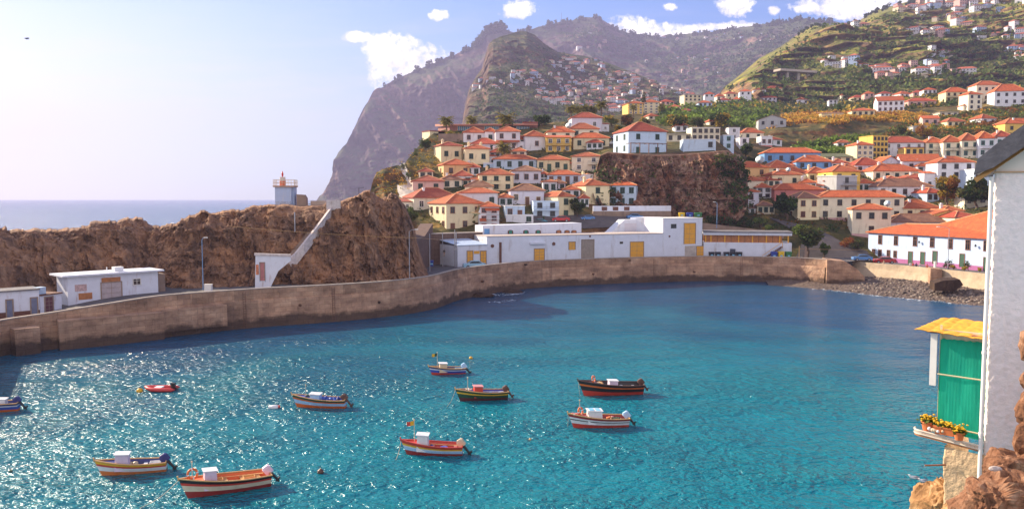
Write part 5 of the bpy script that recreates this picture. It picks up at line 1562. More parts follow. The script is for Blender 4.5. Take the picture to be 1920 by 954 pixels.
for x0, x1 in ((858, 888), (908, 935), (968, 992)):
    pn = panel(fh, hb, 'window_band', x0, 237, x1, 246, BGL, 0, .05)
    a, z1 = fh.at(x0, 237); b_, z2 = fh.at(x1, 246); q = MB()
    for k in range(9): x_ = a + (b_ - a) * k / 8; q.box((x_ - .06, -.13, z2), (x_ + .06, -.052, z1))
    q.build('mullion', WIN['c'][0], hb)
# yellow wall with garden at its left
fg = Front(806, 258, 300, 822, 258, 302)
gw = fg.root('garden_pavilion', 'small yellow pavilion with red roof left of the long red-brown building', 'pavilion')
h = fg.at(806, 246)[1]
MB().box((0, 0, -3), (fg.w, 6, h)).build('wall', W_CREAM, gw)
MB().box((-.2, -.3, h + .003), (fg.w + 4, 6, h + .25)).build('roof', T_RED, gw)
fg2 = Front(822, 266, 292, 868, 266, 292)
gw2 = fg2.root('garden_wall', 'stone garden wall with planting below the long red-brown building', 'garden wall')
MB().box((0, 0, -4), (fg2.w, 1.2, fg2.at(822, 251)[1])).build('wall', CONC, gw2)

# veranda of the blue villa
fy = Front(1183, 288, 250.5, 1250, 286, 254)
vy = fy.root('pergola', 'green vine-covered pergola along the front of the pale blue villa', 'pergola')
z1 = fy.at(1183, 269)[1]
q = MB()
for k in range(5):
    x_ = fy.w * k / 4; q.box((x_ - .1, 0, -1), (x_ + .1, .2, z1)); q.box((x_ - .08, -.1, z1 + .003), (x_ + .08, 3.2, z1 + .12))
q.box((-.2, -.05, z1 + .123), (fy.w + .2, .15, z1 + .25)).box((-.2, 2.8, z1 + .123), (fy.w + .2, 3.0, z1 + .25))
q.build('timber_frame', DOORB, vy)
# terrace wall along the crag edge
ft = Front(1142, 294, 249, 1388, 290, 252.5)
tt = ft.root('crag_parapet', 'low stone parapet along the top of the crag', 'parapet')
MB().box((0, 0, -1.5), (ft.w, .6, .9)).build('wall', CONC, tt)

# ---------------------------------------------------------------- mole: huts, lighthouse, stair wall
fm = Front(128, 574, 124.5, 297, 551, 134.5)
hut = fm.root('harbour_hut', 'white flat-roofed hut with grey double door and boarded hatch on the mole', 'hut')
h = fm.at(128, 519)[1]; w_ = fm.w
HUTW = material('peeling_whitewash', (0.68, 0.71, 0.80), .85, .05, .8, stain=((0.34, 0.20, 0.16), 1.3, .7))
MB().box((0, 0, -1.5), (w_, 5, h)).build('wall', HUTW, hut)
MB().box((-.9, -.7, h + .003), (w_ + .8, 5.4, h + .26)).build('roof', QW, hut)
panel(fm, hut, 'door', 190, 531, 228, 567, material('grey_pink_door', (0.45, 0.38, 0.39), .7, .15), 0, .06)
panel(fm, hut, 'door_lintel', 190, 521, 226, 528, TIMBER, 0, .05)
panel(fm, hut, 'boarded_hatch', 147, 550, 173, 560, TIMBER, 0, .05)
a, z = fm.at(256.5, 528); add_window(hut, 'w', a, 0, z, 1.1, .9)
panel(fm, hut, 'mural_patch', 140, 534, 163, 545, material('faded_mural', (0.52, 0.36, 0.35), .9, .4, 3.0), 0, .012)
a, z = fm.at(228, 514)
MB().box((a - .7, 1, h + .27), (a + .7, 2.2, h + 1.0)).build('roof_tank', WHITE, hut)
a, _ = fm.at(205, 514); MB().tube([(a, 1, h + .27), (a, 1, h + 1.1)], .08, 6).build('vent_pipe', WHITE, hut)
MB().box((w_ + .05, 1.2, -1.5), (w_ + 1.7, 4.6, h - .6)).build('side_store', CONC, hut)
fl = Front(-60, 612, 112.5, 75, 590, 118.5)
lh = fl.root('low_shed', 'long low white shed with blue-grey doors and brown base at the left edge', 'shed')
h = fl.at(0, 548)[1]
MB().box((0, 0, -1.5), (fl.w, 4, h)).build('wall', HUTW, lh)
MB().box((-.2, -.25, h + .003), (fl.w + .1, 4.2, h + .2)).build('roof', T_GREY, lh)
MB().box((0, -.03, -1.4), (fl.w, -.002, fl.at(30, 584)[1])).build('base_band', DARKR, lh)
SLATE = material('slate_blue_door', (0.15, 0.17, 0.26), .6)
for x0, x1, y0, y1 in ((12, 24, 563, 594), (58, 70, 559, 588)): panel(fl, lh, 'door', x0, y0, x1, y1, SLATE, 0.03, .05)
fk = Front(76, 590, 118.6, 116, 578, 122)
kh = fk.root('lean_to', 'small peeling white lean-to with maroon door between the shed and the hut', 'shed')
h = fk.at(90, 553)[1]
MB().box((0.02, 0, -1.5), (fk.w, 3, h)).build('wall', HUTW, kh)
MB().box((-.1, -.2, h + .003), (fk.w + .1, 3.2, h + .18)).build('roof', DARKR, kh)
panel(fk, kh, 'door', 84, 558, 99, 585, material('maroon_door', (0.13, 0.04, 0.05), .6), 0, .06)
a, z = fk.at(83, 546); MB().box((a - .7, .5, h + .19), (a + .7, 1.6, h + 1.2)).build('water_tank', W_LBLUE, kh)

# pale stair and wall on the seaward slope
for nm, lab, P4 in (('slope_stair', 'pale stair strip falling down the brown seaward slope', [(748, 312, 758, 309), (756, 326, 765, 322), (762, 338, 770, 336), (766, 352, 773, 350)]),
                    ('slope_wall', 'pale rough retaining wall at the foot of the brown seaward slope', [(748, 352, 776, 350), (747, 362, 777, 360), (752, 374, 776, 374)])):
    V = np.zeros((len(P4) * 4 - 3, 7, 3))
    for r in range(V.shape[0]):
        f = r / 4; i = min(int(f), len(P4) - 2); f -= i
        q = [P4[i][k] * (1 - f) + P4[i + 1][k] * f for k in range(4)]
        for c in range(7): V[r, c] = town.real(q[0] + (q[2] - q[0]) * c / 6, q[1] + (q[3] - q[1]) * c / 6) + Vector((0, -.5, .35 + (.25 if c in (0, 6) else 0) - (.2 if r % 2 else 0)))
    o_ = V[0, 0].copy()
    tag(obj(nm, grid_mesh(nm, V - o_, material('pale_stone', (.50, .44, .38), .9, .3, .8, bump=.6, bscale=2)), None, Vector(o_)), lab, 'stair' if 'stair' in nm else 'retaining wall')

# lighthouse on the ridge
Yl = 169
pl = at(516, 386, Yl)
L = thing('lighthouse', 'squat blue-white lighthouse with railed platform and red lantern on the rock ridge', 'lighthouse', pl, R(4))
u = Yl / F
wt = 30 * u; ht = 35 * u
MB().box((0, 0, -2), (wt, wt, ht)).box((wt + .003, .8, -2), (wt + .5, wt, ht)).build('tower', material('tower_blue_white', (0.42, 0.52, 0.72), .85, .06, .8, stain=((0.62, 0.64, 0.66), 1.0, .6)), L)
MB().box((-.35, -.35, ht + .003), (wt + .7, wt + .35, ht + .3)).build('platform', material('platform_slab', (0.42, 0.27, 0.2), .9), L)
MB().box((.1, -.03, -.5), (wt - .1, -.004, .9)).build('graffiti_band', material('graffiti_paint', (0.36, 0.42, 0.55), .9, .75, 5.0), L)
q = MB()
rr = [(-.28, -.28), (wt + .62, -.28), (wt + .62, wt + .28), (-.28, wt + .28)]
for i in range(4):
    p_, q_ = Vector((*rr[i], 0)), Vector((*rr[(i + 1) % 4], 0))
    for k in range(7):
        c = p_.lerp(q_, k / 7); q.tube([(c.x, c.y, ht + .3), (c.x, c.y, ht + 1.5)], .035, 5)
    for z_ in (.9, 1.5): q.tube([(p_.x, p_.y, ht + z_), (q_.x, q_.y, ht + z_)], .035, 5)
q.build('railing', material('cream_railing', (0.62, 0.52, 0.4), .6), L)
cx = wt * .38
tw2 = MB(); tw2.lathe((cx, wt / 2, ht + .302), [(.62, 0), (.62, 1.0)], 16, 0); tw2.lathe((cx, wt / 2, ht + 1.304), [(.6, 0), (.6, .75), (.62, .8), (.05, .84)], 16, 1)
tw2.build('lantern_base', [material('lantern_orange', (0.62, 0.15, 0.06), .6), material('lantern_white', (0.62, 0.56, 0.5), .6)], L)
MB().lathe((cx, wt / 2, ht + 2.14), [(.1, 0), (.16, .1), (.16, .3), (.2, .35), (.2, .8), (.12, .95), (.05, 1.2)], 10).build('lantern', material('lantern_red', (0.55, 0.03, 0.02), .4), L)
# stone hut walls and white platform beside it
Ya = 170
MB_ = MB()
sp_ = thing('stone_shelter', 'ruined stone shelter wall right beside the lighthouse', 'shelter', at(556, 386, Ya - .5), R(4))
MB().add([(0, 0, -2), (2.0, 0, -2), (2.0, 0, 1.6), (1.6, 0, 2.3), (0, 0, 2.4), (0, 2, -2), (2, 2, -2), (2, 2, 1.6), (1.6, 2, 2.3), (0, 2, 2.4)], [(0, 1, 2, 3, 4), (9, 8, 7, 6, 5), (1, 6, 7, 2), (2, 7, 8, 3), (3, 8, 9, 4), (4, 9, 5, 0)]).build('wall', CONC, sp_)
tp = thing('lookout_terrace', 'pale lookout terrace wall on top of the ridge right of the lighthouse', 'terrace wall', at(566, 386, Ya), R(-2))
MB().box((0, 0, -1.6), (6.4, .4, -.1)).build('parapet', QW, tp)
MB().box((1.0, 3, -1), (7.6, 3.4, 1.05)).build('wall', CONC_TOP, tp)
# stair wall climbing the rock from the white gate
pts = [(545, 486, 146), (555, 478, 147.5), (570, 459, 150), (590, 434, 154), (610, 408, 158), (624, 389, 161.5), (634, 380, 164)]
sw_ = thing('stair_wall', 'whitewashed stair wall climbing the rock ridge to the lighthouse', 'stair wall', at(pts[0][0], pts[0][1], pts[0][2]))
pts = [(a, b_, mole.real(a, b_).y - 1.6) for a, b_, c in pts]
sw_.location = at(*pts[0])
base = at(*pts[0])
mb = MB(); L1 = [at(*p) - base for p in pts]
vs = []
for p in L1:
    vs += [p + Vector((0, 0, -1.9)), p + Vector((0, 0, .25)), p + Vector((-.5, .5, .25)), p + Vector((-.5, .5, -1.9))]
fs = []
for i in range(len(L1) - 1):
    b0, b1 = i * 4, i * 4 + 4
    for k in range(4): fs.append((b0 + k, b1 + k, b1 + (k + 1) % 4, b0 + (k + 1) % 4))
fs += [(0, 1, 2, 3), tuple(len(vs) - 4 + k for k in (3, 2, 1, 0))]
WEATHW = material('weathered_whitewash', (0.56, 0.50, 0.49), .9, .2, 2.0, bump=.6, bscale=5, stain=((0.25, 0.17, 0.13), 1.6, .8))
mb.add(vs, fs); mb.build('wall', WEATHW, sw_)
mb = MB()
for i in range(len(L1) - 1):
    for k in range(7):
        p = L1[i].lerp(L1[i + 1], k / 7); mb.box((p.x - 2.2, p.y + .3, p.z - 3), (p.x - .4, p.y + 1.4, p.z - .9))
mb.build('steps', CONC, sw_)
tl = thing('top_wall', 'short whitewashed wall at the head of the stair on the ridge', 'wall', at(612, 388, mole.real(625, 386).y - 2.0), R(6))
MB().box((0, 0, -.6), (2.7, .5, 1.35)).build('wall', WEATHW, tl)
fgp = Front(479, 543, 141.2, 541, 541, 142.5)
gp = fgp.root('gate_wall', 'white gate wall with orange and pink doorway at the foot of the stair', 'gate')
h = fgp.at(479, 480)[1]; w_ = fgp.w
pt = [fgp.at(*p) for p in ((478, 545), (504, 545), (522, 508), (545, 489), (545, 478), (479, 479))]
MB().add([(x, 0, z) for x, z in pt] + [(x, .6, z) for x, z in pt], [tuple(range(6)), tuple(range(11, 5, -1))] + [(i, 6 + i, 6 + (i + 1) % 6, (i + 1) % 6) for i in range(6)]).build('wall', HUTW, gp)
MB().add([(fgp.at(478, 480)[0] - .1, -.12, pt[5][1]), (pt[4][0], -.12, pt[4][1] - .3), (pt[4][0], -.12, pt[4][1] + .1), (fgp.at(478, 480)[0] - .1, -.12, pt[5][1] + .4), (fgp.at(478, 480)[0] - .1, .7, pt[5][1]), (pt[4][0], .7, pt[4][1] - .3), (pt[4][0], .7, pt[4][1] + .1), (fgp.at(478, 480)[0] - .1, .7, pt[5][1] + .4)],
         [(0, 1, 2, 3), (7, 6, 5, 4), (0, 4, 5, 1), (1, 5, 6, 2), (2, 6, 7, 3), (3, 7, 4, 0)]).build('coping', WEATHW, gp)
panel(fgp, gp, 'door', 488, 493, 496, 526, material('faded_red_door', (0.42, 0.17, 0.17), .8, .2), 0, .06)
panel(fgp, gp, 'door_jamb', 486, 492, 487.8, 528, W_BLUE, 0, .05)
panel(fgp, gp, 'door_jamb', 496.3, 492, 498, 528, W_BLUE, 0, .05)
panel(fgp, gp, 'mural_patch', 479.5, 496, 485.5, 515, material('mural_orange', (0.55, 0.2, 0.1), .9, .5, 3), 0, .012)
# ---------------------------------------------------------------- boats


def paint(name, c, rough=0.45): return material('paint_' + name, c, rough, 0.12, 1.8, stain=((c[0] * .5 + .02, c[1] * .45 + .015, c[2] * .4 + .01), 1.4, .25))


P_ = dict(orange=paint('orange', (.62, .17, .04)), white=paint('white', (.70, .70, .72)), red=paint('red', (.55, .05, .03)), yellow=paint('yellow', (.75, .40, .02)), navy=paint('navy', (.02, .03, .16)),
          dred=paint('dark_red', (.30, .03, .025)), cream=paint('cream', (.68, .58, .42)), black=paint('black', (.022, .018, .018)), orn=paint('orange_red', (.66, .13, .02)), lblue=paint('light_blue', (.36, .56, .78)),
          dgreen=paint('dark_green', (.02, .07, .035)), blue=paint('blue', (.035, .09, .42)), maroon=paint('maroon', (.10, .02, .02)), violet=paint('violet_blue', (.05, .04, .28)), sky=paint('sky_blue', (.2, .5, .72)),
          lilac=paint('lilac', (.62, .52, .66)), brown=paint('brown', (.10, .045, .03)), beige=paint('beige', (.62, .48, .32)), wood=paint('bare_wood', (.62, .36, .14)), grey=paint('grey', (.3, .3, .32)), pink=paint('pink', (.6, .25, .25)))
ROPE = material('rope', (.5, .42, .3), .9)


def hull_pts(L, B, H, x, t):
    """x 0..1 bow to stern, t 0 keel .. 1 sheer -> (x, half breadth, z)"""
    full = (1 - (1 - min(1, x / .62)) ** 2.4) if x < .62 else 1 - .16 * ((x - .62) / .38) ** 1.6
    sheer = H * (1 + .62 * (1 - x) ** 2.2 + .06 * x)
    z = -.32 + (sheer + .32) * t
    b = B / 2 * full * (t ** .5) * (.78 + .22 * t)
    rake = -L * .10 * t * (1 - x) ** 3 - L * .03 * (1 - x) ** 6 * t
    return (x * L + rake, b, z)


BOATS = {}


def boat(key, bow, stern, cols, inner, label, H=.62, motor='black', box=None, flag=None, rail='wood', extras=(), width=.36, tilt=True):
    """cols: five colours from keel up; bow and stern: waterline pixels"""
    A, Bp = ground(*bow), ground(*stern)
    d = Bp - A; L = d.length
    B = L * width
    H = .165 * L
    rz = math.atan2(d.y, d.x)
    nrm = Vector((-d.y, d.x, 0)).normalized()
    A = A + nrm * B * .18
    root = thing('fishing_boat', label, 'boat', A, rz, 'small open fishing boats moored in the bay')
    bands = [0, .25, .47, .53, .66, .72, .83, .90, .95, 1.0]
    bm_ = [0, 0, 1, 1, 1, 2, 3, 3, 3] if len(cols) == 4 else [0, 0, 1, 1, 2, 3, 4, 4, 4]
    nx = 22
    mb = MB()
    grid = {}
    for s in (-1, 1):
        for i in range(nx + 1):
            for k, t_ in enumerate(bands):
                p = hull_pts(L, B, H, i / nx, t_)
                grid[(s, i, k)] = len(mb.v); mb.v.append((p[0], s * p[1], p[2]))
    for s in (-1, 1):
        for i in range(nx):
            for k in range(len(bands) - 1):
                q = (grid[(s, i, k)], grid[(s, i + 1, k)], grid[(s, i + 1, k + 1)], grid[(s, i, k + 1)])
                mb.f.append(q if s < 0 else q[::-1]); mb.m.append(bm_[k])
    for k in range(len(bands) - 1):
        mb.f.append((grid[(-1, nx, k)], grid[(1, nx, k)], grid[(1, nx, k + 1)], grid[(-1, nx, k + 1)])); mb.m.append(bm_[k])
    mb.build('hull', [P_[c] for c in cols], root, smooth=False)
    # lining: inside of the planking and the floor
    li = MB(); rows = []
    for t_, sc_ in ((.985, .93), (.75, .9), (.5, .84), (.42, .3)):
        rows.append((t_, sc_))
    idx = {}
    for s in (-1, 1):
        for i in range(1, nx + 1):
            x = min(i / nx, .985)
            for k, (t_, sc_) in enumerate(rows):
                p = hull_pts(L, B, H, x, t_)
                z = p[2] if k < 3 else hull_pts(L, B, H, x, .5)[2]
                idx[(s, i, k)] = len(li.v); li.v.append((p[0], s * p[1] * sc_, z))
    for s in (-1, 1):
        for i in range(1, nx):
            for k in range(3):
                q = (idx[(s, i, k)], idx[(s, i, k + 1)], idx[(s, i + 1, k + 1)], idx[(s, i + 1, k)])
                li.f.append(q if s < 0 else q[::-1]); li.m.append(0 if k < 2 else 1)
    for i in range(1, nx):
        li.f.append((idx[(-1, i, 3)], idx[(1, i, 3)], idx[(1, i + 1, 3)], idx[(-1, i + 1, 3)])); li.m.append(1)
    for k in range(3): li.f.append((idx[(-1, nx, k)], idx[(-1, nx, k + 1)], idx[(1, nx, k + 1)], idx[(1, nx, k)])); li.m.append(0)
    li.build('lining', [P_[inner[0]], P_[inner[1]]], root)
    # gunwale rail
    g = MB()
    for s in (-1, 1):
        g.tube([(hull_pts(L, B, H, i / nx, 1)[0], s * hull_pts(L, B, H, i / nx, 1)[1], hull_pts(L, B, H, i / nx, 1)[2] + .015) for i in range(nx + 1)], .055, 6)
    e = hull_pts(L, B, H, 1, 1); g.tube([(e[0], -e[1], e[2] + .012), (e[0], e[1], e[2] + .012)], .06, 6)
    p = hull_pts(L, B, H, 0, 1); g.tube([(p[0] + .02, 0, p[2] - .1), (p[0] - .05, 0, p[2] + .22)], .06, 6)
    g.build('gunwale', P_[rail], root)
    # foredeck
    fd = MB(); n_ = 6
    vs = [];
    for i in range(n_ + 1):
        p = hull_pts(L, B, H, .30 * i / n_, .97); vs += [(p[0], -p[1] * .95, p[2]), (p[0], p[1] * .95, p[2])]
    fd.add(vs, [(2 * i, 2 * i + 2, 2 * i + 3, 2 * i + 1) for i in range(n_)])
    fd.build('foredeck', P_[inner[0] if inner[0] != 'black' else 'brown'], root)
    for x in (.46, .66, .86):
        p = hull_pts(L, B, H, x, .8)
        MB().box((p[0] - .14, -p[1] * .93, p[2] - .04), (p[0] + .14, p[1] * .93, p[2])).build('thwart', P_[inner[2] if len(inner) > 2 else 'wood'], root)
    # outboard motor, tilted up
    mz = hull_pts(L, B, H, 1, 1)[2]
    mo = thing('outboard_motor', None, None); mo.parent = root; mo.location = (L + .04, 0, mz - .05); mo.rotation_euler = (0, R(-38), 0)
    cw = MB(); cw.add([(x * .30, y * .2, z) for z in (.02, .5) for x, y in ((-1, -1), (1, -1), (1, 1), (-1, 1))] + [(-.16, -.13, .66), (.22, -.13, .62), (.22, .13, .62), (-.16, .13, .66)],
                      [(3, 2, 1, 0), (0, 1, 5, 4), (1, 2, 6, 5), (2, 3, 7, 6), (3, 0, 4, 7), (4, 5, 9, 8), (5, 6, 10, 9), (6, 7, 11, 10), (7, 4, 8, 11), (8, 9, 10, 11)])
    cw.build('cowling', P_[motor], mo)
    lg = MB(); lg.tube([(.02, 0, .02), (.04, 0, -.75)], [.13, .09], 8).box((-.16, -.09, -.12), (.1, .09, .018))
    lg.tube([(-.12, 0, -.78), (.28, 0, -.78)], [.07, .1], 8).add([(-.1, 0, -.8), (.15, 0, -.8), (.05, 0, -1.02), (-.02, 0, -1.02), (-.1, .02, -.8), (.15, .02, -.8), (.05, .02, -1.02), (-.02, .02, -1.02)], [(0, 1, 2, 3), (7, 6, 5, 4)])
    lg.build('motor_leg', P_['black' if motor != 'brown' else 'brown'], mo)
    pp = MB()
    for k in range(3):
        a = k * 2.094; pp.add([(.3, 0, -.78), (.33, .16 * math.cos(a), -.78 + .16 * math.sin(a)), (.31, .14 * math.cos(a + .6), -.78 + .14 * math.sin(a + .6))], [(0, 1, 2)])
    pp.build('propeller', P_['black'], mo)
    if box:
        bx, bl, bw, bh, bc = box[:5]
        p = hull_pts(L, B, H, bx, .97)
        z0 = hull_pts(L, B, H, bx, .5)[2]
        q = MB(); x0 = p[0]
        zt = p[2] + bh
        q.add([(x0, -bw / 2, z0), (x0 + bl, -bw / 2, z0), (x0 + bl, bw / 2, z0), (x0, bw / 2, z0), (x0 + .08, -bw / 2 + .05, zt), (x0 + bl - .04, -bw / 2 + .05, zt - .06), (x0 + bl - .04, bw / 2 - .05, zt - .06), (x0 + .08, bw / 2 - .05, zt)],
              [(3, 2, 1, 0), (0, 1, 5, 4), (1, 2, 6, 5), (2, 3, 7, 6), (3, 0, 4, 7)])
        bo = q.build('wheel_box', P_[bc], root)
        MB().add([(x0 - .04, -bw / 2 - .02, zt + .003), (x0 + bl + .06, -bw / 2 - .02, zt - .057), (x0 + bl + .06, bw / 2 + .02, zt - .057), (x0 - .04, bw / 2 + .02, zt + .003), (x0 - .04, -bw / 2 - .02, zt + .07), (x0 + bl + .06, -bw / 2 - .02, zt + .01), (x0 + bl + .06, bw / 2 + .02, zt + .01), (x0 - .04, bw / 2 + .02, zt + .07)],
                 [(3, 2, 1, 0), (4, 5, 6, 7), (0, 1, 5, 4), (1, 2, 6, 5), (2, 3, 7, 6), (3, 0, 4, 7)]).build('lid', P_[box[5] if len(box) > 5 else 'white'], bo)
        if len(box) > 6:
            for k in (0, 1): MB().box((x0 + bl * (.12 + .45 * k), -bw / 2 + .1, zt + .075 - .05 * k), (x0 + bl * (.42 + .45 * k), bw / 2 - .1, zt + .09 - .05 * k)).build('window_pane', P_['sky'], bo)
    if flag:
        fx, fh, c1, c2 = flag
        p = hull_pts(L, B, H, fx, 1)
        ms = MB().tube([(p[0], .05, p[2] - .1), (p[0], .05, p[2] + fh)], .028, 6).ball((p[0], .05, p[2] + fh + .05), .08, 0, 6, 4).build('mast', P_['beige'], root)
        if c1:
            V = []
            for i in range(7):
                for z in (0, .36): V.append((p[0] - .62 * i / 6, .05 + .06 * math.sin(i * 1.3), p[2] + fh - .4 + z - .015 * i))
            fm_ = MB().add(V, [(2 * i, 2 * i + 2, 2 * i + 3, 2 * i + 1) for i in range(6)]); fm_.m = [0, 0, 0, 1, 1, 1]
            fm_.build('flag', [P_[c2], P_[c1]], ms)
    BOATS[key] = (root, L, B, H, A, rz)
    return root


def on_boat(key, x, y, t_=.97, dz=0.0):
    root, L, B, H, A, rz = BOATS[key]
    p = hull_pts(L, B, H, x, t_)
    v = Vector((p[0], y * B / 2, p[2] + dz)); v.rotate(Matrix.Rotation(rz, 3, 'Z'))
    return A + v


boat(1, (192, 893), (312, 883), ('orange', 'white', 'white', 'red', 'yellow'), ('navy', 'navy', 'white'), 'white and yellow fishing boat with navy interior and orange bottom at the lower left', motor='navy', box=(.24, 1.0, .95, .62, 'lilac'))
boat(2, (357, 936), (508, 911), ('dred', 'cream', 'cream', 'red', 'black'), ('orn', 'orange', 'wood'), 'large cream fishing boat with orange interior and black top strake in the foreground', motor='lilac', box=(.22, .9, .9, .6, 'lilac'), flag=(.12, 1.15, None, None))
boat(3, (557, 764), (647, 765), ('orn', 'lblue', 'lblue', 'orn', 'dgreen'), ('blue', 'navy', 'sky'), 'pale blue fishing boat with dark green top strake and blue covers', motor='brown', box=(.30, 1.05, 1.0, .38, 'lblue'), flag=(.22, 1.1, None, None))
boat(4, (812, 703), (873, 700), ('red', 'blue', 'blue', 'white', 'navy'), ('navy', 'navy', 'sky'), 'blue fishing boat with red bottom and small yellow flag, farthest of the moored boats', motor='lblue', box=(.24, .95, .95, .5, 'beige'), flag=(.2, 1.7, 'yellow', 'dgreen'))
boat(5, (866, 753), (952, 748), ('maroon', 'dgreen', 'dgreen', 'yellow', 'dgreen'), ('violet', 'blue', 'sky'), 'dark green fishing boat with bold yellow stripe and violet-blue interior', motor='brown', box=(.30, .95, .95, .5, 'red', 'pink'), flag=(.2, 1.25, None, None))
boat(6, (1099, 743), (1206, 739), ('red', 'black', 'black', 'orn', 'black'), ('black', 'navy', 'grey'), 'black fishing boat with red bottom and red stripe', motor='brown', box=(.42, 1.0, .95, .35, 'lilac'), rail='brown')
boat(7, (1079, 803), (1179, 800), ('red', 'white', 'black', 'white', 'dred'), ('dred', 'brown', 'wood'), 'white fishing boat with red bottom and cluttered deck under a windowed cabin', motor='lblue', box=(.27, 1.35, 1.1, .55, 'white', 'white', 1), flag=(.16, 1.3, None, None))
boat(8, (764, 853), (867, 854), ('dred', 'lblue', 'white', 'yellow', 'red'), ('red', 'brown', 'pink'), 'red and yellow fishing boat with light blue sides and red Portuguese-coloured flag', motor='beige', box=(.22, .95, .95, .7, 'white'), flag=(.18, 1.75, 'red', 'yellow'), rail='red')
BOATS[8][0]['label'] = 'red and yellow fishing boat with light blue sides, white box and small red flag'
boat(10, (-70, 776), (34, 770), ('orn', 'blue', 'blue', 'white', 'navy'), ('navy', 'navy', 'white'), 'blue fishing boat cut off by the left edge of the picture', motor='navy', box=(.62, .8, .9, .4, 'white'))


def lifebuoy(loc, rz, label, tiltx=80):
    mb = MB(); n1, n2 = 24, 8
    vs = [((.33 + .085 * math.cos(b)) * math.cos(a), (.33 + .085 * math.cos(b)) * math.sin(a), .085 * math.sin(b)) for a in [2 * math.pi * i / n1 for i in range(n1)] for b in [2 * math.pi * k / n2 for k in range(n2)]]
    for i in range(n1):
        for k in range(n2):
            mb.f.append((i * n2 + k, ((i + 1) % n1) * n2 + k, ((i + 1) % n1) * n2 + (k + 1) % n2, i * n2 + (k + 1) % n2)); mb.m.append(1 if i % 6 == 0 else 0)
    mb.v = vs
    o = mb.build('lifebuoy', [P_['orn'], P_['white']], None, loc, smooth=True)
    o.rotation_euler = (R(tiltx), 0, rz)
    return tag(o, label, 'lifebuoy')


lifebuoy(on_boat(2, .12, 0, .97, .4), BOATS[2][5] + .2, 'orange lifebuoy standing upright on the bow of the cream boat')
lifebuoy(on_boat(6, .2, 0, .97, .38), BOATS[6][5] + .9, 'orange lifebuoy propped on the bow of the black boat')
lifebuoy(on_boat(7, .17, 0, .97, .4), BOATS[7][5] + .8, 'orange lifebuoy propped before the cabin of the white red-bottomed boat')


def heap(loc, r, label, mats, seed, name='net_heap', cat='fishing nets', squash=(1.2, .8, .45)):
    rs = np.random.RandomState(seed); mb = MB()
    for k in range(16):
        a = rs.rand() * 6.28; q = r * rs.rand() ** .5
        mb.ball((q * math.cos(a) * squash[0], q * math.sin(a) * squash[1], r * .2 + r * .35 * rs.rand()), r * (.22 + .2 * rs.rand()), rs.randint(len(mats)), 7, 5, (1, 1, .8))
    return tag(mb.build(name, mats, None, loc, smooth=True), label, cat)


NETG = material('net_olive', (.16, .13, .05), .95, .4, 6)
heap(on_boat(1, .47, .1, .5, .05), .55, 'olive net heap lying in the white and yellow boat', [NETG, P_['dred'], P_['beige']], 3)
heap(on_boat(1, .66, .0, .5, .05), .38, 'pale rope pile in the stern half of the white and yellow boat', [ROPE, P_['white'], ROPE], 4, 'rope_pile', 'rope')
heap(on_boat(7, .62, .1, .6, .1), .5, 'pile of orange floats and nets behind the cabin of the white boat', [P_['orn'], P_['pink'], NETG, P_['orange']], 5)
heap(on_boat(7, .78, .1, .6, .1), .42, 'dark green net heap near the stern of the white red-bottomed boat', [P_['dgreen'], P_['dgreen'], NETG], 6)
heap(on_boat(7, .1, 0, .95, 0), .3, 'pink and white floats in the bow of the white red-bottomed boat', [P_['pink'], P_['white'], P_['red']], 7, 'float_pile', 'floats')
heap(on_boat(5, .22, .1, .97, 0), .33, 'small pile of pale fishing gear on the bow of the dark green boat', [P_['beige'], P_['white'], P_['brown']], 8, 'gear_pile', 'fishing gear')
heap(on_boat(3, .26, .1, .97, 0), .3, 'striped bundle of gear on the bow of the pale blue boat', [P_['dgreen'], P_['red'], P_['navy']], 9, 'gear_pile', 'fishing gear')
heap(on_boat(3, .7, .1, .8, 0), .55, 'blue tarpaulin bundle in the pale blue boat', [P_['blue'], P_['navy']], 10, 'tarpaulin_bundle', 'tarpaulin', (1.6, 1, .5))
heap(on_boat(6, .3, .1, .9, 0), .3, 'pale rope pile in front of the white box of the black boat', [ROPE, P_['wood']], 11, 'rope_pile', 'rope')
heap(on_boat(8, .38, .5, .6, .05), .3, 'small blue and brown gear pile beside the white box of the red boat', [P_['blue'], P_['brown'], P_['wood']], 12, 'gear_pile', 'fishing gear')
tb = MB(); tb.lathe((0, 0, 0), [(.28, 0), (.34, .32), (.30, .33), (.24, .06), (.02, .05)], 16)
tag(tb.build('tub', P_['blue'], None, on_boat(8, .66, -.2, .55, .05), smooth=False), 'round blue plastic tub in the red and yellow boat', 'tub')
for k, (kx, x, y, c, lab) in enumerate([(2, .36, .25, 'wood', 'bare wooden crate behind the lilac box in the cream boat'), (2, .74, .15, 'wood', 'wide wooden crate in the stern half of the cream boat'), (1, .82, .1, 'white', 'white crate at the stern of the white and yellow boat'), (4, .8, .1, 'sky', 'pale blue crate at the stern of the blue flagged boat')]):
    cr = MB(); cr.box((-.4, -.28, 0), (.4, .28, .04))
    for a, b_ in (((-.4, -.28), (.4, -.25)), ((-.4, .25), (.4, .28)), ((-.4, -.249), (-.37, .249)), ((.37, -.249), (.4, .249))): cr.box((*a, .042), (*b_, .26))
    tag(cr.build('crate', P_[c], None, on_boat(kx, x, y, .72, 0), BOATS[kx][5]), lab, 'crate')

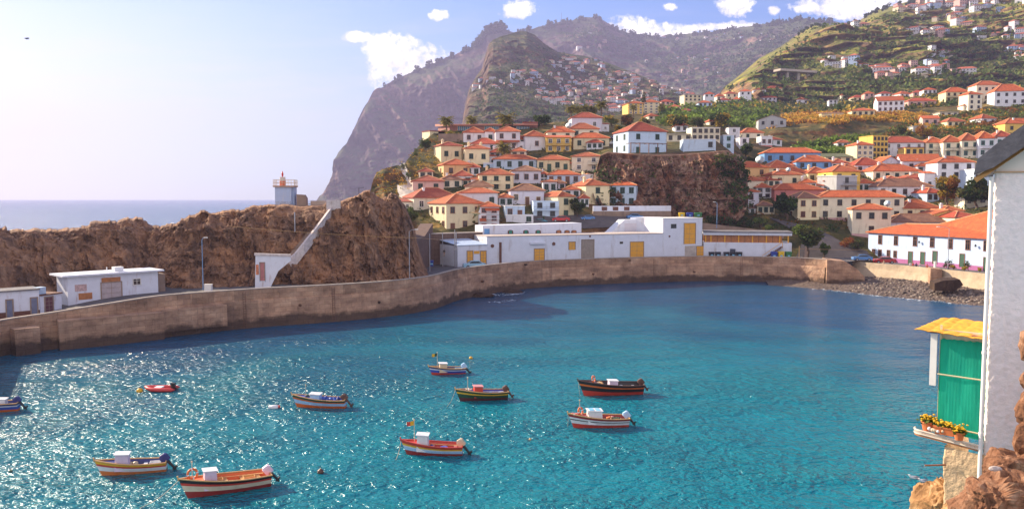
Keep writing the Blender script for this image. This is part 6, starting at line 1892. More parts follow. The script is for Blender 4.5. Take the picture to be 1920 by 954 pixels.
# red inflatable dinghy
A, Bp = ground(268, 735), ground(318, 735)
d = Bp - A; L = d.length
dg = thing('inflatable_dinghy', 'small red inflatable dinghy with outboard motor tied to a yellow buoy', 'dinghy', A + Vector((0, .8, 0)), math.atan2(d.y, d.x))
mb = MB()
for s in (-1, 1):
    mb.tube([(-.1, 0, .45), (.35, s * .35, .32), (.9, s * .62, .24), (L * .6, s * .68, .22), (L + .1, s * .68, .22), (L + .5, s * .66, .24)], [.1, .2, .23, .23, .22, .06], 10)
mb.build('tube', paint('dinghy_red', (.60, .05, .045), .4), dg, smooth=True)
MB().box((.6, -.5, .1), (L, .5, .16)).build('floor', P_['grey'], dg)
MB().box((L - .05, -.5, .12), (L + .03, .5, .55)).build('transom', P_['brown'], dg)
MB().box((1.0, -.5, .3), (L * .62, .5, .42)).build('seat', P_['white'], dg)
mo = MB(); mo.box((L - .15, -.15, .5), (L + .3, .15, .85)).tube([(L + .1, 0, .5), (L + .6, 0, .1)], .07, 6); mo.build('outboard_motor', P_['black'], dg)


def buoy(px, py, r, mats, label, name='buoy'):
    mb = MB(); mb.ball((0, 0, r * .35), r, 0, 12, 8, (1, 1, .9)); mb.tube([(0, 0, r * 1.1), (0, 0, r * 1.5)], r * .16, 6, 1)
    n_ = len(mb.f)
    return tag(mb.build(name, mats, None, ground(px, py), smooth=True), label, 'buoy')


buoy(262, 734, .33, [P_['yellow'], P_['black']], 'yellow mooring buoy beside the red inflatable dinghy')
b2 = MB(); b2.tube([(-.5, 0, .1), (-.45, 0, .1), (.3, 0, .12), (.45, 0, .12), (.5, 0, .12)], [.05, .22, .24, .15, .03], 10, 0).ball((.52, 0, .16), .15, 1)
tag(b2.build('float', [P_['white'], P_['red']], None, ground(513, 765), .1, smooth=True), 'white float with red tip left of the pale blue boat', 'float')
buoy(601, 886, .26, [P_['brown'], P_['beige']], 'brown weedy buoy alone in open water right of the cream boat')
buoy(883, 672, .24, [P_['yellow'], P_['brown']], 'small yellow buoy behind the blue flagged boat')
buoy(994, 824, .12, [P_['wood'], P_['brown']], 'tiny brown float in open water right of the red and yellow boat', 'float')
buoy(20, 884, .14, [P_['dgreen'], P_['dgreen']], 'small green float near the lower left edge', 'float')


def rope(pts, r, label):
    pts = [Vector(p) for p in pts]; base = pts[0]
    mb = MB().tube([p - base for p in smooth_line(pts, 6)], r, 5)
    return tag(mb.build('mooring_rope', ROPE, None, base), label, 'rope')


for key, px, lab in ((2, (262, 952), 'mooring rope slanting down from the bow of the cream boat'), (5, (838, 762), 'mooring rope with red float at the bow of the dark green boat'), (6, (1088, 742), 'mooring rope at the bow of the black boat'),
                     (7, (1064, 800), 'mooring rope at the bow of the white red-bottomed boat'), (8, (742, 862), 'mooring rope at the bow of the red and yellow boat')):
    a = on_boat(key, 0, 0, .95); b_ = ground(*px, 0)
    rope([a, a.lerp(b_, .5) + Vector((0, 0, -.25)), b_], .025, lab)

# two white gulls afloat at the lower right
GULLW = material('gull_white', (.75, .75, .75), .7); GULLG = material('gull_grey', (.25, .25, .28), .7); GULLB = material('gull_bill', (.6, .2, .05), .5)
def gull_afloat(px, py, rz, label):
    r_ = thing('floating_gull', label, 'gull', ground(px, py), rz)
    mb = MB(); mb.tube([(-.32, 0, .12), (-.24, 0, .1), (0, 0, .1), (.2, 0, .12), (.3, 0, .2), (.33, 0, .27), (.40, 0, .29)], [.01, .08, .13, .11, .06, .065, .03], 9)
    for k, (a, b_, c, d_) in enumerate(mb.f[:0]): pass
    mb.build('body', GULLW, r_, smooth=True)
    w_ = MB(); w_.add([(-.42, .03, .17), (-.1, .12, .2), (.16, .1, .17), (-.1, .135, .11), (-.42, -.03, .17), (-.1, -.12, .2), (.16, -.1, .17), (-.1, -.135, .11), (-.1, 0, .245), (.12, 0, .23)], [(0, 1, 8), (1, 2, 9, 8), (0, 3, 1), (1, 3, 2), (4, 8, 5), (5, 8, 9, 6), (4, 5, 7), (5, 6, 7)]); w_.build('wing', GULLG, r_)
    MB().tube([(.42, 0, .285), (.5, 0, .27)], [.018, .004], 5).build('bill', GULLB, r_)
    return r_
gull_afloat(1714, 897, R(165), 'white gull floating on the water with orange bill, left of the pair')
gull_afloat(1731, 903, R(190), 'white and grey gull floating beside the foreground rock, right of the pair')


def gull_flying(loc, rz, span, label, bank=0.0, mats=None):
    r_ = thing('flying_gull', label, 'gull', loc, rz); r_.rotation_euler = (bank, R(8), rz)
    k = span / 1.4
    mb = MB(); mb.tube([(x * k, 0, z * k) for x, z in ((-.36, 0), (-.2, 0), (0, -.01), (.2, .01), (.3, .04), (.4, .03))], [.02 * k, .06 * k, .1 * k, .08 * k, .06 * k, .012 * k], 8)
    mb.build('body', mats[0], r_, smooth=True)
    for s in (-1, 1):
        pts = [(.14, .05, .02), (.22, .32, .18), (.08, .7, .14), (-.02, .72, .13), (.0, .34, .17), (-.14, .05, .02)]
        v = [(x * k, s * y * k, z * k) for x, y, z in pts]; v2 = [(x, y, z - .015 * k) for x, y, z in v]
        MB().add(v + v2, [(0, 1, 4, 5), (1, 2, 3, 4), (11, 10, 7, 6), (10, 9, 8, 7)] + [(i, 6 + i, 6 + (i + 1) % 6, (i + 1) % 6) for i in range(6)]).build('wing', mats[1], r_)
    MB().add([(-.34 * k, -.03 * k, 0), (-.34 * k, .03 * k, 0), (-.5 * k, .08 * k, 0), (-.5 * k, -.08 * k, 0)], [(0, 1, 2, 3)]).build('tail', mats[0], r_)
    return r_
GB = material('gull_brown', (.42, .2, .09), .7, .3, 8); GT = material('gull_tan', (.6, .38, .2), .7, .3, 8)
gull_flying(at(50, 73, 105), R(10), 1.2, 'dark gull flying high against the pale sky at the upper left', R(12), (GULLG, GULLG))
gull_flying(at(892, 400, 62), R(20), 1.5, 'brown gull gliding in front of the cream corner house', R(-42), (GT, GB))


# oars laid along the thwarts
for key, y, lab in ((2, .55, 'long wooden oar laid along the far side of the cream boat'), (6, -.3, 'pale wooden oar laid along the black boat'), (5, .35, 'white oar laid along the dark green boat'), (8, .5, 'wooden oar laid along the far side of the red and yellow boat'), (4, .35, 'pale oar laid along the blue flagged boat')):
    a, b_ = on_boat(key, .42, y, .86, .03), on_boat(key, .93, y * .8, .86, .03)
    d = b_ - a; m = MB().tube([(0, 0, 0), tuple(d * .78)], .028, 6)
    s_ = Vector((-d.y, d.x, 0)).normalized() * .08; p, q = d * .77, d
    m.add([p - s_ * .5, q - s_, q + s_, p + s_ * .5, p - s_ * .5 + Vector((0, 0, .02)), q - s_ + Vector((0, 0, .02)), q + s_ + Vector((0, 0, .02)), p + s_ * .5 + Vector((0, 0, .02))], [(3, 2, 1, 0), (4, 5, 6, 7), (0, 1, 5, 4), (1, 2, 6, 5), (2, 3, 7, 6), (3, 0, 4, 7)])
    tag(m.build('oar', P_['white' if key == 5 else 'wood'], None, a), lab, 'oar')
# ---------------------------------------------------------------- vegetation


def leafmat(name, c, var=.35, trans=.35):
    return material('leaf_' + name, c, .75, var, .9, spec=.2, trans=trans)


LF = dict(dark=leafmat('dark', (.028, .055, .016)), mid=leafmat('mid', (.055, .095, .022)), light=leafmat('light', (.12, .16, .03)), gold=leafmat('gold', (.40, .27, .035)), rust=leafmat('rust', (.26, .11, .025)),
          olive=leafmat('olive', (.10, .105, .03)), yellow=leafmat('yellow', (.50, .36, .03)), red=leafmat('red', (.22, .035, .02)), palm=leafmat('palm', (.30, .24, .04)), palmd=leafmat('palm_dark', (.11, .12, .025)), banana=leafmat('banana', (.16, .24, .03)), straw=leafmat('straw', (.62, .33, .055)))
BARK = material('bark', (.12, .075, .05), .9, .3, 4)
PBARK = material('palm_bark', (.17, .10, .06), .9, .3, 4)


def leaf_mesh(name, C, size, rs, mats, flat=.0, aspect=1.5, mi=None):
    """one leaf quad per centre"""
    n_ = len(C)
    a = rs.normal(size=(n_, 3)); a /= np.linalg.norm(a, axis=1, keepdims=True)
    b = rs.normal(size=(n_, 3)); b -= (a * b).sum(1, keepdims=True) * a; b /= np.linalg.norm(b, axis=1, keepdims=True)
    s = (size * (.6 + .8 * rs.rand(n_)))[:, None]
    V = np.stack([C - a * s * aspect * .5, C + b * s * .5, C + a * s * aspect * .5, C - b * s * .5], 1).reshape(-1, 3)
    me = bpy.data.meshes.new(name)
    me.vertices.add(n_ * 4); me.vertices.foreach_set('co', V.reshape(-1).astype(np.float32))
    me.loops.add(n_ * 4); me.loops.foreach_set('vertex_index', np.arange(n_ * 4, dtype=np.int32))
    me.polygons.add(n_); me.polygons.foreach_set('loop_start', np.arange(0, n_ * 4, 4, dtype=np.int32))
    for m in mats: me.materials.append(m)
    me.polygons.foreach_set('material_index', (mi if mi is not None else rs.randint(0, len(mats), n_)).astype(np.int32))
    me.update(calc_edges=True); me.validate()
    return me


_tm = {}


def tree_meshes(kind, w, h, mats, seed, clumps=14, leaves=900, trunk=.35, leaf=.42):
    rs = np.random.RandomState(seed)
    cs = []
    for k in range(clumps):
        v = rs.normal(size=3); v /= np.linalg.norm(v)
        q = v * rs.rand() ** .4
        cs.append((np.array([q[0] * w * .36, q[1] * w * .36, h * (trunk + (1 - trunk) * (.5 + .40 * q[2]))]), w * (.13 + .13 * rs.rand())))
    C, mi = [], []
    for c, r in cs:
        m = leaves // clumps
        v = rs.normal(size=(m, 3)); v /= np.linalg.norm(v, axis=1, keepdims=True)
        C.append(c + v * r * (rs.rand(m, 1) ** .45) * np.array([1, 1, .8])); mi.append(np.where(rs.rand(m) < .75, rs.randint(len(mats)), rs.randint(0, len(mats), m)))
    crown = leaf_mesh('crown', np.concatenate(C), leaf, rs, mats, mi=np.concatenate(mi))
    t = MB(); t.tube([(0, 0, -.5), (.05 * w, 0, h * trunk * .6), (0, .03 * w, h * trunk * 1.25)], [w * .045, w * .034, w * .022], 8)
    for c, r in cs[:7]: t.tube([(0, .02 * w, h * trunk * (.7 + .4 * rs.rand())), tuple(c * np.array([.55, .55, .9])), tuple(c)], [w * .022, w * .014, w * .005], 5)
    return crown, t.mesh('trunk', BARK)


def tree(px, ybase, ytop, wpx, mats, label, seed, Y=None, clumps=14, leaves=1100, trunk=.35, group=None, name='tree', cat='tree', leaf=.42, land=None):
    Y = Y or (land or town).depth(px, ybase)
    p = at(px, ybase, Y); h = (ybase - ytop) * Y / F; w = wpx * Y / F
    root = thing(name, label, cat, p, 0, group)
    cr, tr = tree_meshes(name, w, h, [LF[m] for m in mats], seed, clumps, leaves, trunk, leaf * max(.5, min(1.6, w / 6)))
    obj('crown', cr, root); obj('trunk', tr, root)
    return root


def shrub(px, ybase, ytop, wpx, mats, label, seed, Y=None, leaves=500, leaf=.3, group=None, name='shrub'):
    return tree(px, ybase, ytop, wpx, mats, label, seed, Y, 8, leaves, .12, group, name, 'shrub', leaf)


def palm_meshes(h, fr, mats, seed, n=26):
    rs = np.random.RandomState(seed)
    t = MB(); t.tube([(0, 0, -.5), (.15, 0, h * .4), (.1, .1, h * .8), (0, 0, h)], [.34, .26, .22, .27], 9)
    f = MB()
    for k in range(n):
        a = 2.4 * k; up = .9 - 1.5 * (k / n)
        dr = Vector((math.cos(a), math.sin(a), 0)); sd = Vector((-dr.y, dr.x, 0))
        L = fr * (.8 + .3 * rs.rand()); p = Vector((0, 0, h)); v = (dr * math.cos(up) + Vector((0, 0, math.sin(up)))).normalized()
        prev = None
        for i in range(9):
            u = i / 8; wd = fr * .20 * math.sin(math.pi * min(1, u * .9 + .1)) + .02
            q = (p.copy(), wd); 
            if prev:
                # leaflets either side, hanging a little
                for s in (-1, 1):
                    tip = (prev[0] + p) / 2 + sd * s * wd * 1.3 + v * .25 * wd + Vector((0, 0, -wd * .55))
                    f.add([prev[0], p, tip], [(0, 1, 2)], rs.randint(len(mats)))
                    tip2 = prev[0] * .7 + p * .3 + sd * s * wd * 1.1 + v * .1 + Vector((0, 0, -wd * .3))
                    f.add([prev[0], prev[0] * .4 + p * .6, tip2], [(0, 1, 2)], rs.randint(len(mats)))
            prev = q
            p = p + v * L / 8; v = (v + Vector((0, 0, -.17))).normalized()
    return f.mesh('fronds', mats), t.mesh('trunk', PBARK)


def palm(px, ybase, ytop, fpx, label, seed, Y=None, group=None, mats=('palm', 'palmd')):
    Y = Y or town.depth(px, ybase)
    p = at(px, ybase, Y); h = (ybase - ytop) * Y / F
    root = thing('palm_tree', label, 'palm tree', p, seed * 1.1, group)
    a, b_ = palm_meshes(max(.6, h * .8), fpx * .74 * Y / F, [LF[m] for m in mats], seed)
    obj('fronds', a, root); obj('trunk', b_, root)
    return root


tree(1081, 409, 371, 38, ('mid', 'olive', 'dark'), 'round green tree beside the narrow cream house on the quay street', 1, leaves=1800, trunk=.3, leaf=.35)
tree(1474, 416, 364, 56, ('dark', 'mid', 'dark'), 'spreading dark tree below the wide red-walled house', 2, leaves=2200, trunk=.3)
tree(1513, 484, 414, 58, ('mid', 'olive', 'light'), 'leafy green tree at the foot of the hill road right of the restaurant', 3, leaves=2400, trunk=.3)
tree(1545, 486, 455, 30, ('mid', 'light'), 'small green tree right beside the leafy tree on the hill road', 33, leaves=800, trunk=.2)
tree(1773, 390, 328, 52, ('rust', 'gold', 'olive'), 'rust-gold autumn tree below the tall white apartment house', 4, leaves=2200, trunk=.25)
tree(1829, 394, 338, 66, ('dark', 'mid', 'olive'), 'broad dark green tree beside the foreground wall', 5, leaves=2600, trunk=.2)
tree(1765, 346, 318, 40, ('dark', 'olive'), 'flat dark tree crown above the autumn tree', 6, leaves=1000, trunk=.3)
tree(1806, 385, 360, 26, ('light', 'mid'), 'small bright green tree between the autumn tree and the dark tree', 7, leaves=700, trunk=.2)
for k, (x, yb, yt, w_, m, lab) in enumerate([(1271, 246, 212, 46, ('olive', 'mid', 'gold'), 'wide olive tree behind the right end of the pale blue villa'), (1309, 243, 221, 34, ('mid', 'olive'), 'low tree clump between the two large olive trees above the crag'), (1350, 243, 213, 48, ('olive', 'dark', 'gold'), 'wide olive tree behind the modern cream house'),
                                          (1146, 240, 214, 30, ('light', 'gold'), 'yellow-green round tree left of the pale blue villa'), (1176, 240, 216, 34, ('rust', 'olive'), 'brownish tree behind the pale blue villa'), (1208, 238, 222, 30, ('olive', 'gold'), 'olive tree just above the villa roof'), (1160, 250, 236, 26, ('mid', 'gold'), 'low green bush at the left corner of the pale blue villa'),
                                          (1014, 236, 217, 40, ('dark', 'olive', 'mid'), 'dark broad tree behind the right end of the red-brown building'), (798, 286, 256, 24, ('mid', 'olive'), 'bushy green tree on the brown slope left of the hilltop pavilion'), (770, 424, 386, 32, ('mid', 'light', 'olive'), 'green bush tree between the rock ridge and the corner house'),
                                          (1236, 212, 190, 22, ('gold', 'olive'), 'golden tree right of the pale yellow apartment block'), (1398, 300, 268, 30, ('dark', 'mid'), 'dark tree filling the right end of the crag'), (1408, 322, 290, 26, ('dark', 'mid'), 'dark shrubby tree on the right flank of the crag'),
                                          (1688, 262, 236, 26, ('mid', 'olive'), 'dark green tree on the golden slope above the ochre tower'), (1733, 262, 238, 34, ('rust', 'gold'), 'golden brown tree below the stone outbuilding'), (1768, 190, 170, 20, ('olive', 'mid'), 'round tree left of the large cream villa'), (1598, 400, 380, 24, ('dark', 'mid'), 'dark tree wedged between roofs in the valley town'),
                                          (1846, 346, 322, 30, ('dark', 'mid'), 'dark tree under the long white building by the gable')]):
    tree(x, yb, yt, w_, m, lab, 20 + k, leaves=1000, trunk=.22)
for k, (x, yb, yt, w_, m, lab) in enumerate([(1590, 468, 444, 34, ('red', 'rust'), 'dark red shrub on the bank beside the hill road'), (1608, 472, 448, 34, ('dark', 'olive'), 'dark green shrub right of the dark red shrub'), (1678, 500, 481, 14, ('olive', 'mid'), 'small round shrub in front of the seafront house beside the red car'),
                                          (1335, 424, 402, 40, ('dark', 'mid'), 'dark hedge bush at the left end above the restaurant'), (1365, 425, 403, 44, ('mid', 'dark', 'red'), 'hedge bush with red blossoms above the restaurant'), (1395, 427, 406, 44, ('dark', 'mid'), 'long dark hedge bush above the middle of the restaurant roof'),
                                          (1425, 430, 405, 40, ('mid', 'light'), 'bright hedge bush above the right end of the restaurant roof'), (1440, 440, 416, 26, ('light', 'mid'), 'small light green bush at the right end of the hedge'), (1378, 412, 388, 30, ('olive', 'light'), 'loose pale shrub beside the lavender-white house'),
                                          (810, 447, 432, 26, ('olive', 'light'), 'low weedy bush on the top of the stepped brown wall'), (757, 322, 304, 14, ('olive', 'mid'), 'small bush on the brown seaward slope'), (766, 340, 318, 16, ('mid', 'light'), 'green bush beside the waterfall stair on the brown slope'), (780, 300, 272, 16, ('olive', 'mid'), 'dry shrub on the brown slope below the bushy tree'),
                                          (846, 256, 246, 30, ('gold', 'light'), 'yellow flowering hedge below the red-brown building'), (880, 276, 264, 12, ('mid', 'dark'), 'small dark bush between hillside houses')]):
    shrub(x, yb, yt, w_, m, lab, 50 + k, leaves=500)
for k, (x, yb, yt, w_, lab) in enumerate([(1788, 507, 492, 13, 'largest yellow topiary bush on the promenade, right of the lamp post'), (1808, 509, 497, 11, 'middle yellow topiary bush on the promenade'), (1837, 511, 498, 10, 'yellow topiary bush on the promenade nearest the foreground wall')]):
    shrub(x, yb, yt, w_, ('yellow', 'yellow', 'gold'), lab, 70 + k, Y=182 - k * 4, leaves=700, leaf=.2)
shrub(1778, 506, 486, 24, ('mid', 'dark', 'olive'), 'green palm-like shrub behind the largest yellow topiary', 75, Y=190, leaves=500)
shrub(1815, 507, 488, 18, ('mid', 'olive'), 'green shrub behind the middle yellow topiary', 76, Y=187, leaves=400)
for k, (x, yb, yt, f, lab) in enumerate([(837, 254, 218, 30, 'bushy palm at the left end of the long red-brown building'), (884, 244, 219, 26, 'palm crown behind the left half of the red-brown building'), (948, 244, 216, 38, 'wide palm crown behind the right half of the red-brown building'), (945, 306, 268, 34, 'dark palm between the hillside houses below the white two-storey house'),
                                       (1127, 232, 186, 26, 'tall palm right of the palm group behind the lavender-white house'), (1070, 226, 197, 24, 'leftmost palm of the group behind the lavender-white house'), (1083, 226, 199, 24, 'second palm of the group behind the lavender-white house'), (1096, 226, 197, 24, 'third palm of the group behind the lavender-white house'),
                                       (1110, 228, 198, 24, 'fourth palm of the group behind the lavender-white house'), (1228, 352, 322, 26, 'palm growing out of the crag face'), (1187, 222, 195, 16, 'slim palm in front of the tall yellow apartment block'), (1392, 412, 384, 26, 'palm in front of the lavender-white house beside the crag'), (1240, 216, 199, 16, 'small palm at the right of the pale yellow apartment block')]):
    palm(x, yb, yt, f, lab, k + 1, Y=246 if x == 1228 else None)
tree(1207, 214, 172, 15, ('dark', 'olive'), 'tall dark pine in front of the pale yellow apartment block', 91, leaves=600, trunk=.35, name='pine_tree', cat='pine tree')

# ---- ground cover, uncounted
def cover(name, land, poly, n, size, mats, seed, lift=.3, tall=1.0, aspect=1.5):
    rs = np.random.RandomState(seed)
    P = []
    xs = [p[0] for p in poly]; ys = [p[1] for p in poly]
    while len(P) < n:
        x = min(xs) + (max(xs) - min(xs)) * rs.rand(); y = min(ys) + (max(ys) - min(ys)) * rs.rand()
        c = False; j = len(poly) - 1
        for i in range(len(poly)):
            if (poly[i][1] > y) != (poly[j][1] > y) and x < (poly[j][0] - poly[i][0]) * (y - poly[i][1]) / (poly[j][1] - poly[i][1]) + poly[i][0]: c = not c
            j = i
        if c and (0.5 + .5 * vnoise(np.array([x / 14, y / 5, seed * 1.0]), 3)) > rs.rand() * .8: P.append(land.real(x + rs.rand() * 2, y) + Vector((rs.normal() * .8, rs.normal() * .8, 0)))
    C = np.array(P); k = 5
    C = np.repeat(C, k, 0) + rs.normal(size=(len(C) * k, 3)) * np.array([.9, .9, .55 * tall]) * size
    C[:, 2] += lift
    nz = 0.5 + 0.5 * fbm(C / 9, 3, seed)
    mi = np.clip((nz * len(mats) * 1.3 - .2 + rs.normal(size=len(C)) * .35).astype(int), 0, len(mats) - 1)
    return tag(obj(name, leaf_mesh(name, C, size, rs, [LF[m] for m in mats], mi=mi, aspect=aspect)), kind='stuff')


cover('banana_plants', town, [(1240, 236), (1235, 205), (1330, 196), (1420, 180), (1470, 196), (1440, 226), (1400, 240), (1330, 236)], 1700, 1.5, ('dark', 'mid', 'banana', 'light'), 1, .9)
cover('banana_plants', town, [(1500, 292), (1480, 280), (1560, 262), (1640, 262), (1610, 286), (1560, 292)], 1300, 1.1, ('mid', 'banana', 'light'), 2, .7)
cover('dry_grass', town, [(1445, 240), (1470, 215), (1560, 210), (1640, 206), (1730, 215), (1720, 232), (1600, 228), (1480, 236)], 1900, .8, ('straw', 'gold', 'straw', 'rust'), 3, .4)
cover('dry_grass', town, [(1650, 258), (1700, 226), (1790, 214), (1850, 206), (1930, 196), (1930, 238), (1800, 256)], 1900, .8, ('gold', 'straw', 'light', 'olive', 'rust'), 4, .4)
cover('hill_scrub', town, [(705, 380), (712, 322), (756, 308), (796, 262), (826, 250), (826, 320), (770, 345), (760, 380)], 420, .34, ('rust', 'straw', 'rust', 'gold', 'olive'), 5, .12)
cover('hill_scrub', town, [(1240, 205), (1500, 190), (1700, 185), (1900, 166), (1930, 190), (1700, 205), (1500, 212), (1330, 215)], 1500, 1.8, ('dark', 'mid', 'olive', 'gold'), 6, .6)
cover('garden_plants', town, [(770, 420), (830, 300), (840, 245), (1120, 240), (1125, 300), (1100, 400), (900, 425)], 900, .45, ('dark', 'mid', 'olive'), 7, .3)
cover('garden_plants', town, [(1380, 410), (1400, 300), (1640, 290), (1880, 300), (1880, 400), (1700, 430), (1500, 440)], 1600, .5, ('dark', 'mid', 'olive', 'rust'), 8, .3)
cover('crag_scrub', crag, [(1112, 350), (1130, 290), (1160, 320), (1150, 370), (1125, 390)], 220, .45, ('dark', 'mid', 'olive'), 9, .1)
cover('crag_scrub', crag, [(1340, 288), (1400, 300), (1396, 390), (1370, 400), (1350, 340)], 420, .5, ('dark', 'mid', 'olive'), 10, .1)
cover('crag_scrub', crag, [(1140, 300), (1380, 292), (1380, 410), (1140, 400)], 260, .36, ('olive', 'mid', 'dark'), 12, .05)

# woods along the ridges, one mass
def ridge_wood(name, land, x0, x1, n, hmin, hmax, seed, rows=6, mats=('dark', 'dark', 'mid')):
    rs = np.random.RandomState(seed); C = []
    for k in range(n):
        x = x0 + (x1 - x0) * rs.rand()
        if vnoise(np.array([x / 11.0, seed, 0.0]), 2) < -.25: continue
        c = int(np.clip(round((x - land.px[0]) / (land.px[1] - land.px[0])), 0, len(land.px) - 1))
        p = land.V[-1 - rs.randint(0, rows), c]
        h = hmin + (hmax - hmin) * rs.rand() * (.55 + .45 * vnoise(np.array([x / 7.0, seed + 5.0, 0.0]), 4)); m = 26
        v = rs.normal(size=(m, 3)); v /= np.linalg.norm(v, axis=1, keepdims=True)
        C.append(p + np.array([0, 0, h * .5]) + v * rs.rand(m, 1) ** .5 * np.array([h * .38, h * .38, h * .55]))
    C = np.concatenate(C)
    return tag(obj(name, leaf_mesh(name, C, hmax * .2, rs, [LF[m] for m in mats])), kind='stuff')


ridge_wood('ridge_woods', cape, 720, 1140, 420, 8, 26, 1)
ridge_wood('ridge_woods', cape, 1140, 1560, 420, 6, 20, 2)
ridge_wood('ridge_woods', cape, 890, 945, 70, 20, 40, 3)
ridge_wood('ridge_woods', vale, 1560, 1930, 260, 4, 13, 4)
ridge_wood('ridge_woods', vale, 1490, 1545, 40, 3, 8, 5)


def slope_wood(name, land, poly, n, size, mats, seed): return cover(name, land, poly, n, size, mats, seed, size * .35)


slope_wood('slope_scrub', vale, [(1345, 195), (1360, 165), (1480, 80), (1530, 50), (1600, 50), (1740, 5), (1925, 0), (1925, 180), (1700, 200), (1500, 205)], 2400, 2.2, ('dark', 'mid', 'mid', 'light', 'olive'), 21)
slope_wood('slope_scrub', vale, [(1500, 205), (1560, 150), (1700, 120), (1925, 100), (1925, 170), (1700, 200)], 900, 2.4, ('dark', 'mid', 'light', 'olive'), 22)
slope_wood('slope_scrub', knob, [(890, 200), (950, 110), (1020, 90), (1150, 125), (1330, 195), (1300, 235), (900, 240)], 1500, 2.6, ('dark', 'mid', 'olive'), 23)
slope_wood('slope_scrub', cape, [(1010, 60), (1130, 45), (1250, 80), (1500, 45), (1560, 60), (1400, 140), (1320, 185), (1180, 120)], 1500, 7.0, ('dark', 'dark', 'mid'), 24)
# ---------------------------------------------------------------- distant houses
FARW = dict(white=material('far_white', (.66, .65, .68), .85, .08), cream=material('far_cream', (.62, .54, .40), .85, .08), pink=material('far_pink', (.55, .36, .33), .85, .08), blue=material('far_blue', (.36, .46, .64), .85, .08))
FARR = dict(red=material('far_red_roof', (.42, .11, .06), .85, .25, .4), grey=material('far_grey_roof', (.36, .33, .34), .85, .2, .4))
FARG = material('far_window', (.05, .05, .06), .5)
_fm = {}


def mini(wall, roof, shape):
    k = (wall, roof, shape)
    if k in _fm: return _fm[k]
    m = MB(); w_, d_, h_ = ((10, 8, 5.6), (14, 9, 6), (8, 8, 8.4), (19, 9, 6))[shape % 4]
    m.box((-w_ / 2, 0, -9), (w_ / 2, d_, h_), 0)
    r, c = roof_mesh(w_, d_, h_, 2.3 if roof == 'red' else .2, 'hip' if roof == 'red' else 'flat', .5, None, False)
    m.add([(x - w_ / 2, y, z) for x, y, z in r.v], r.f, 1)
    st = max(2, round(h_ / 2.8)); n_ = max(3, round(w_ / 3))
    for s in range(st):
        for i in range(n_):
            x = -w_ / 2 + w_ * (i + .5) / n_; z = h_ * (s + .5) / st
            m.box((x - .55, -.07, z - .7), (x + .55, -.003, z + .7), 2)
    if shape == 1: m.box((-w_ / 2 + 1, -1.3, h_ * .5 - .1), (w_ / 2 - 1, -.071, h_ * .5 + .9), 0)
    _fm[k] = m.mesh('hillside_house', [FARW[wall], FARR[roof], FARG])
    return _fm[k]


rs = np.random.RandomState(11)
STUFF = MB()
def far_zone(land, x0, y0, x1, y1, n, where, keep=1.0, scale=1.0, walls=('white', 'white', 'white', 'cream', 'pink', 'blue')):
    keep = keep * n * .7; n = int(n * 1.4)
    pts = []
    tries = 0
    while len(pts) < n and tries < 3000:
        tries += 1
        x = x0 + (x1 - x0) * rs.rand(); y = y0 + (y1 - y0) * rs.rand()
        if all(abs(x - a) > 6 or abs(y - b_) > 3.5 for a, b_ in pts): pts.append((x, y))
    pts.sort(key=lambda q: -q[1])
    for i, (x, y) in enumerate(pts):
        wl = walls[rs.randint(len(walls))]; rf = 'red' if rs.rand() < .72 else 'grey'; sh = rs.randint(4)
        p = land.real(x, y); rz = rs.normal() * .35; sc_ = scale * .68 * (.75 + .55 * rs.rand())
        me = mini(wl, rf, sh)
        if i < keep:
            o = obj('hillside_house', me, None, p, rz); o.scale = (sc_, sc_, sc_)
            tag(o, f'tiny {wl} house with {"red" if rf == "red" else "grey"} roof {where}', 'house', f'{wl} {"red" if rf == "red" else "grey"}-roofed houses {where}')
        else:
            c, s = math.cos(rz) * sc_, math.sin(rz) * sc_
            b0 = len(STUFF.v)
            for v in me.vertices: STUFF.v.append((p.x + v.co.x * c - v.co.y * s, p.y + v.co.x * s + v.co.y * c, p.z + v.co.z * sc_))
            base = {'white': 0, 'cream': 1, 'pink': 2, 'blue': 3}[wl]
            for f in me.polygons:
                STUFF.f.append(tuple(b0 + q for q in f.vertices)); STUFF.m.append(base if f.material_index == 0 else (6 if f.material_index == 2 else (4 if rf == 'red' else 5)))


far_zone(knob, 960, 138, 1075, 163, 17, 'in the upper left of the hazy hill village', .7)
far_zone(knob, 1030, 112, 1135, 138, 18, 'at the top of the hazy hill village', .7)
far_zone(knob, 1075, 140, 1190, 180, 30, 'in the middle of the hazy hill village', .7)
far_zone(knob, 1005, 165, 1090, 202, 22, 'low left in the hazy hill village', .75)
far_zone(knob, 1095, 178, 1235, 214, 30, 'at the foot of the hazy hill village', .75)
far_zone(knob, 1180, 150, 1300, 186, 16, 'at the right edge of the hazy hill village', .7)
far_zone(knob, 888, 148, 958, 172, 8, 'on the ledges of the dark hill', 1, .8)
far_zone(cape, 1200, 110, 1345, 172, 20, 'deep in the blue shaded valley', .3, 1.3, ('blue', 'white', 'pink'))
far_zone(cape, 1075, 58, 1130, 100, 6, 'high on the shaded back ridge', .4, 1.4, ('white', 'pink'))
far_zone(cape, 1200, 64, 1480, 80, 14, 'along the top of the back ridge', .2, 1.2, ('white', 'blue'))
far_zone(vale, 1585, 140, 1640, 166, 12, 'in the lower cluster of the terraced mountain', .8)
far_zone(vale, 1645, 142, 1675, 168, 5, 'beside the lower cluster of the terraced mountain', .8)
far_zone(vale, 1658, 66, 1720, 90, 10, 'on the lit spur of the terraced mountain', .8)
far_zone(vale, 1675, 112, 1750, 158, 14, 'in the shaded middle of the terraced mountain', .8)
far_zone(vale, 1552, 44, 1608, 62, 8, 'on the saddle of the terraced mountain', .3)
far_zone(vale, 1680, 8, 1760, 32, 8, 'near the crest of the terraced mountain', .3, 1.2)
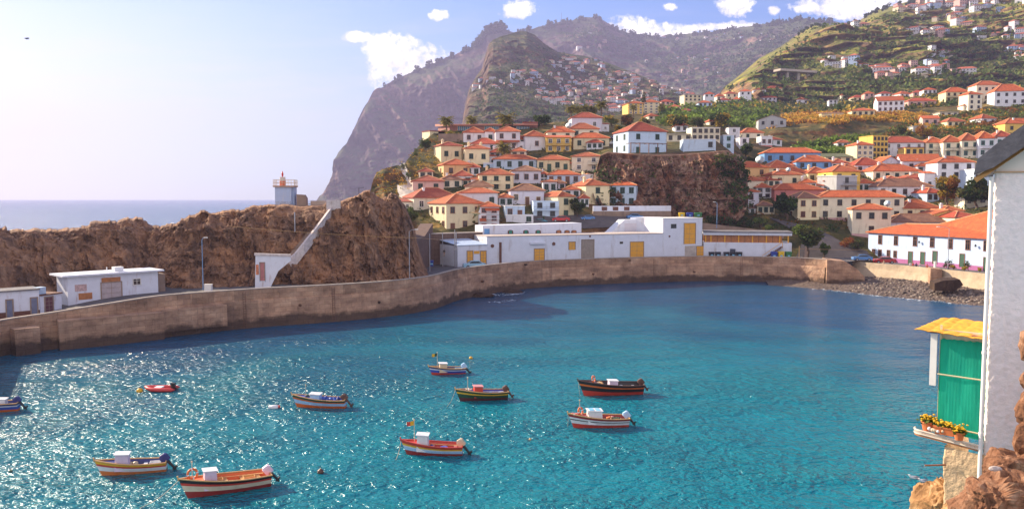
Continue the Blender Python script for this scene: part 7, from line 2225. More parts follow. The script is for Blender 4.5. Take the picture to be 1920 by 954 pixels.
far_zone(vale, 1755, 10, 1835, 42, 16, 'in the high cluster of the terraced mountain', .4, 1.2)
far_zone(vale, 1740, 46, 1782, 62, 6, 'in the row below the high cluster', .6)
far_zone(vale, 1835, 4, 1920, 26, 12, 'high at the right edge of the terraced mountain', .3, 1.2)
far_zone(vale, 1790, 70, 1880, 95, 10, 'on the right flank of the terraced mountain', .6)
far_zone(vale, 1880, 84, 1925, 112, 7, 'at the far right of the terraced mountain', .6)
far_zone(vale, 1830, 104, 1880, 128, 5, 'above the villas at the right', .8)
far_zone(vale, 1528, 122, 1566, 140, 6, 'above the viaduct on the terraced mountain', .6)
tag(STUFF.build('distant_houses', [FARW['white'], FARW['cream'], FARW['pink'], FARW['blue'], FARR['red'], FARR['grey'], FARG]), kind='stuff')
ORD = ['first', 'second', 'third', 'fourth', 'fifth', 'sixth', 'seventh', 'eighth', 'ninth', 'tenth', 'eleventh', 'twelfth', 'thirteenth', 'fourteenth']


def mid_row(spec, where):
    spec.sort()
    for i, (x, w_, yb, ht, wl, rf) in enumerate(spec):
        Y = town.depth(x, yb)
        k = {'w': W_WHITE, 'c': W_CREAM, 'p': W_PINK, 'b': W_LBLUE, 'o': W_PALE, 'l': W_LAV}[wl]
        nm = {'w': 'white', 'c': 'cream', 'p': 'pink', 'b': 'pale blue', 'o': 'pale', 'l': 'lavender-white'}[wl]
        house(x - w_ / 2, x + w_ / 2, yb - ht, yb, yb - ht - (5 if rf == 'r' else 1), k, f'{nm} house, {ORD[i]} from the left {where}', rs.randint(-14, 15), 9, 2 if ht > 9 else 1, max(2, int(w_ / 8)),
              roof='hip' if rf == 'r' else 'flat', tile=[T_ORANGE, T_RED][i % 2] if rf == 'r' else T_SLAB, win='d', side=0, cap=False, found=5)


mid_row([(1299, 32, 190, 12, 'c', 'f'), (1330, 18, 183, 6, 'w', 'r'), (1352, 16, 188, 7, 'o', 'r'), (1372, 22, 183, 7, 'c', 'r'), (1398, 22, 180, 8, 'w', 'r'), (1424, 24, 178, 9, 'w', 'r'), (1452, 30, 182, 16, 'c', 'r'), (1484, 18, 192, 8, 'b', 'f'), (1505, 22, 196, 9, 'w', 'r')], 'along the skyline of the banana slope')
mid_row([(1266, 22, 208, 7, 'o', 'r'), (1290, 26, 216, 8, 'w', 'r'), (1322, 26, 207, 14, 'b', 'r'), (1361, 20, 195, 7, 'w', 'r'), (1381, 14, 193, 6, 'b', 'r'), (1440, 32, 195, 11, 'l', 'r')], 'among the banana plants below the skyline')
mid_row([(1252, 24, 196, 5, 'p', 'r'), (1226, 20, 224, 6, 'o', 'r'), (1258, 20, 226, 5, 'w', 'r')], 'in the trees above the pale blue villa')
mid_row([(1540, 22, 192, 10, 'b', 'f'), (1562, 16, 200, 12, 'w', 'f'), (1588, 22, 186, 7, 'o', 'r'), (1612, 24, 190, 7, 'c', 'r'), (1630, 18, 182, 6, 'p', 'r'), (1663, 24, 181, 5, 'w', 'r'), (1700, 24, 183, 7, 'w', 'r'), (1722, 20, 180, 6, 'p', 'r'), (1744, 24, 177, 8, 'w', 'r')], 'in the row above the golden slope')

# viaduct on the terraced mountain
va = vale.real(1432, 150); vb = vale.real(1506, 146)
vr = thing('viaduct', 'pale concrete road viaduct on tall piers across a gully of the terraced mountain', 'viaduct', va + Vector((0, -4, 3)))
CONC_L = material('pale_concrete', (.46, .40, .34), .9)
dv = vb - va; dv.z = 0
q = MB(); sd = Vector((-dv.y, dv.x, 0)).normalized() * 5
q.add([Vector((0, 0, 0)) - sd, dv - sd, dv + sd, sd, Vector((0, 0, 2)) - sd, dv - sd + Vector((0, 0, 2)), dv + sd + Vector((0, 0, 2)), sd + Vector((0, 0, 2))], [(3, 2, 1, 0), (4, 5, 6, 7), (0, 1, 5, 4), (1, 2, 6, 5), (2, 3, 7, 6), (3, 0, 4, 7)])
q.build('deck', CONC_L, vr)
for f in (.28, .58, .85):
    c = dv * f; MB().box((c.x - 1.1, c.y - 1.5, -13), (c.x + 1.1, c.y + 1.5, -.01)).build('pier', CONC_L, vr)


def mast(land, px, py, h, label, name='radio_mast'):
    p = land.real(px, py); m = MB()
    for s in (-1, 1):
        for t_ in (-1, 1): m.tube([(s * 1.8, t_ * 1.8, -3), (s * .3, t_ * .3, h)], .3, 4)
    for k in range(6): z = h * (k + 1) / 7; r = 1.8 - 1.5 * z / h; m.tube([(-r, -r, z), (r, r, z)], .2, 4).tube([(r, -r, z), (-r, r, z)], .2, 4)
    m.tube([(0, 0, h), (0, 0, h * 1.2)], .25, 4)
    return tag(m.build(name, RAIL, None, p), label, 'mast')
mast(cape, 1053, 42, 34, 'thin radio mast on the summit of the back ridge')
mast(cape, 1460, 44, 28, 'thin radio mast on the right part of the back ridge')
mast(vale, 1745, 50, 28, 'lattice pylon beside the small white row on the terraced mountain', 'pylon')
mast(town, 1560, 182, 12, 'dark slim pole tower in the row above the golden slope', 'pole_tower')
# cross on the mole ridge: small aerial
p = mole.real(676, 366)
tag(MB().tube([(0, 0, -.3), (0, 0, 1.6)], .05, 6).tube([(-.2, 0, 1.5), (1.0, 0, 1.65)], .04, 6).tube([(.9, 0, 1.65), (.9, 0, 1.8)], .04, 5).build('aerial', RAIL, None, p), 'small bent aerial standing on the rock ridge', 'aerial')

# ---------------------------------------------------------------- street furniture
BLUEP = material('lamp_blue_paint', (.16, .30, .50), .5); GALV = material('galvanised_steel', (.38, .38, .42), .5, metallic=.5)


def street_lamp(px, ybase, ytop, Y, label, arm=1.4, mat=None, side=1):
    p = at(px, ybase, Y); h = (ybase - ytop) * Y / F
    r_ = thing('street_lamp', label, 'street lamp', p)
    MB().tube([(0, 0, -.4), (0, 0, h * .5), (0, 0, h - .4)], [.09, .075, .06], 8).tube([(0, 0, h - .45), (side * arm * .3, 0, h - .1), (side * arm, 0, h)], .05, 6).build('pole', mat or GALV, r_)
    MB().box((side * arm - .15, -.14, h - .04) if side > 0 else (side * arm - .5, -.14, h - .04), (side * arm + .5, .14, h + .1) if side > 0 else (side * arm + .15, .14, h + .1)).build('lamp_head', WHITE, r_)
    return r_


street_lamp(381, 545, 445, 138.5, 'tall blue lamp post on the mole right of the white hut', .5, BLUEP)
street_lamp(768, 520, 430, 153, 'curved-top lamp post in front of the dark end of the rock ridge', 1.2, GALV, 1)
street_lamp(1777, 506, 425, 182.5, 'tall lamp post on the promenade before the blue-white seafront house', 2.3, GALV, -1)
street_lamp(1344, 425, 379, 224, 'blue-headed lamp post at the foot of the crag', .6, BLUEP, -1)
for x, yb, yt, Y, lab in ((806, 505, 438, 171, 'slim grey post beside the stepped brown wall'), (830, 496, 436, 186, 'thin bluish pole in front of the brown retaining wall'), (853, 500, 430, 184, 'thick grey twin pole beside the white annex'), (553, 430, 398, 153, 'slim pole on the rock under the lookout terrace'), (1498, 485, 461, 207, 'orange rusty post left of the stone obelisk')):
    p = at(x, yb, Y); h = (yb - yt) * Y / F
    m_ = MB().tube([(0, 0, -.5), (0, 0, h)], .1, 7)
    if x == 853: m_.tube([(.35, .1, -.5), (.3, .1, h * .93)], .12, 7).box((-.2, -.1, h * .45), (.55, .1, h * .5))
    tag(m_.build('pole', P_['wood'] if x == 1498 else GALV, None, p), lab, 'pole')
# obelisk by the quay end
p = at(1510, 487, 206)
tag(MB().add([(-.55, -.55, -.5), (.55, -.55, -.5), (.55, .55, -.5), (-.55, .55, -.5), (-.2, -.2, 3.2), (.2, -.2, 3.2), (.2, .2, 3.2), (-.2, .2, 3.2), (0, 0, 3.6)], [(0, 1, 5, 4), (1, 2, 6, 5), (2, 3, 7, 6), (3, 0, 4, 7), (4, 5, 8), (5, 6, 8), (6, 7, 8), (7, 4, 8)]).box((-.9, -.9, -.6), (.9, .9, .25)).build('obelisk', CONC, None, p), 'small grey stone obelisk at the end of the quay', 'obelisk')
tag(MB().lathe((0, 0, 0), [(.28, -.3), (.28, 1.6), (.34, 1.65), (.34, 1.8), (.05, 1.85)], 12).build('white_pillar', WHITE, None, at(1753, 505, 184)), 'short white pillar on the promenade parapet', 'pillar')
# meter boxes
tag(MB().box((-.6, -.3, 0), (.6, .3, 1.4)).box((-.66, -.36, 1.403), (.66, .36, 1.48)).build('meter_cabinet', WHITE, None, at(391, 549, 136.5)), 'white electricity cabinet at the foot of the blue lamp post', 'cabinet')

# cables
def cable(a, b_, sag, label, r=.03, mat=None):
    pts = [a.lerp(b_, k / 12) + Vector((0, 0, -sag * 4 * (k / 12) * (1 - k / 12))) for k in range(13)]
    return tag(MB().tube([p - a for p in pts], r, 5).build('cable', mat or P_['wood'], None, a), label, 'cable')
cable(at(430, 424, 139), at(783, 446, 153), .3, 'ochre cable strung along the face of the rock ridge')
cable(at(783, 446, 153), at(914, 449, 190), .3, 'ochre cable from the rock ridge to the white annex')
cable(at(1484, 466, 207), at(1627, 468, 218), .1, 'ochre cable across the street between restaurant and seafront house')

# waste containers
def bin_(px, py, Y, mat, label, w_=1.15, h_=1.15, group=None):
    r_ = thing('waste_bin', label, 'waste bin', at(px, py, Y), 0, group)
    a = w_ / 2
    MB().add([(-a * .85, -.4, .12), (a * .85, -.4, .12), (a * .85, .4, .12), (-a * .85, .4, .12), (-a, -.5, h_), (a, -.5, h_), (a, .5, h_), (-a, .5, h_)], [(3, 2, 1, 0), (0, 1, 5, 4), (1, 2, 6, 5), (2, 3, 7, 6), (3, 0, 4, 7), (4, 5, 6, 7)]).build('body', mat, r_)
    MB().add([(-a - .04, -.55, h_ + .003), (a + .04, -.55, h_ + .003), (a + .04, .52, h_ + .003), (-a - .04, .52, h_ + .003), (-a, -.4, h_ + .14), (a, -.4, h_ + .14), (a, .45, h_ + .2), (-a, .45, h_ + .2)], [(3, 2, 1, 0), (0, 1, 5, 4), (1, 2, 6, 5), (2, 3, 7, 6), (3, 0, 4, 7), (4, 5, 6, 7)]).build('lid', mat, r_)
    MB().box((-.3, -.53, .5), (.3, -.485, .8)).build('label_plate', P_['sky'], r_)
    for s in (-1, 1): MB().tube([(s * a * .7 - .04, -.35, .08), (s * a * .7 + .04, -.35, .08)], .1, 8).build('castor', BLACKP, r_)
    return r_
for x, lab in ((1334, 'black waste bin, leftmost of the row under the restaurant'), (1346, 'black waste bin, second of the row under the restaurant'), (1362, 'black waste bin, third of the row under the restaurant'), (1374, 'black waste bin, fourth of the row, standing before the tall grey one'), (1386, 'black waste bin at the right end of the black row')):
    bin_(x, 482.5, 210.5, BLACKP, lab, 1.35, 1.25, 'black waste bins under the restaurant')
bin_(1373.5, 482, 211.4, material('grey_bin', (.05, .06, .09), .5), 'taller dark grey waste bin behind the black row', 1.2, 2.0)
bin_(1451, 484, 207.6, material('bin_blue', (.02, .05, .3), .5), 'dark blue recycling bin below the restaurant stair', 1.5, 1.5)
bin_(1464, 484, 207.4, material('bin_yellow', (.72, .48, .02), .5), 'yellow recycling bin between the blue and the green bins', 1.5, 1.55)
bin_(1478, 484, 207.2, material('bin_green', (.03, .17, .05), .5), 'green recycling bin at the right end of the coloured bins', 1.5, 1.5)
bin_(1278, 408, 227, MAT['bin_yellow'], 'yellow container on the street above the tall white block', 1.6, 1.2)
bin_(1293, 408, 227, MAT['bin_blue'], 'dark blue container on the street above the tall white block', 1.8, 1.2)
bin_(1309, 408, 227, MAT['bin_green'], 'green container on the street above the tall white block', 2.0, 1.2)
bin_(809.5, 500, 176, MAT['bin_blue'], 'small blue bin against the brown retaining wall', .7, 1.2)


# ---------------------------------------------------------------- cars
TYRE = material('tyre_rubber', (.02, .02, .02), .8); RIM = material('wheel_rim', (.4, .4, .42), .4, metallic=.6); LAMP = material('headlight_glass', (.7, .7, .7), .2); CARGL = material('car_window', (.02, .03, .04), .1)


def car(px, py, Y, rz, paintc, label, s=1.0):
    p = at(px, py, Y)
    r_ = thing('parked_car', label, 'car', p, rz, 'cars parked in the town'); r_.scale = (s, s, s)
    m = material('car_' + paintc[0], paintc[1], .25, .03)
    prof = [(-2.0, .32), (-2.05, .62), (-1.95, .86), (-1.25, .92), (-.6, 1.38), (.75, 1.42), (1.55, 1.0), (1.98, .92), (2.05, .6), (2.0, .32)]
    def wid(z): return .84 if z < .95 else .66
    vs = [(x, -wid(z), z) for x, z in prof] + [(x, wid(z), z) for x, z in prof]
    n_ = len(prof)
    MB().add(vs, [tuple(range(n_)), tuple(range(2 * n_ - 1, n_ - 1, -1))] + [(i, n_ + i, n_ + (i + 1) % n_, (i + 1) % n_) for i in range(n_)]).build('body', m, r_)
    for s_ in (-1, 1):
        y = s_
        MB().add([(-1.08, y * .825, .96), (-.55, y * .69, 1.32), (.7, y * .69, 1.35), (1.3, y * .825, 1.0)], [(0, 1, 2, 3)]).build('side_window', CARGL, r_)
    MB().add([(-1.22, -.74, .955), (-1.22, .74, .955), (-.64, .6, 1.37), (-.64, -.6, 1.37)], [(0, 1, 2, 3)]).build('windscreen', CARGL, r_)
    MB().add([(1.52, -.72, 1.04), (.8, -.6, 1.42), (.8, .6, 1.42), (1.52, .72, 1.04)], [(0, 1, 2, 3)]).build('rear_window', CARGL, r_)
    for x in (-1.25, 1.25):
        for y in (-.78, .78):
            w_ = MB().tube([(x, y - .1, .31), (x, y + .1, .31)], .31, 12).build('wheel', TYRE, r_)
            MB().tube([(x, y - .11, .31), (x, y + .11, .31)], .17, 10).build('rim', RIM, w_)
    for y in (-.62, .62): MB().box((-2.08, y - .16, .62), (-2.0, y + .16, .76)).build('headlight', LAMP, r_)
    return r_


LB, WH, RD, BL, TQ, DK, GY = ('light_blue', (.25, .48, .66)), ('white', (.7, .7, .7)), ('red', (.45, .02, .02)), ('blue', (.08, .22, .5)), ('teal', (.06, .28, .38)), ('dark', (.03, .03, .035)), ('grey', (.3, .32, .34))
car(889, 503, 181, R(12), LB, 'light blue car before the yellow doors of the annex', 1.25)
car(1141, 487, 205, R(4), WH, 'white car with dark roof on the quay road by the grey gateway')
car(1190, 411, 227, R(186), BL, 'blue car on the street behind the white roof ramp', 1.1)
car(1012, 420, 220, R(2), TQ, 'teal car parked in front of the light blue stepped house')
car(1052, 416, 221, R(-4), RD, 'red car parked beside the round green tree', 1.2)
car(1101, 413, 224, R(20), BL, 'small blue car right of the round green tree')
car(1616, 489, 203, R(-6), BL, 'blue car on the quay road at the foot of the hill road', 1.15)
car(1658, 494, 203, R(-12), RD, 'red car parked in front of the seafront house', 1.25)
car(1153, 273, 280, R(60), GY, 'grey car climbing the lane left of the pale blue villa', 1.2)
car(1150, 264, 295, R(60), DK, 'dark car farther up the lane left of the pale blue villa', 1.2)
car(1158, 259, 305, R(60), RD, 'red car at the top of the lane by the pale blue villa', 1.2)

# ---------------------------------------------------------------- people
SKIN = material('skin', (.45, .25, .17), .6); HAIR = material('dark_hair', (.03, .02, .015), .7)


def person(loc, rz, label, shirt, trousers, sit=False):
    """one continuous body grown on a skeleton with the Skin modifier"""
    r_ = thing('person', label, 'person', loc, rz)
    z = .46 if sit else .92
    J = [((0, 0, z), .15), ((0, 0, z + .25), .14), ((0, 0, z + .5), .16), ((0, 0, z + .6), .06), ((0, -.02, z + .68), .09), ((0, -.02, z + .8), .085)]
    E = [(0, 1), (1, 2), (2, 3), (3, 4), (4, 5)]
    for s in (-1, 1):
        b_ = len(J)
        if sit: J += [((s * .1, -.1, z - .02), .09), ((s * .12, -.45, z), .075), ((s * .12, -.5, .1), .05), ((s * .12, -.62, .04), .045)]
        else: J += [((s * .1, 0, z - .1), .095), ((s * .11, -.02 * s, .5), .07), ((s * .12, .02 * s, .09), .05), ((s * .12, -.14 + .02 * s, .04), .045)]
        E += [(0, b_), (b_, b_ + 1), (b_ + 1, b_ + 2), (b_ + 2, b_ + 3)]
        a_ = len(J)
        J += [((s * .2, 0, z + .5), .065), ((s * .25, .02, z + .25), .048), ((s * .22, -.14, z + .06), .036), ((s * .2, -.2, z + .02), .035)]
        E += [(2, a_), (a_, a_ + 1), (a_ + 1, a_ + 2), (a_ + 2, a_ + 3)]
    me = bpy.data.meshes.new('body'); me.from_pydata([j[0] for j in J], E, [])
    o = obj('body', me)
    o.modifiers.new('skin', 'SKIN')
    for sv, j in zip(me.skin_vertices[0].data, J): sv.radius = (j[1], j[1])
    me.skin_vertices[0].data[0].use_root = True
    o.modifiers.new('sub', 'SUBSURF').levels = 2
    dg_ = bpy.context.evaluated_depsgraph_get()
    m2 = bpy.data.meshes.new_from_object(o.evaluated_get(dg_)); m2.name = 'body'
    bpy.data.objects.remove(o)
    for m in (SKIN, shirt, trousers): m2.materials.append(m)
    for f in m2.polygons:
        c = f.center
        arm = abs(c.x) > .2 and c.z < z + .3
        f.material_index = 2 if (c.z < z + .06 and not arm and c.z > .08) else (1 if c.z < z + .6 and not (arm and c.z < z + .2) else 0)
        f.use_smooth = True
    bo = obj('body', m2, r_)
    h = MB().ball((0, .015, z + .79), .1, 0, 10, 6, (.95, 1, .8)); h.build('hair', HAIR, r_, smooth=True)
    return r_


S_ = lambda n, c: material('cloth_' + n, c, .85)
zp = lambda px, py, Y: at(px, py, Y)
person(at(833, 499, 185.5) + Vector((0, 0, 2.2)), R(20), 'person in dark clothes walking past the brown retaining wall', S_('dark', (.03, .03, .035)), S_('tan', (.4, .25, .18)))
q_ = Front(833, 499, 184, 840, 499, 184)
for k, (x, y, sh, tr, sit, lab) in enumerate([(1659, 494, (.6, .42, .3), (.6, .55, .5), True, 'person in beige sitting on the sea wall beside the red car'), (1709, 499, (.65, .65, .68), (.08, .1, .2), True, 'person in white sitting on the sea wall, leftmost of the group'), (1714, 499, (.6, .1, .08), (.1, .1, .12), True, 'person in red sitting on the sea wall beside the one in white'),
                                            (1720, 500, (.05, .05, .12), (.05, .05, .06), True, 'person in dark blue sitting on the sea wall in the group'), (1731.5, 501, (.62, .5, .45), (.3, .4, .6), False, 'person standing in pale top and jeans behind the sea wall'), (1740.5, 503, (.62, .14, .12), (.5, .1, .1), True, 'person in coral red sitting on the sea wall right of the standing one')]):
    # seated on the parapet line
    f = (x - 1600) / 255
    Yp = ground(x, np.interp(x, [a for a, b_ in rt], [b_ for a, b_ in rt]), ZR)
    loc = Vector((Yp.x, Yp.y + .55, 4.6 if sit else 4.3)) if sit else Vector((Yp.x, Yp.y + 1.6, 4.25))
    person(loc, R(150 if k % 2 else 200), lab, S_('shirt%d' % k, sh), S_('legs%d' % k, tr), sit)
# ---------------------------------------------------------------- foreground house on the right
STUCCO = bpy.data.materials.new('rough_cast_white'); STUCCO.use_nodes = True
t = N(STUCCO.node_tree); b = STUCCO.node_tree.nodes['Principled BSDF']
P = t.new('ShaderNodeTexCoord').outputs['Object']
cc = t.ramp(t.noise(P, 3.5, 6, .65), [(.3, (.78, .71, .69)), (.7, (.88, .81, .78))])
stn = t.math('MULTIPLY', t.math('SUBTRACT', t.noise(t.mapping(P, (2, 2, .5)), 1, 6, .65), .56), 3, clamp=True)
cc = t.mix(t.math('MULTIPLY', stn, .4), cc, (.42, .36, .33, 1))
t.link(cc, b.inputs['Base Color']); b.inputs['Roughness'].default_value = .95
bn = t.new('ShaderNodeBump'); bn.inputs['Strength'].default_value = .8; bn.inputs['Distance'].default_value = .02
t.link(t.noise(P, 34, 4, .6), bn.inputs['Height']); t.link(bn.outputs[0], b.inputs['Normal'])
YF = 16.5
corner_t, corner_b = at(1863, 322, YF), at(1846, 868, YF)
cx = at(1856, 560, YF).x
house_z0, house_zt = 13.2, corner_t.z
fh_ = thing('gable_house', 'white rough-cast gable end with dark slate verge at the right edge, close to the viewer', 'house', (cx, YF, house_z0), R(-33))
# wall as a finely divided slab with a really lumpy surface and rounded corner
hh = house_zt - house_z0
nu, nv = 150, 260
prof = []
for i in range(nu):
    u = i / (nu - 1)
    if u < .35:                      # left flank, running back
        prof.append((0.0, 4.0 * (1 - u / .35) ** 2 + .05, -1, 0))
    elif u < .41:
        a = (u - .35) / .06 * math.pi / 2; prof.append((.05 - .05 * math.cos(a), .05 - .05 * math.sin(a), -math.cos(a), -math.sin(a)))
    else: prof.append((.05 + 3.2 * ((u - .41) / .59) ** 1.25, 0.0, 0, -1))
V = np.zeros((nv, nu, 3)); Nn = np.zeros((nv, nu, 3))
for i, (x, y, nx_, ny_) in enumerate(prof):
    V[:, i, 0] = x; V[:, i, 1] = y; V[:, i, 2] = np.linspace(0, hh, nv); Nn[:, i, 0] = nx_; Nn[:, i, 1] = ny_
lump = fbm(V * 17, 3, 91, .6) * .022 + np.abs(fbm(V * 38, 2, 93)) * .016
V += Nn * lump[..., None]
obj('wall', grid_mesh('wall', V, STUCCO), fh_)
# gable above the string line, smoother render
gz = hh
xr_ = 3.2
slope = 0.78
g_ = MB().add([(.02, .01, gz), (xr_, .01, gz), (xr_, .01, gz + .05 + slope * xr_), (.02, .01, gz + .05), (.02, 4, gz), (xr_, 4, gz), (xr_, 4, gz + .05 + slope * xr_), (.02, 4, gz + .05)], [(0, 1, 2, 3), (4, 7, 6, 5), (0, 3, 7, 4)])
g_.build('gable', material('smooth_render', (.70, .66, .60), .9, .06, 1.2), fh_)
MB().box((-.02, -.035, gz - .03), (xr_, .008, gz + .002)).build('string_course', material('ochre_line', (.5, .33, .2), .9), fh_)
# slate verge: thick dark board following the slope, with eave overhang
p_l = at(1831, 310, YF - .35)
SLATEM = material('dark_slate_verge', (.12, .11, .12), .7, .3, 5, bump=.4, bscale=14)
def verge(y0, y1, up0, up1, mat, name, xl=-.36):
    zf = lambda x: gz - .02 + slope * (x + .06)
    m = MB()
    pts = [(xl, zf(xl) + up0 + .12), (xl + .06, zf(xl) + up1 - .02), (.02, zf(.02) + up1 - .02), (xr_, zf(xr_) + up1), (xr_, zf(xr_) + up0), (-.02, zf(-.02) + up0)]
    n_ = len(pts)
    m.add([(x, y0, z) for x, z in pts] + [(x, y1, z) for x, z in pts], [tuple(range(n_))[::-1], tuple(range(n_, 2 * n_))] + [(i, (i + 1) % n_, n_ + (i + 1) % n_, n_ + i) for i in range(n_)])
    return m.build(name, mat, fh_)
verge(-.34, -.28, .06, .52, SLATEM, 'verge_board')
verge(-.275, 4.0, .1, .46, SLATEM, 'roof')
verge(-.30, -.276, .0, .058, material('ochre_batten', (.45, .24, .08), .8), 'batten')
# downpipe along the corner
dp = MB().tube([(-.055, -.045, .3), (-.055, -.045, hh - .1)], .04, 12)
for z in (1.2, 2.9, 4.6): dp.tube([(-.055, -.045, z), (-.055, -.045, z + .06)], .05, 12)
dp.build('downpipe', WHITE, fh_)
# balcony box with green shade cloth
GREENC = bpy.data.materials.new('green_shade_cloth'); GREENC.use_nodes = True
t = N(GREENC.node_tree); b = GREENC.node_tree.nodes['Principled BSDF']
P = t.new('ShaderNodeTexCoord').outputs['Object']
cc = t.ramp(t.noise(t.mapping(P, (5, 5, .7)), 1.5, 6, .65, .4), [(.3, (.004, .30, .20)), (.7, (.012, .44, .29))])
wth = t.math('MULTIPLY', t.math('SUBTRACT', t.noise(P, 3.2, 7, .7), .62), 6, clamp=True)
cc = t.mix(t.math('MULTIPLY', wth, .35), cc, (.25, .45, .33, 1))
t.link(cc, b.inputs['Base Color']); b.inputs['Roughness'].default_value = .8
wv = t.new('ShaderNodeTexWave'); wv.inputs['Scale'].default_value = 5; wv.inputs['Distortion'].default_value = 3; wv.inputs['Detail'].default_value = 3
t.link(t.mapping(P, (1, 1, .12)), wv.inputs['Vector'])
bn = t.new('ShaderNodeBump'); bn.inputs['Strength'].default_value = .14; bn.inputs['Distance'].default_value = .02
t.link(wv.outputs[1], bn.inputs['Height']); t.link(bn.outputs[0], b.inputs['Normal'])
tr = t.new('ShaderNodeBsdfTranslucent'); t.link(cc, tr.inputs[0]); mx = t.new('ShaderNodeMixShader'); mx.inputs[0].default_value = .55
t.link(b.outputs[0], mx.inputs[1]); t.link(tr.outputs[0], mx.inputs[2]); t.link(mx.outputs[0], GREENC.node_tree.nodes['Material Output'].inputs[0])
fb_ = Front(1757, 812, 17.4, 1846, 832, 16.75)
bx = thing('balcony_box', 'balcony enclosed by green shade cloth under a small yellow tiled roof', 'balcony', fb_.p0, fb_.rz)
w_ = fb_.w
zc0, zc1 = fb_.at(1757, 806)[1], fb_.at(1757, 634)[1]
zc0r, zc1r = fb_.at(1842, 826)[1], fb_.at(1842, 641)[1]
nu, nv = 40, 60
V = np.zeros((nv, nu, 3))
for i in range(nu):
    for k in range(nv):
        u, v = i / (nu - 1), k / (nv - 1)
        za, zb_ = zc0 + (zc0r - zc0) * u, zc1 + (zc1r - zc1) * u
        V[k, i] = (u * w_ * .985, -.01, za + (zb_ - za) * v)
V[..., 1] += fbm(np.stack([V[..., 0] * 6, V[..., 2] * .9, V[..., 2] * 0], -1), 3, 95) * .014 * (1 - np.abs(np.linspace(-1, 1, nv)[:, None]) ** 6)
V[-1, :, 2] += fbm(np.stack([V[-1, :, 0] * 14, 0 * V[-1, :, 0], 0 * V[-1, :, 0]], -1), 3, 96) * .03
obj('shade_cloth', grid_mesh('shade_cloth', V, GREENC), bx)
V2 = np.zeros((20, 20, 3))
for i in range(20):
    for k in range(20): V2[k, i] = (0.0, i / 19 * 1.4, zc0 + (zc1 - zc0) * k / 19)
BAMB = material('bamboo_rail', (.55, .48, .30), .6)
for zf in (.37 + .25, .07):
    za = zc0 + (zc1 - zc0) * zf; zb_ = zc0r + (zc1r - zc0r) * zf
    MB().tube([(-.02, -.05, za), (w_, -.05, zb_)], .017, 8).build('cross_rail', BAMB, bx)
for x, z_ in ((.004, zc0 - .05), (w_ * .995, zc0r - .05)): MB().box((x - .02, .0, z_), (x + .02, .045, zc1 + .3)).build('corner_post', BAMB, bx)
pa, pb = fb_.at(1747, 624), fb_.at(1756, 722)
MB().box((pa[0], -.06, pb[1]), (pb[0] - .005, -.03, pa[1])).build('white_board', material('white_board', (.74, .72, .68), .7, .1), bx)
za = fb_.at(1757, 634)[1]; zt_ = fb_.at(1757, 622)[1]
MB().box((.01, .05, za - .05), (w_, .1, zt_ + .06)).build('fascia', material('bare_plank', (.62, .50, .36), .8, .2, 6), bx)
# little tiled roof: rolled tiles on a slope falling to the front left
tl = [fb_.at(1721, 616), fb_.at(1846, 636), fb_.at(1846, 598)]
YEL = material('yellow_glazed_tile', (.66, .31, .025), .7, .35, 7, bump=.3, bscale=20, stain=((.22, .13, .03), 4, .8))
nu, nv = 90, 30
V = np.zeros((nv, nu, 3))
x0, x1 = tl[0][0], w_ + .02
for i in range(nu):
    u = i / (nu - 1); x = x0 + (x1 - x0) * u
    ze = tl[0][1] + (tl[1][1] - tl[0][1]) * u + .02
    for k in range(nv):
        v = k / (nv - 1)
        roll = .024 * abs(math.sin(math.pi * (u * 5.0))) ** .8
        st_ = (v * 4 - math.floor(v * 4)) * -.018
        hip = max(0, (1 - u * 3.2)) 
        V[k, i] = (x + .5 * hip * v * .25, -.22 + 1.25 * v, ze + .17 * v * (1 - .35 * hip) + roll * .8 + st_ * .6)
tm = grid_mesh('tiled_roof', V, YEL, smooth=True)
ob = obj('tiled_roof', tm, bx)
so = ob.modifiers.new('s', 'SOLIDIFY'); so.thickness = .018; so.offset = -1
MB().box((x0 + .22, -.12, tl[0][1] - .035), (x1 - .05, .9, tl[0][1] - .01)).build('soffit', material('red_brown_timber', (.26, .09, .05), .8), bx)
# balcony floor and shelf with pots
sh0, sh1 = fb_.at(1719, 806), fb_.at(1838, 836)
shf = thing('flower_shelf', 'white curved slatted shelf carrying flower pots below the green cloth', 'shelf', fb_.p0, fb_.rz)
CREAMW = material('cream_slats', (.70, .60, .48), .7, .12, 4)
zs0, zs1 = sh0[1] + .02, sh1[1] + .02
rim = []
for k in range(9): a = math.pi * (1 - .5 * k / 8); rim.append((sh0[0] + .2 + .2 * math.cos(a), -.34 + .22 - .22 * math.sin(a), zs0))
for k in range(1, 12): rim.append((sh0[0] + .2 + (w_ - .1 - sh0[0]) * k / 12, -.34 - .02 * k / 12, zs0 + (zs1 - zs0) * k / 12))
m = MB()
base = [(x, y, z - .02) for x, y, z in rim] + [(w_ - .05, .05, zs1 - .02), (sh0[0] + .02, .1, zs0 - .02)]
m.add(base + [(x, y, z - .03) for x, y, z in base], [tuple(range(len(base))), tuple(range(2 * len(base) - 1, len(base) - 1, -1))] + [(i, (i + 1) % len(base), len(base) + (i + 1) % len(base), len(base) + i) for i in range(len(base))])
m.build('shelf_board', material('brown_shelf', (.36, .15, .06), .8), shf)
m = MB()
m.tube(rim, .016, 6).tube([(x, y, z + .075) for x, y, z in rim], .02, 6)
dn = smooth_line([Vector(r) for r in rim], 4)
for p in dn[::1]: m.box((p.x - .008, p.y - .006, p.z), (p.x + .008, p.y + .006, p.z + .075))
m.build('slat_rim', CREAMW, shf)
TERR = material('terracotta_pot', (.62, .17, .05), .75, .15, 5)
FLO = material('yellow_blossom', (.80, .50, .02), .7, .2, 9, trans=.3); FLL = LF['light']


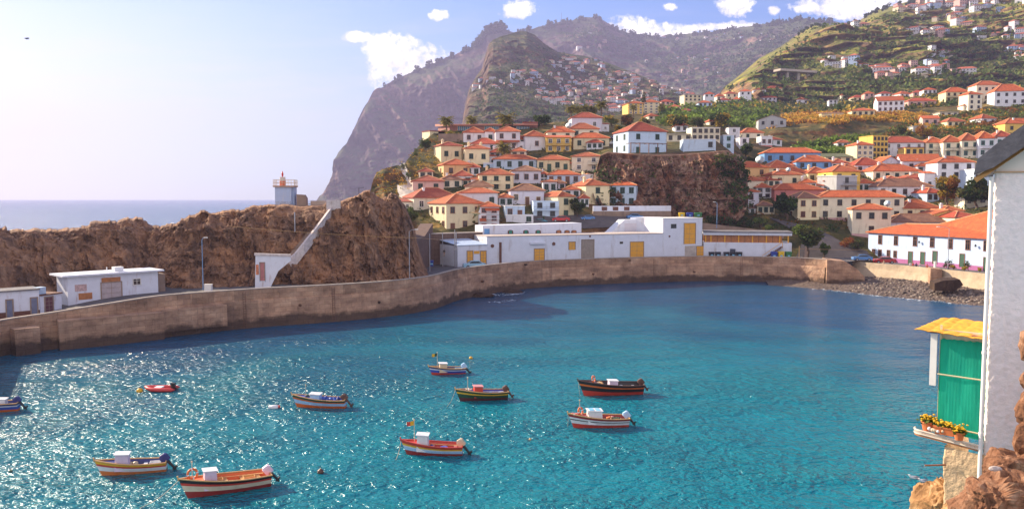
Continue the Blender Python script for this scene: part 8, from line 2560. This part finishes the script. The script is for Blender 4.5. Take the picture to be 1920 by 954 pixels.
def pot(px, py, Y, w1, d1, h1, label, seed, trough=False):
    p = at(px, py, Y)
    r_ = thing('flower_trough' if trough else 'flower_pot', label, 'flower pot', p, fb_.rz)
    m = MB()
    if trough:
        m.add([(x * s, y * s2, z) for z, s, s2 in ((0, w1 * .43, d1 * .42), (h1, w1 * .5, d1 * .5)) for x, y in ((-1, -1), (1, -1), (1, 1), (-1, 1))], [(3, 2, 1, 0), (0, 1, 5, 4), (1, 2, 6, 5), (2, 3, 7, 6), (3, 0, 4, 7)])
        m.box((-w1 * .52, -d1 * .53, h1 - .03), (w1 * .52, d1 * .53, h1))
    else: m.lathe((0, 0, 0), [(w1 * .34, 0), (w1 * .46, h1 * .8), (w1 * .5, h1 * .8), (w1 * .5, h1), (w1 * .42, h1), (w1 * .4, h1 * .85), (.01, h1 * .84)], 18)
    m.build('pot', TERR, r_, smooth=False)
    rs_ = np.random.RandomState(seed); n_ = 260
    C = rs_.normal(size=(n_, 3)) * np.array([w1 * .24, (d1 if trough else w1) * .22, h1 * .16]) + np.array([0, 0, h1 * 1.18])
    obj('leaves', leaf_mesh('leaves', C - np.array([0, 0, .02]), .05, rs_, [FLL, LF['mid']]), r_)
    f = MB()
    for k in range(70):
        c = C[k] + np.array([0, 0, .035]); f.ball(tuple(c), .022 + .012 * rs_.rand(), 0, 6, 4, (1, 1, .6))
    f.build('blossoms', [FLO], r_, smooth=True)
    return r_


pot(1740, 806, 17.35, .30, .3, .2, 'round terracotta pot of yellow flowers at the left end of the shelf', 1)
pot(1772, 814, 17.0, .42, .18, .17, 'long terracotta trough of yellow flowers in the middle of the shelf', 2, True)
pot(1798, 824, 16.75, .22, .22, .17, 'small terracotta pot of yellow flowers right beside the trough', 3)
shl = MB()
rs_ = np.random.RandomState(4)
for k in range(12): shl.ball((rs_.normal() * .08, rs_.normal() * .05, .02 + .02 * rs_.rand()), .03 + .02 * rs_.rand(), rs_.randint(2), 7, 5)
tag(shl.build('pebble_pile', [P_['white'], P_['beige']], None, at(1757, 808, 17.1), smooth=True), 'little pile of white stones between the pots on the shelf', 'stones')

# masonry pedestal below the balcony and the foreground cliff
PLAST = material('crumbling_plaster', (.60, .43, .26), .95, .25, 2.2, bump=1.2, bscale=9, stain=((.22, .13, .075), 2.2, .9))
NEARROCK = rock_material('near_rock', (.15, .07, .03), (.42, .23, .10), (.62, .42, .24), 2.2, .8, streak=.9)
REDROCK = rock_material('red_near_rock', (.085, .035, .022), (.26, .12, .065), (.48, .29, .19), 2.6, .8, streak=1)


def lump_mesh(name, c, dims, seed, mat, label, cat, sub=5, amp=.25, freq=1.4):
    import bmesh
    bm = bmesh.new(); bmesh.ops.create_icosphere(bm, subdivisions=sub, radius=1.0)
    co = np.array([v.co[:] for v in bm.verts])
    n2 = np.sign(co) * np.abs(co) ** .62          # boxier than a ball
    q = n2 * np.array(dims)
    k = amp * fbm(q * freq + seed * 7.7, 5, seed, .55, ridged=True) + .07 * fbm(q * 6 + seed, 4, seed + 2)
    q = q + co * k[:, None]
    q = q + co * (blocks(q * 6 + seed, 1.3, 1.1, seed) * .022 + blocks(q * 6 + seed, .45, .5, seed + 2) * .008)[:, None]
    for v, p in zip(bm.verts, q): v.co = p
    me = bpy.data.meshes.new(name); bm.to_mesh(me); bm.free(); me.materials.append(mat)
    return tag(obj(name, me, None, c), label, cat)


pc = at(1800, 880, 17.2)
pe = thing('plaster_pedestal', 'crumbling beige plaster pedestal under the flower shelf', 'pedestal', (at(1757, 830, 17.3).x, 17.05, 0), fb_.rz)
zt_ = fb_.p0.z + min(zs0, zs1) - .1
nu, nv = 60, 50
V = np.zeros((nv, nu, 3))
for i in range(nu):
    u = i / (nu - 1)
    for k in range(nv):
        v = k / (nv - 1)
        if u < .4: x, y = 0, 1.8 * (1 - u / .4)
        else: x, y = (u - .4) / .6 * 1.25, 0
        V[k, i] = (x, y, 13.2 + (zt_ - 13.2) * v)
V[..., :2] += (fbm(V * 2.2, 5, 97) * .07)[..., None]
obj('plaster_face', grid_mesh('plaster_face', V, PLAST), pe)
lump_mesh('cliff_rock', at(1796, 992, 17.2) + Vector((.05, .45, .0)), (.56, .55, .82), 3, NEARROCK, 'tan cliff rock falling to the water below the plaster pedestal', 'rock', amp=.30)
lump_mesh('cliff_rock', at(1886, 965, 13.2) + Vector((0, .2, 0)), (.60, .5, .58), 5, REDROCK, 'big reddish rock in the lower right corner close to the viewer', 'rock', amp=.22)
lump_mesh('cliff_rock', at(1832, 1000, 15.2), (.55, .5, .5), 8, NEARROCK, 'tan rock at the bottom edge left of the big reddish rock', 'rock', amp=.25)
lump_mesh('cliff_rock', at(1888, 868, 15.2) + Vector((.1, 0, -.1)), (.42, .3, .2), 11, REDROCK, 'rubbly red-brown ledge at the foot of the white gable wall', 'rock', amp=.2)
lump_mesh('cliff_rock', at(1860, 1560, 18.5), (2.6, 2.0, 5.6), 14, NEARROCK, 'tall cliff base standing in the water under the foreground house', 'rock', amp=.5, freq=.6)
for k, (x, y, r, lab) in enumerate([(1914, 650, .13, 'stone at the right edge, uppermost of the broken wall end'), (1917, 712, .12, 'second stone of the broken wall end at the right edge'), (1916, 770, .16, 'third stone of the broken wall end at the right edge'), (1913, 822, .16, 'lowest stone of the broken wall end at the right edge')]):
    boulder('wall_stone', lab, 'stone', at(x + 26, y, 15.4), r * 2.3, (1.0, .7, 1.15), 30 + k, REDROCK)
boulder('white_stone', 'whitish lime-stained stone on top of the big reddish rock', 'stone', at(1866, 878, 13.4), .07, (1.6, .8, .6), 41, material('lime_white', (.42, .35, .33), .9, .2, 6))
boulder('white_stone', 'pale pink lump on the left shoulder of the big reddish rock', 'stone', at(1826, 926, 13.6), .10, (.8, .8, 1.1), 42, material('lime_pink', (.36, .22, .17), .9, .3, 6))
tag(MB().tube([(0, 0, 0), (.42, -.05, .03)], .018, 6).build('iron_bar', material('rusty_iron', (.32, .11, .05), .8), None, at(1734, 872, 17.0)), 'short rusty bar sticking out of the tan cliff rock', 'bar')
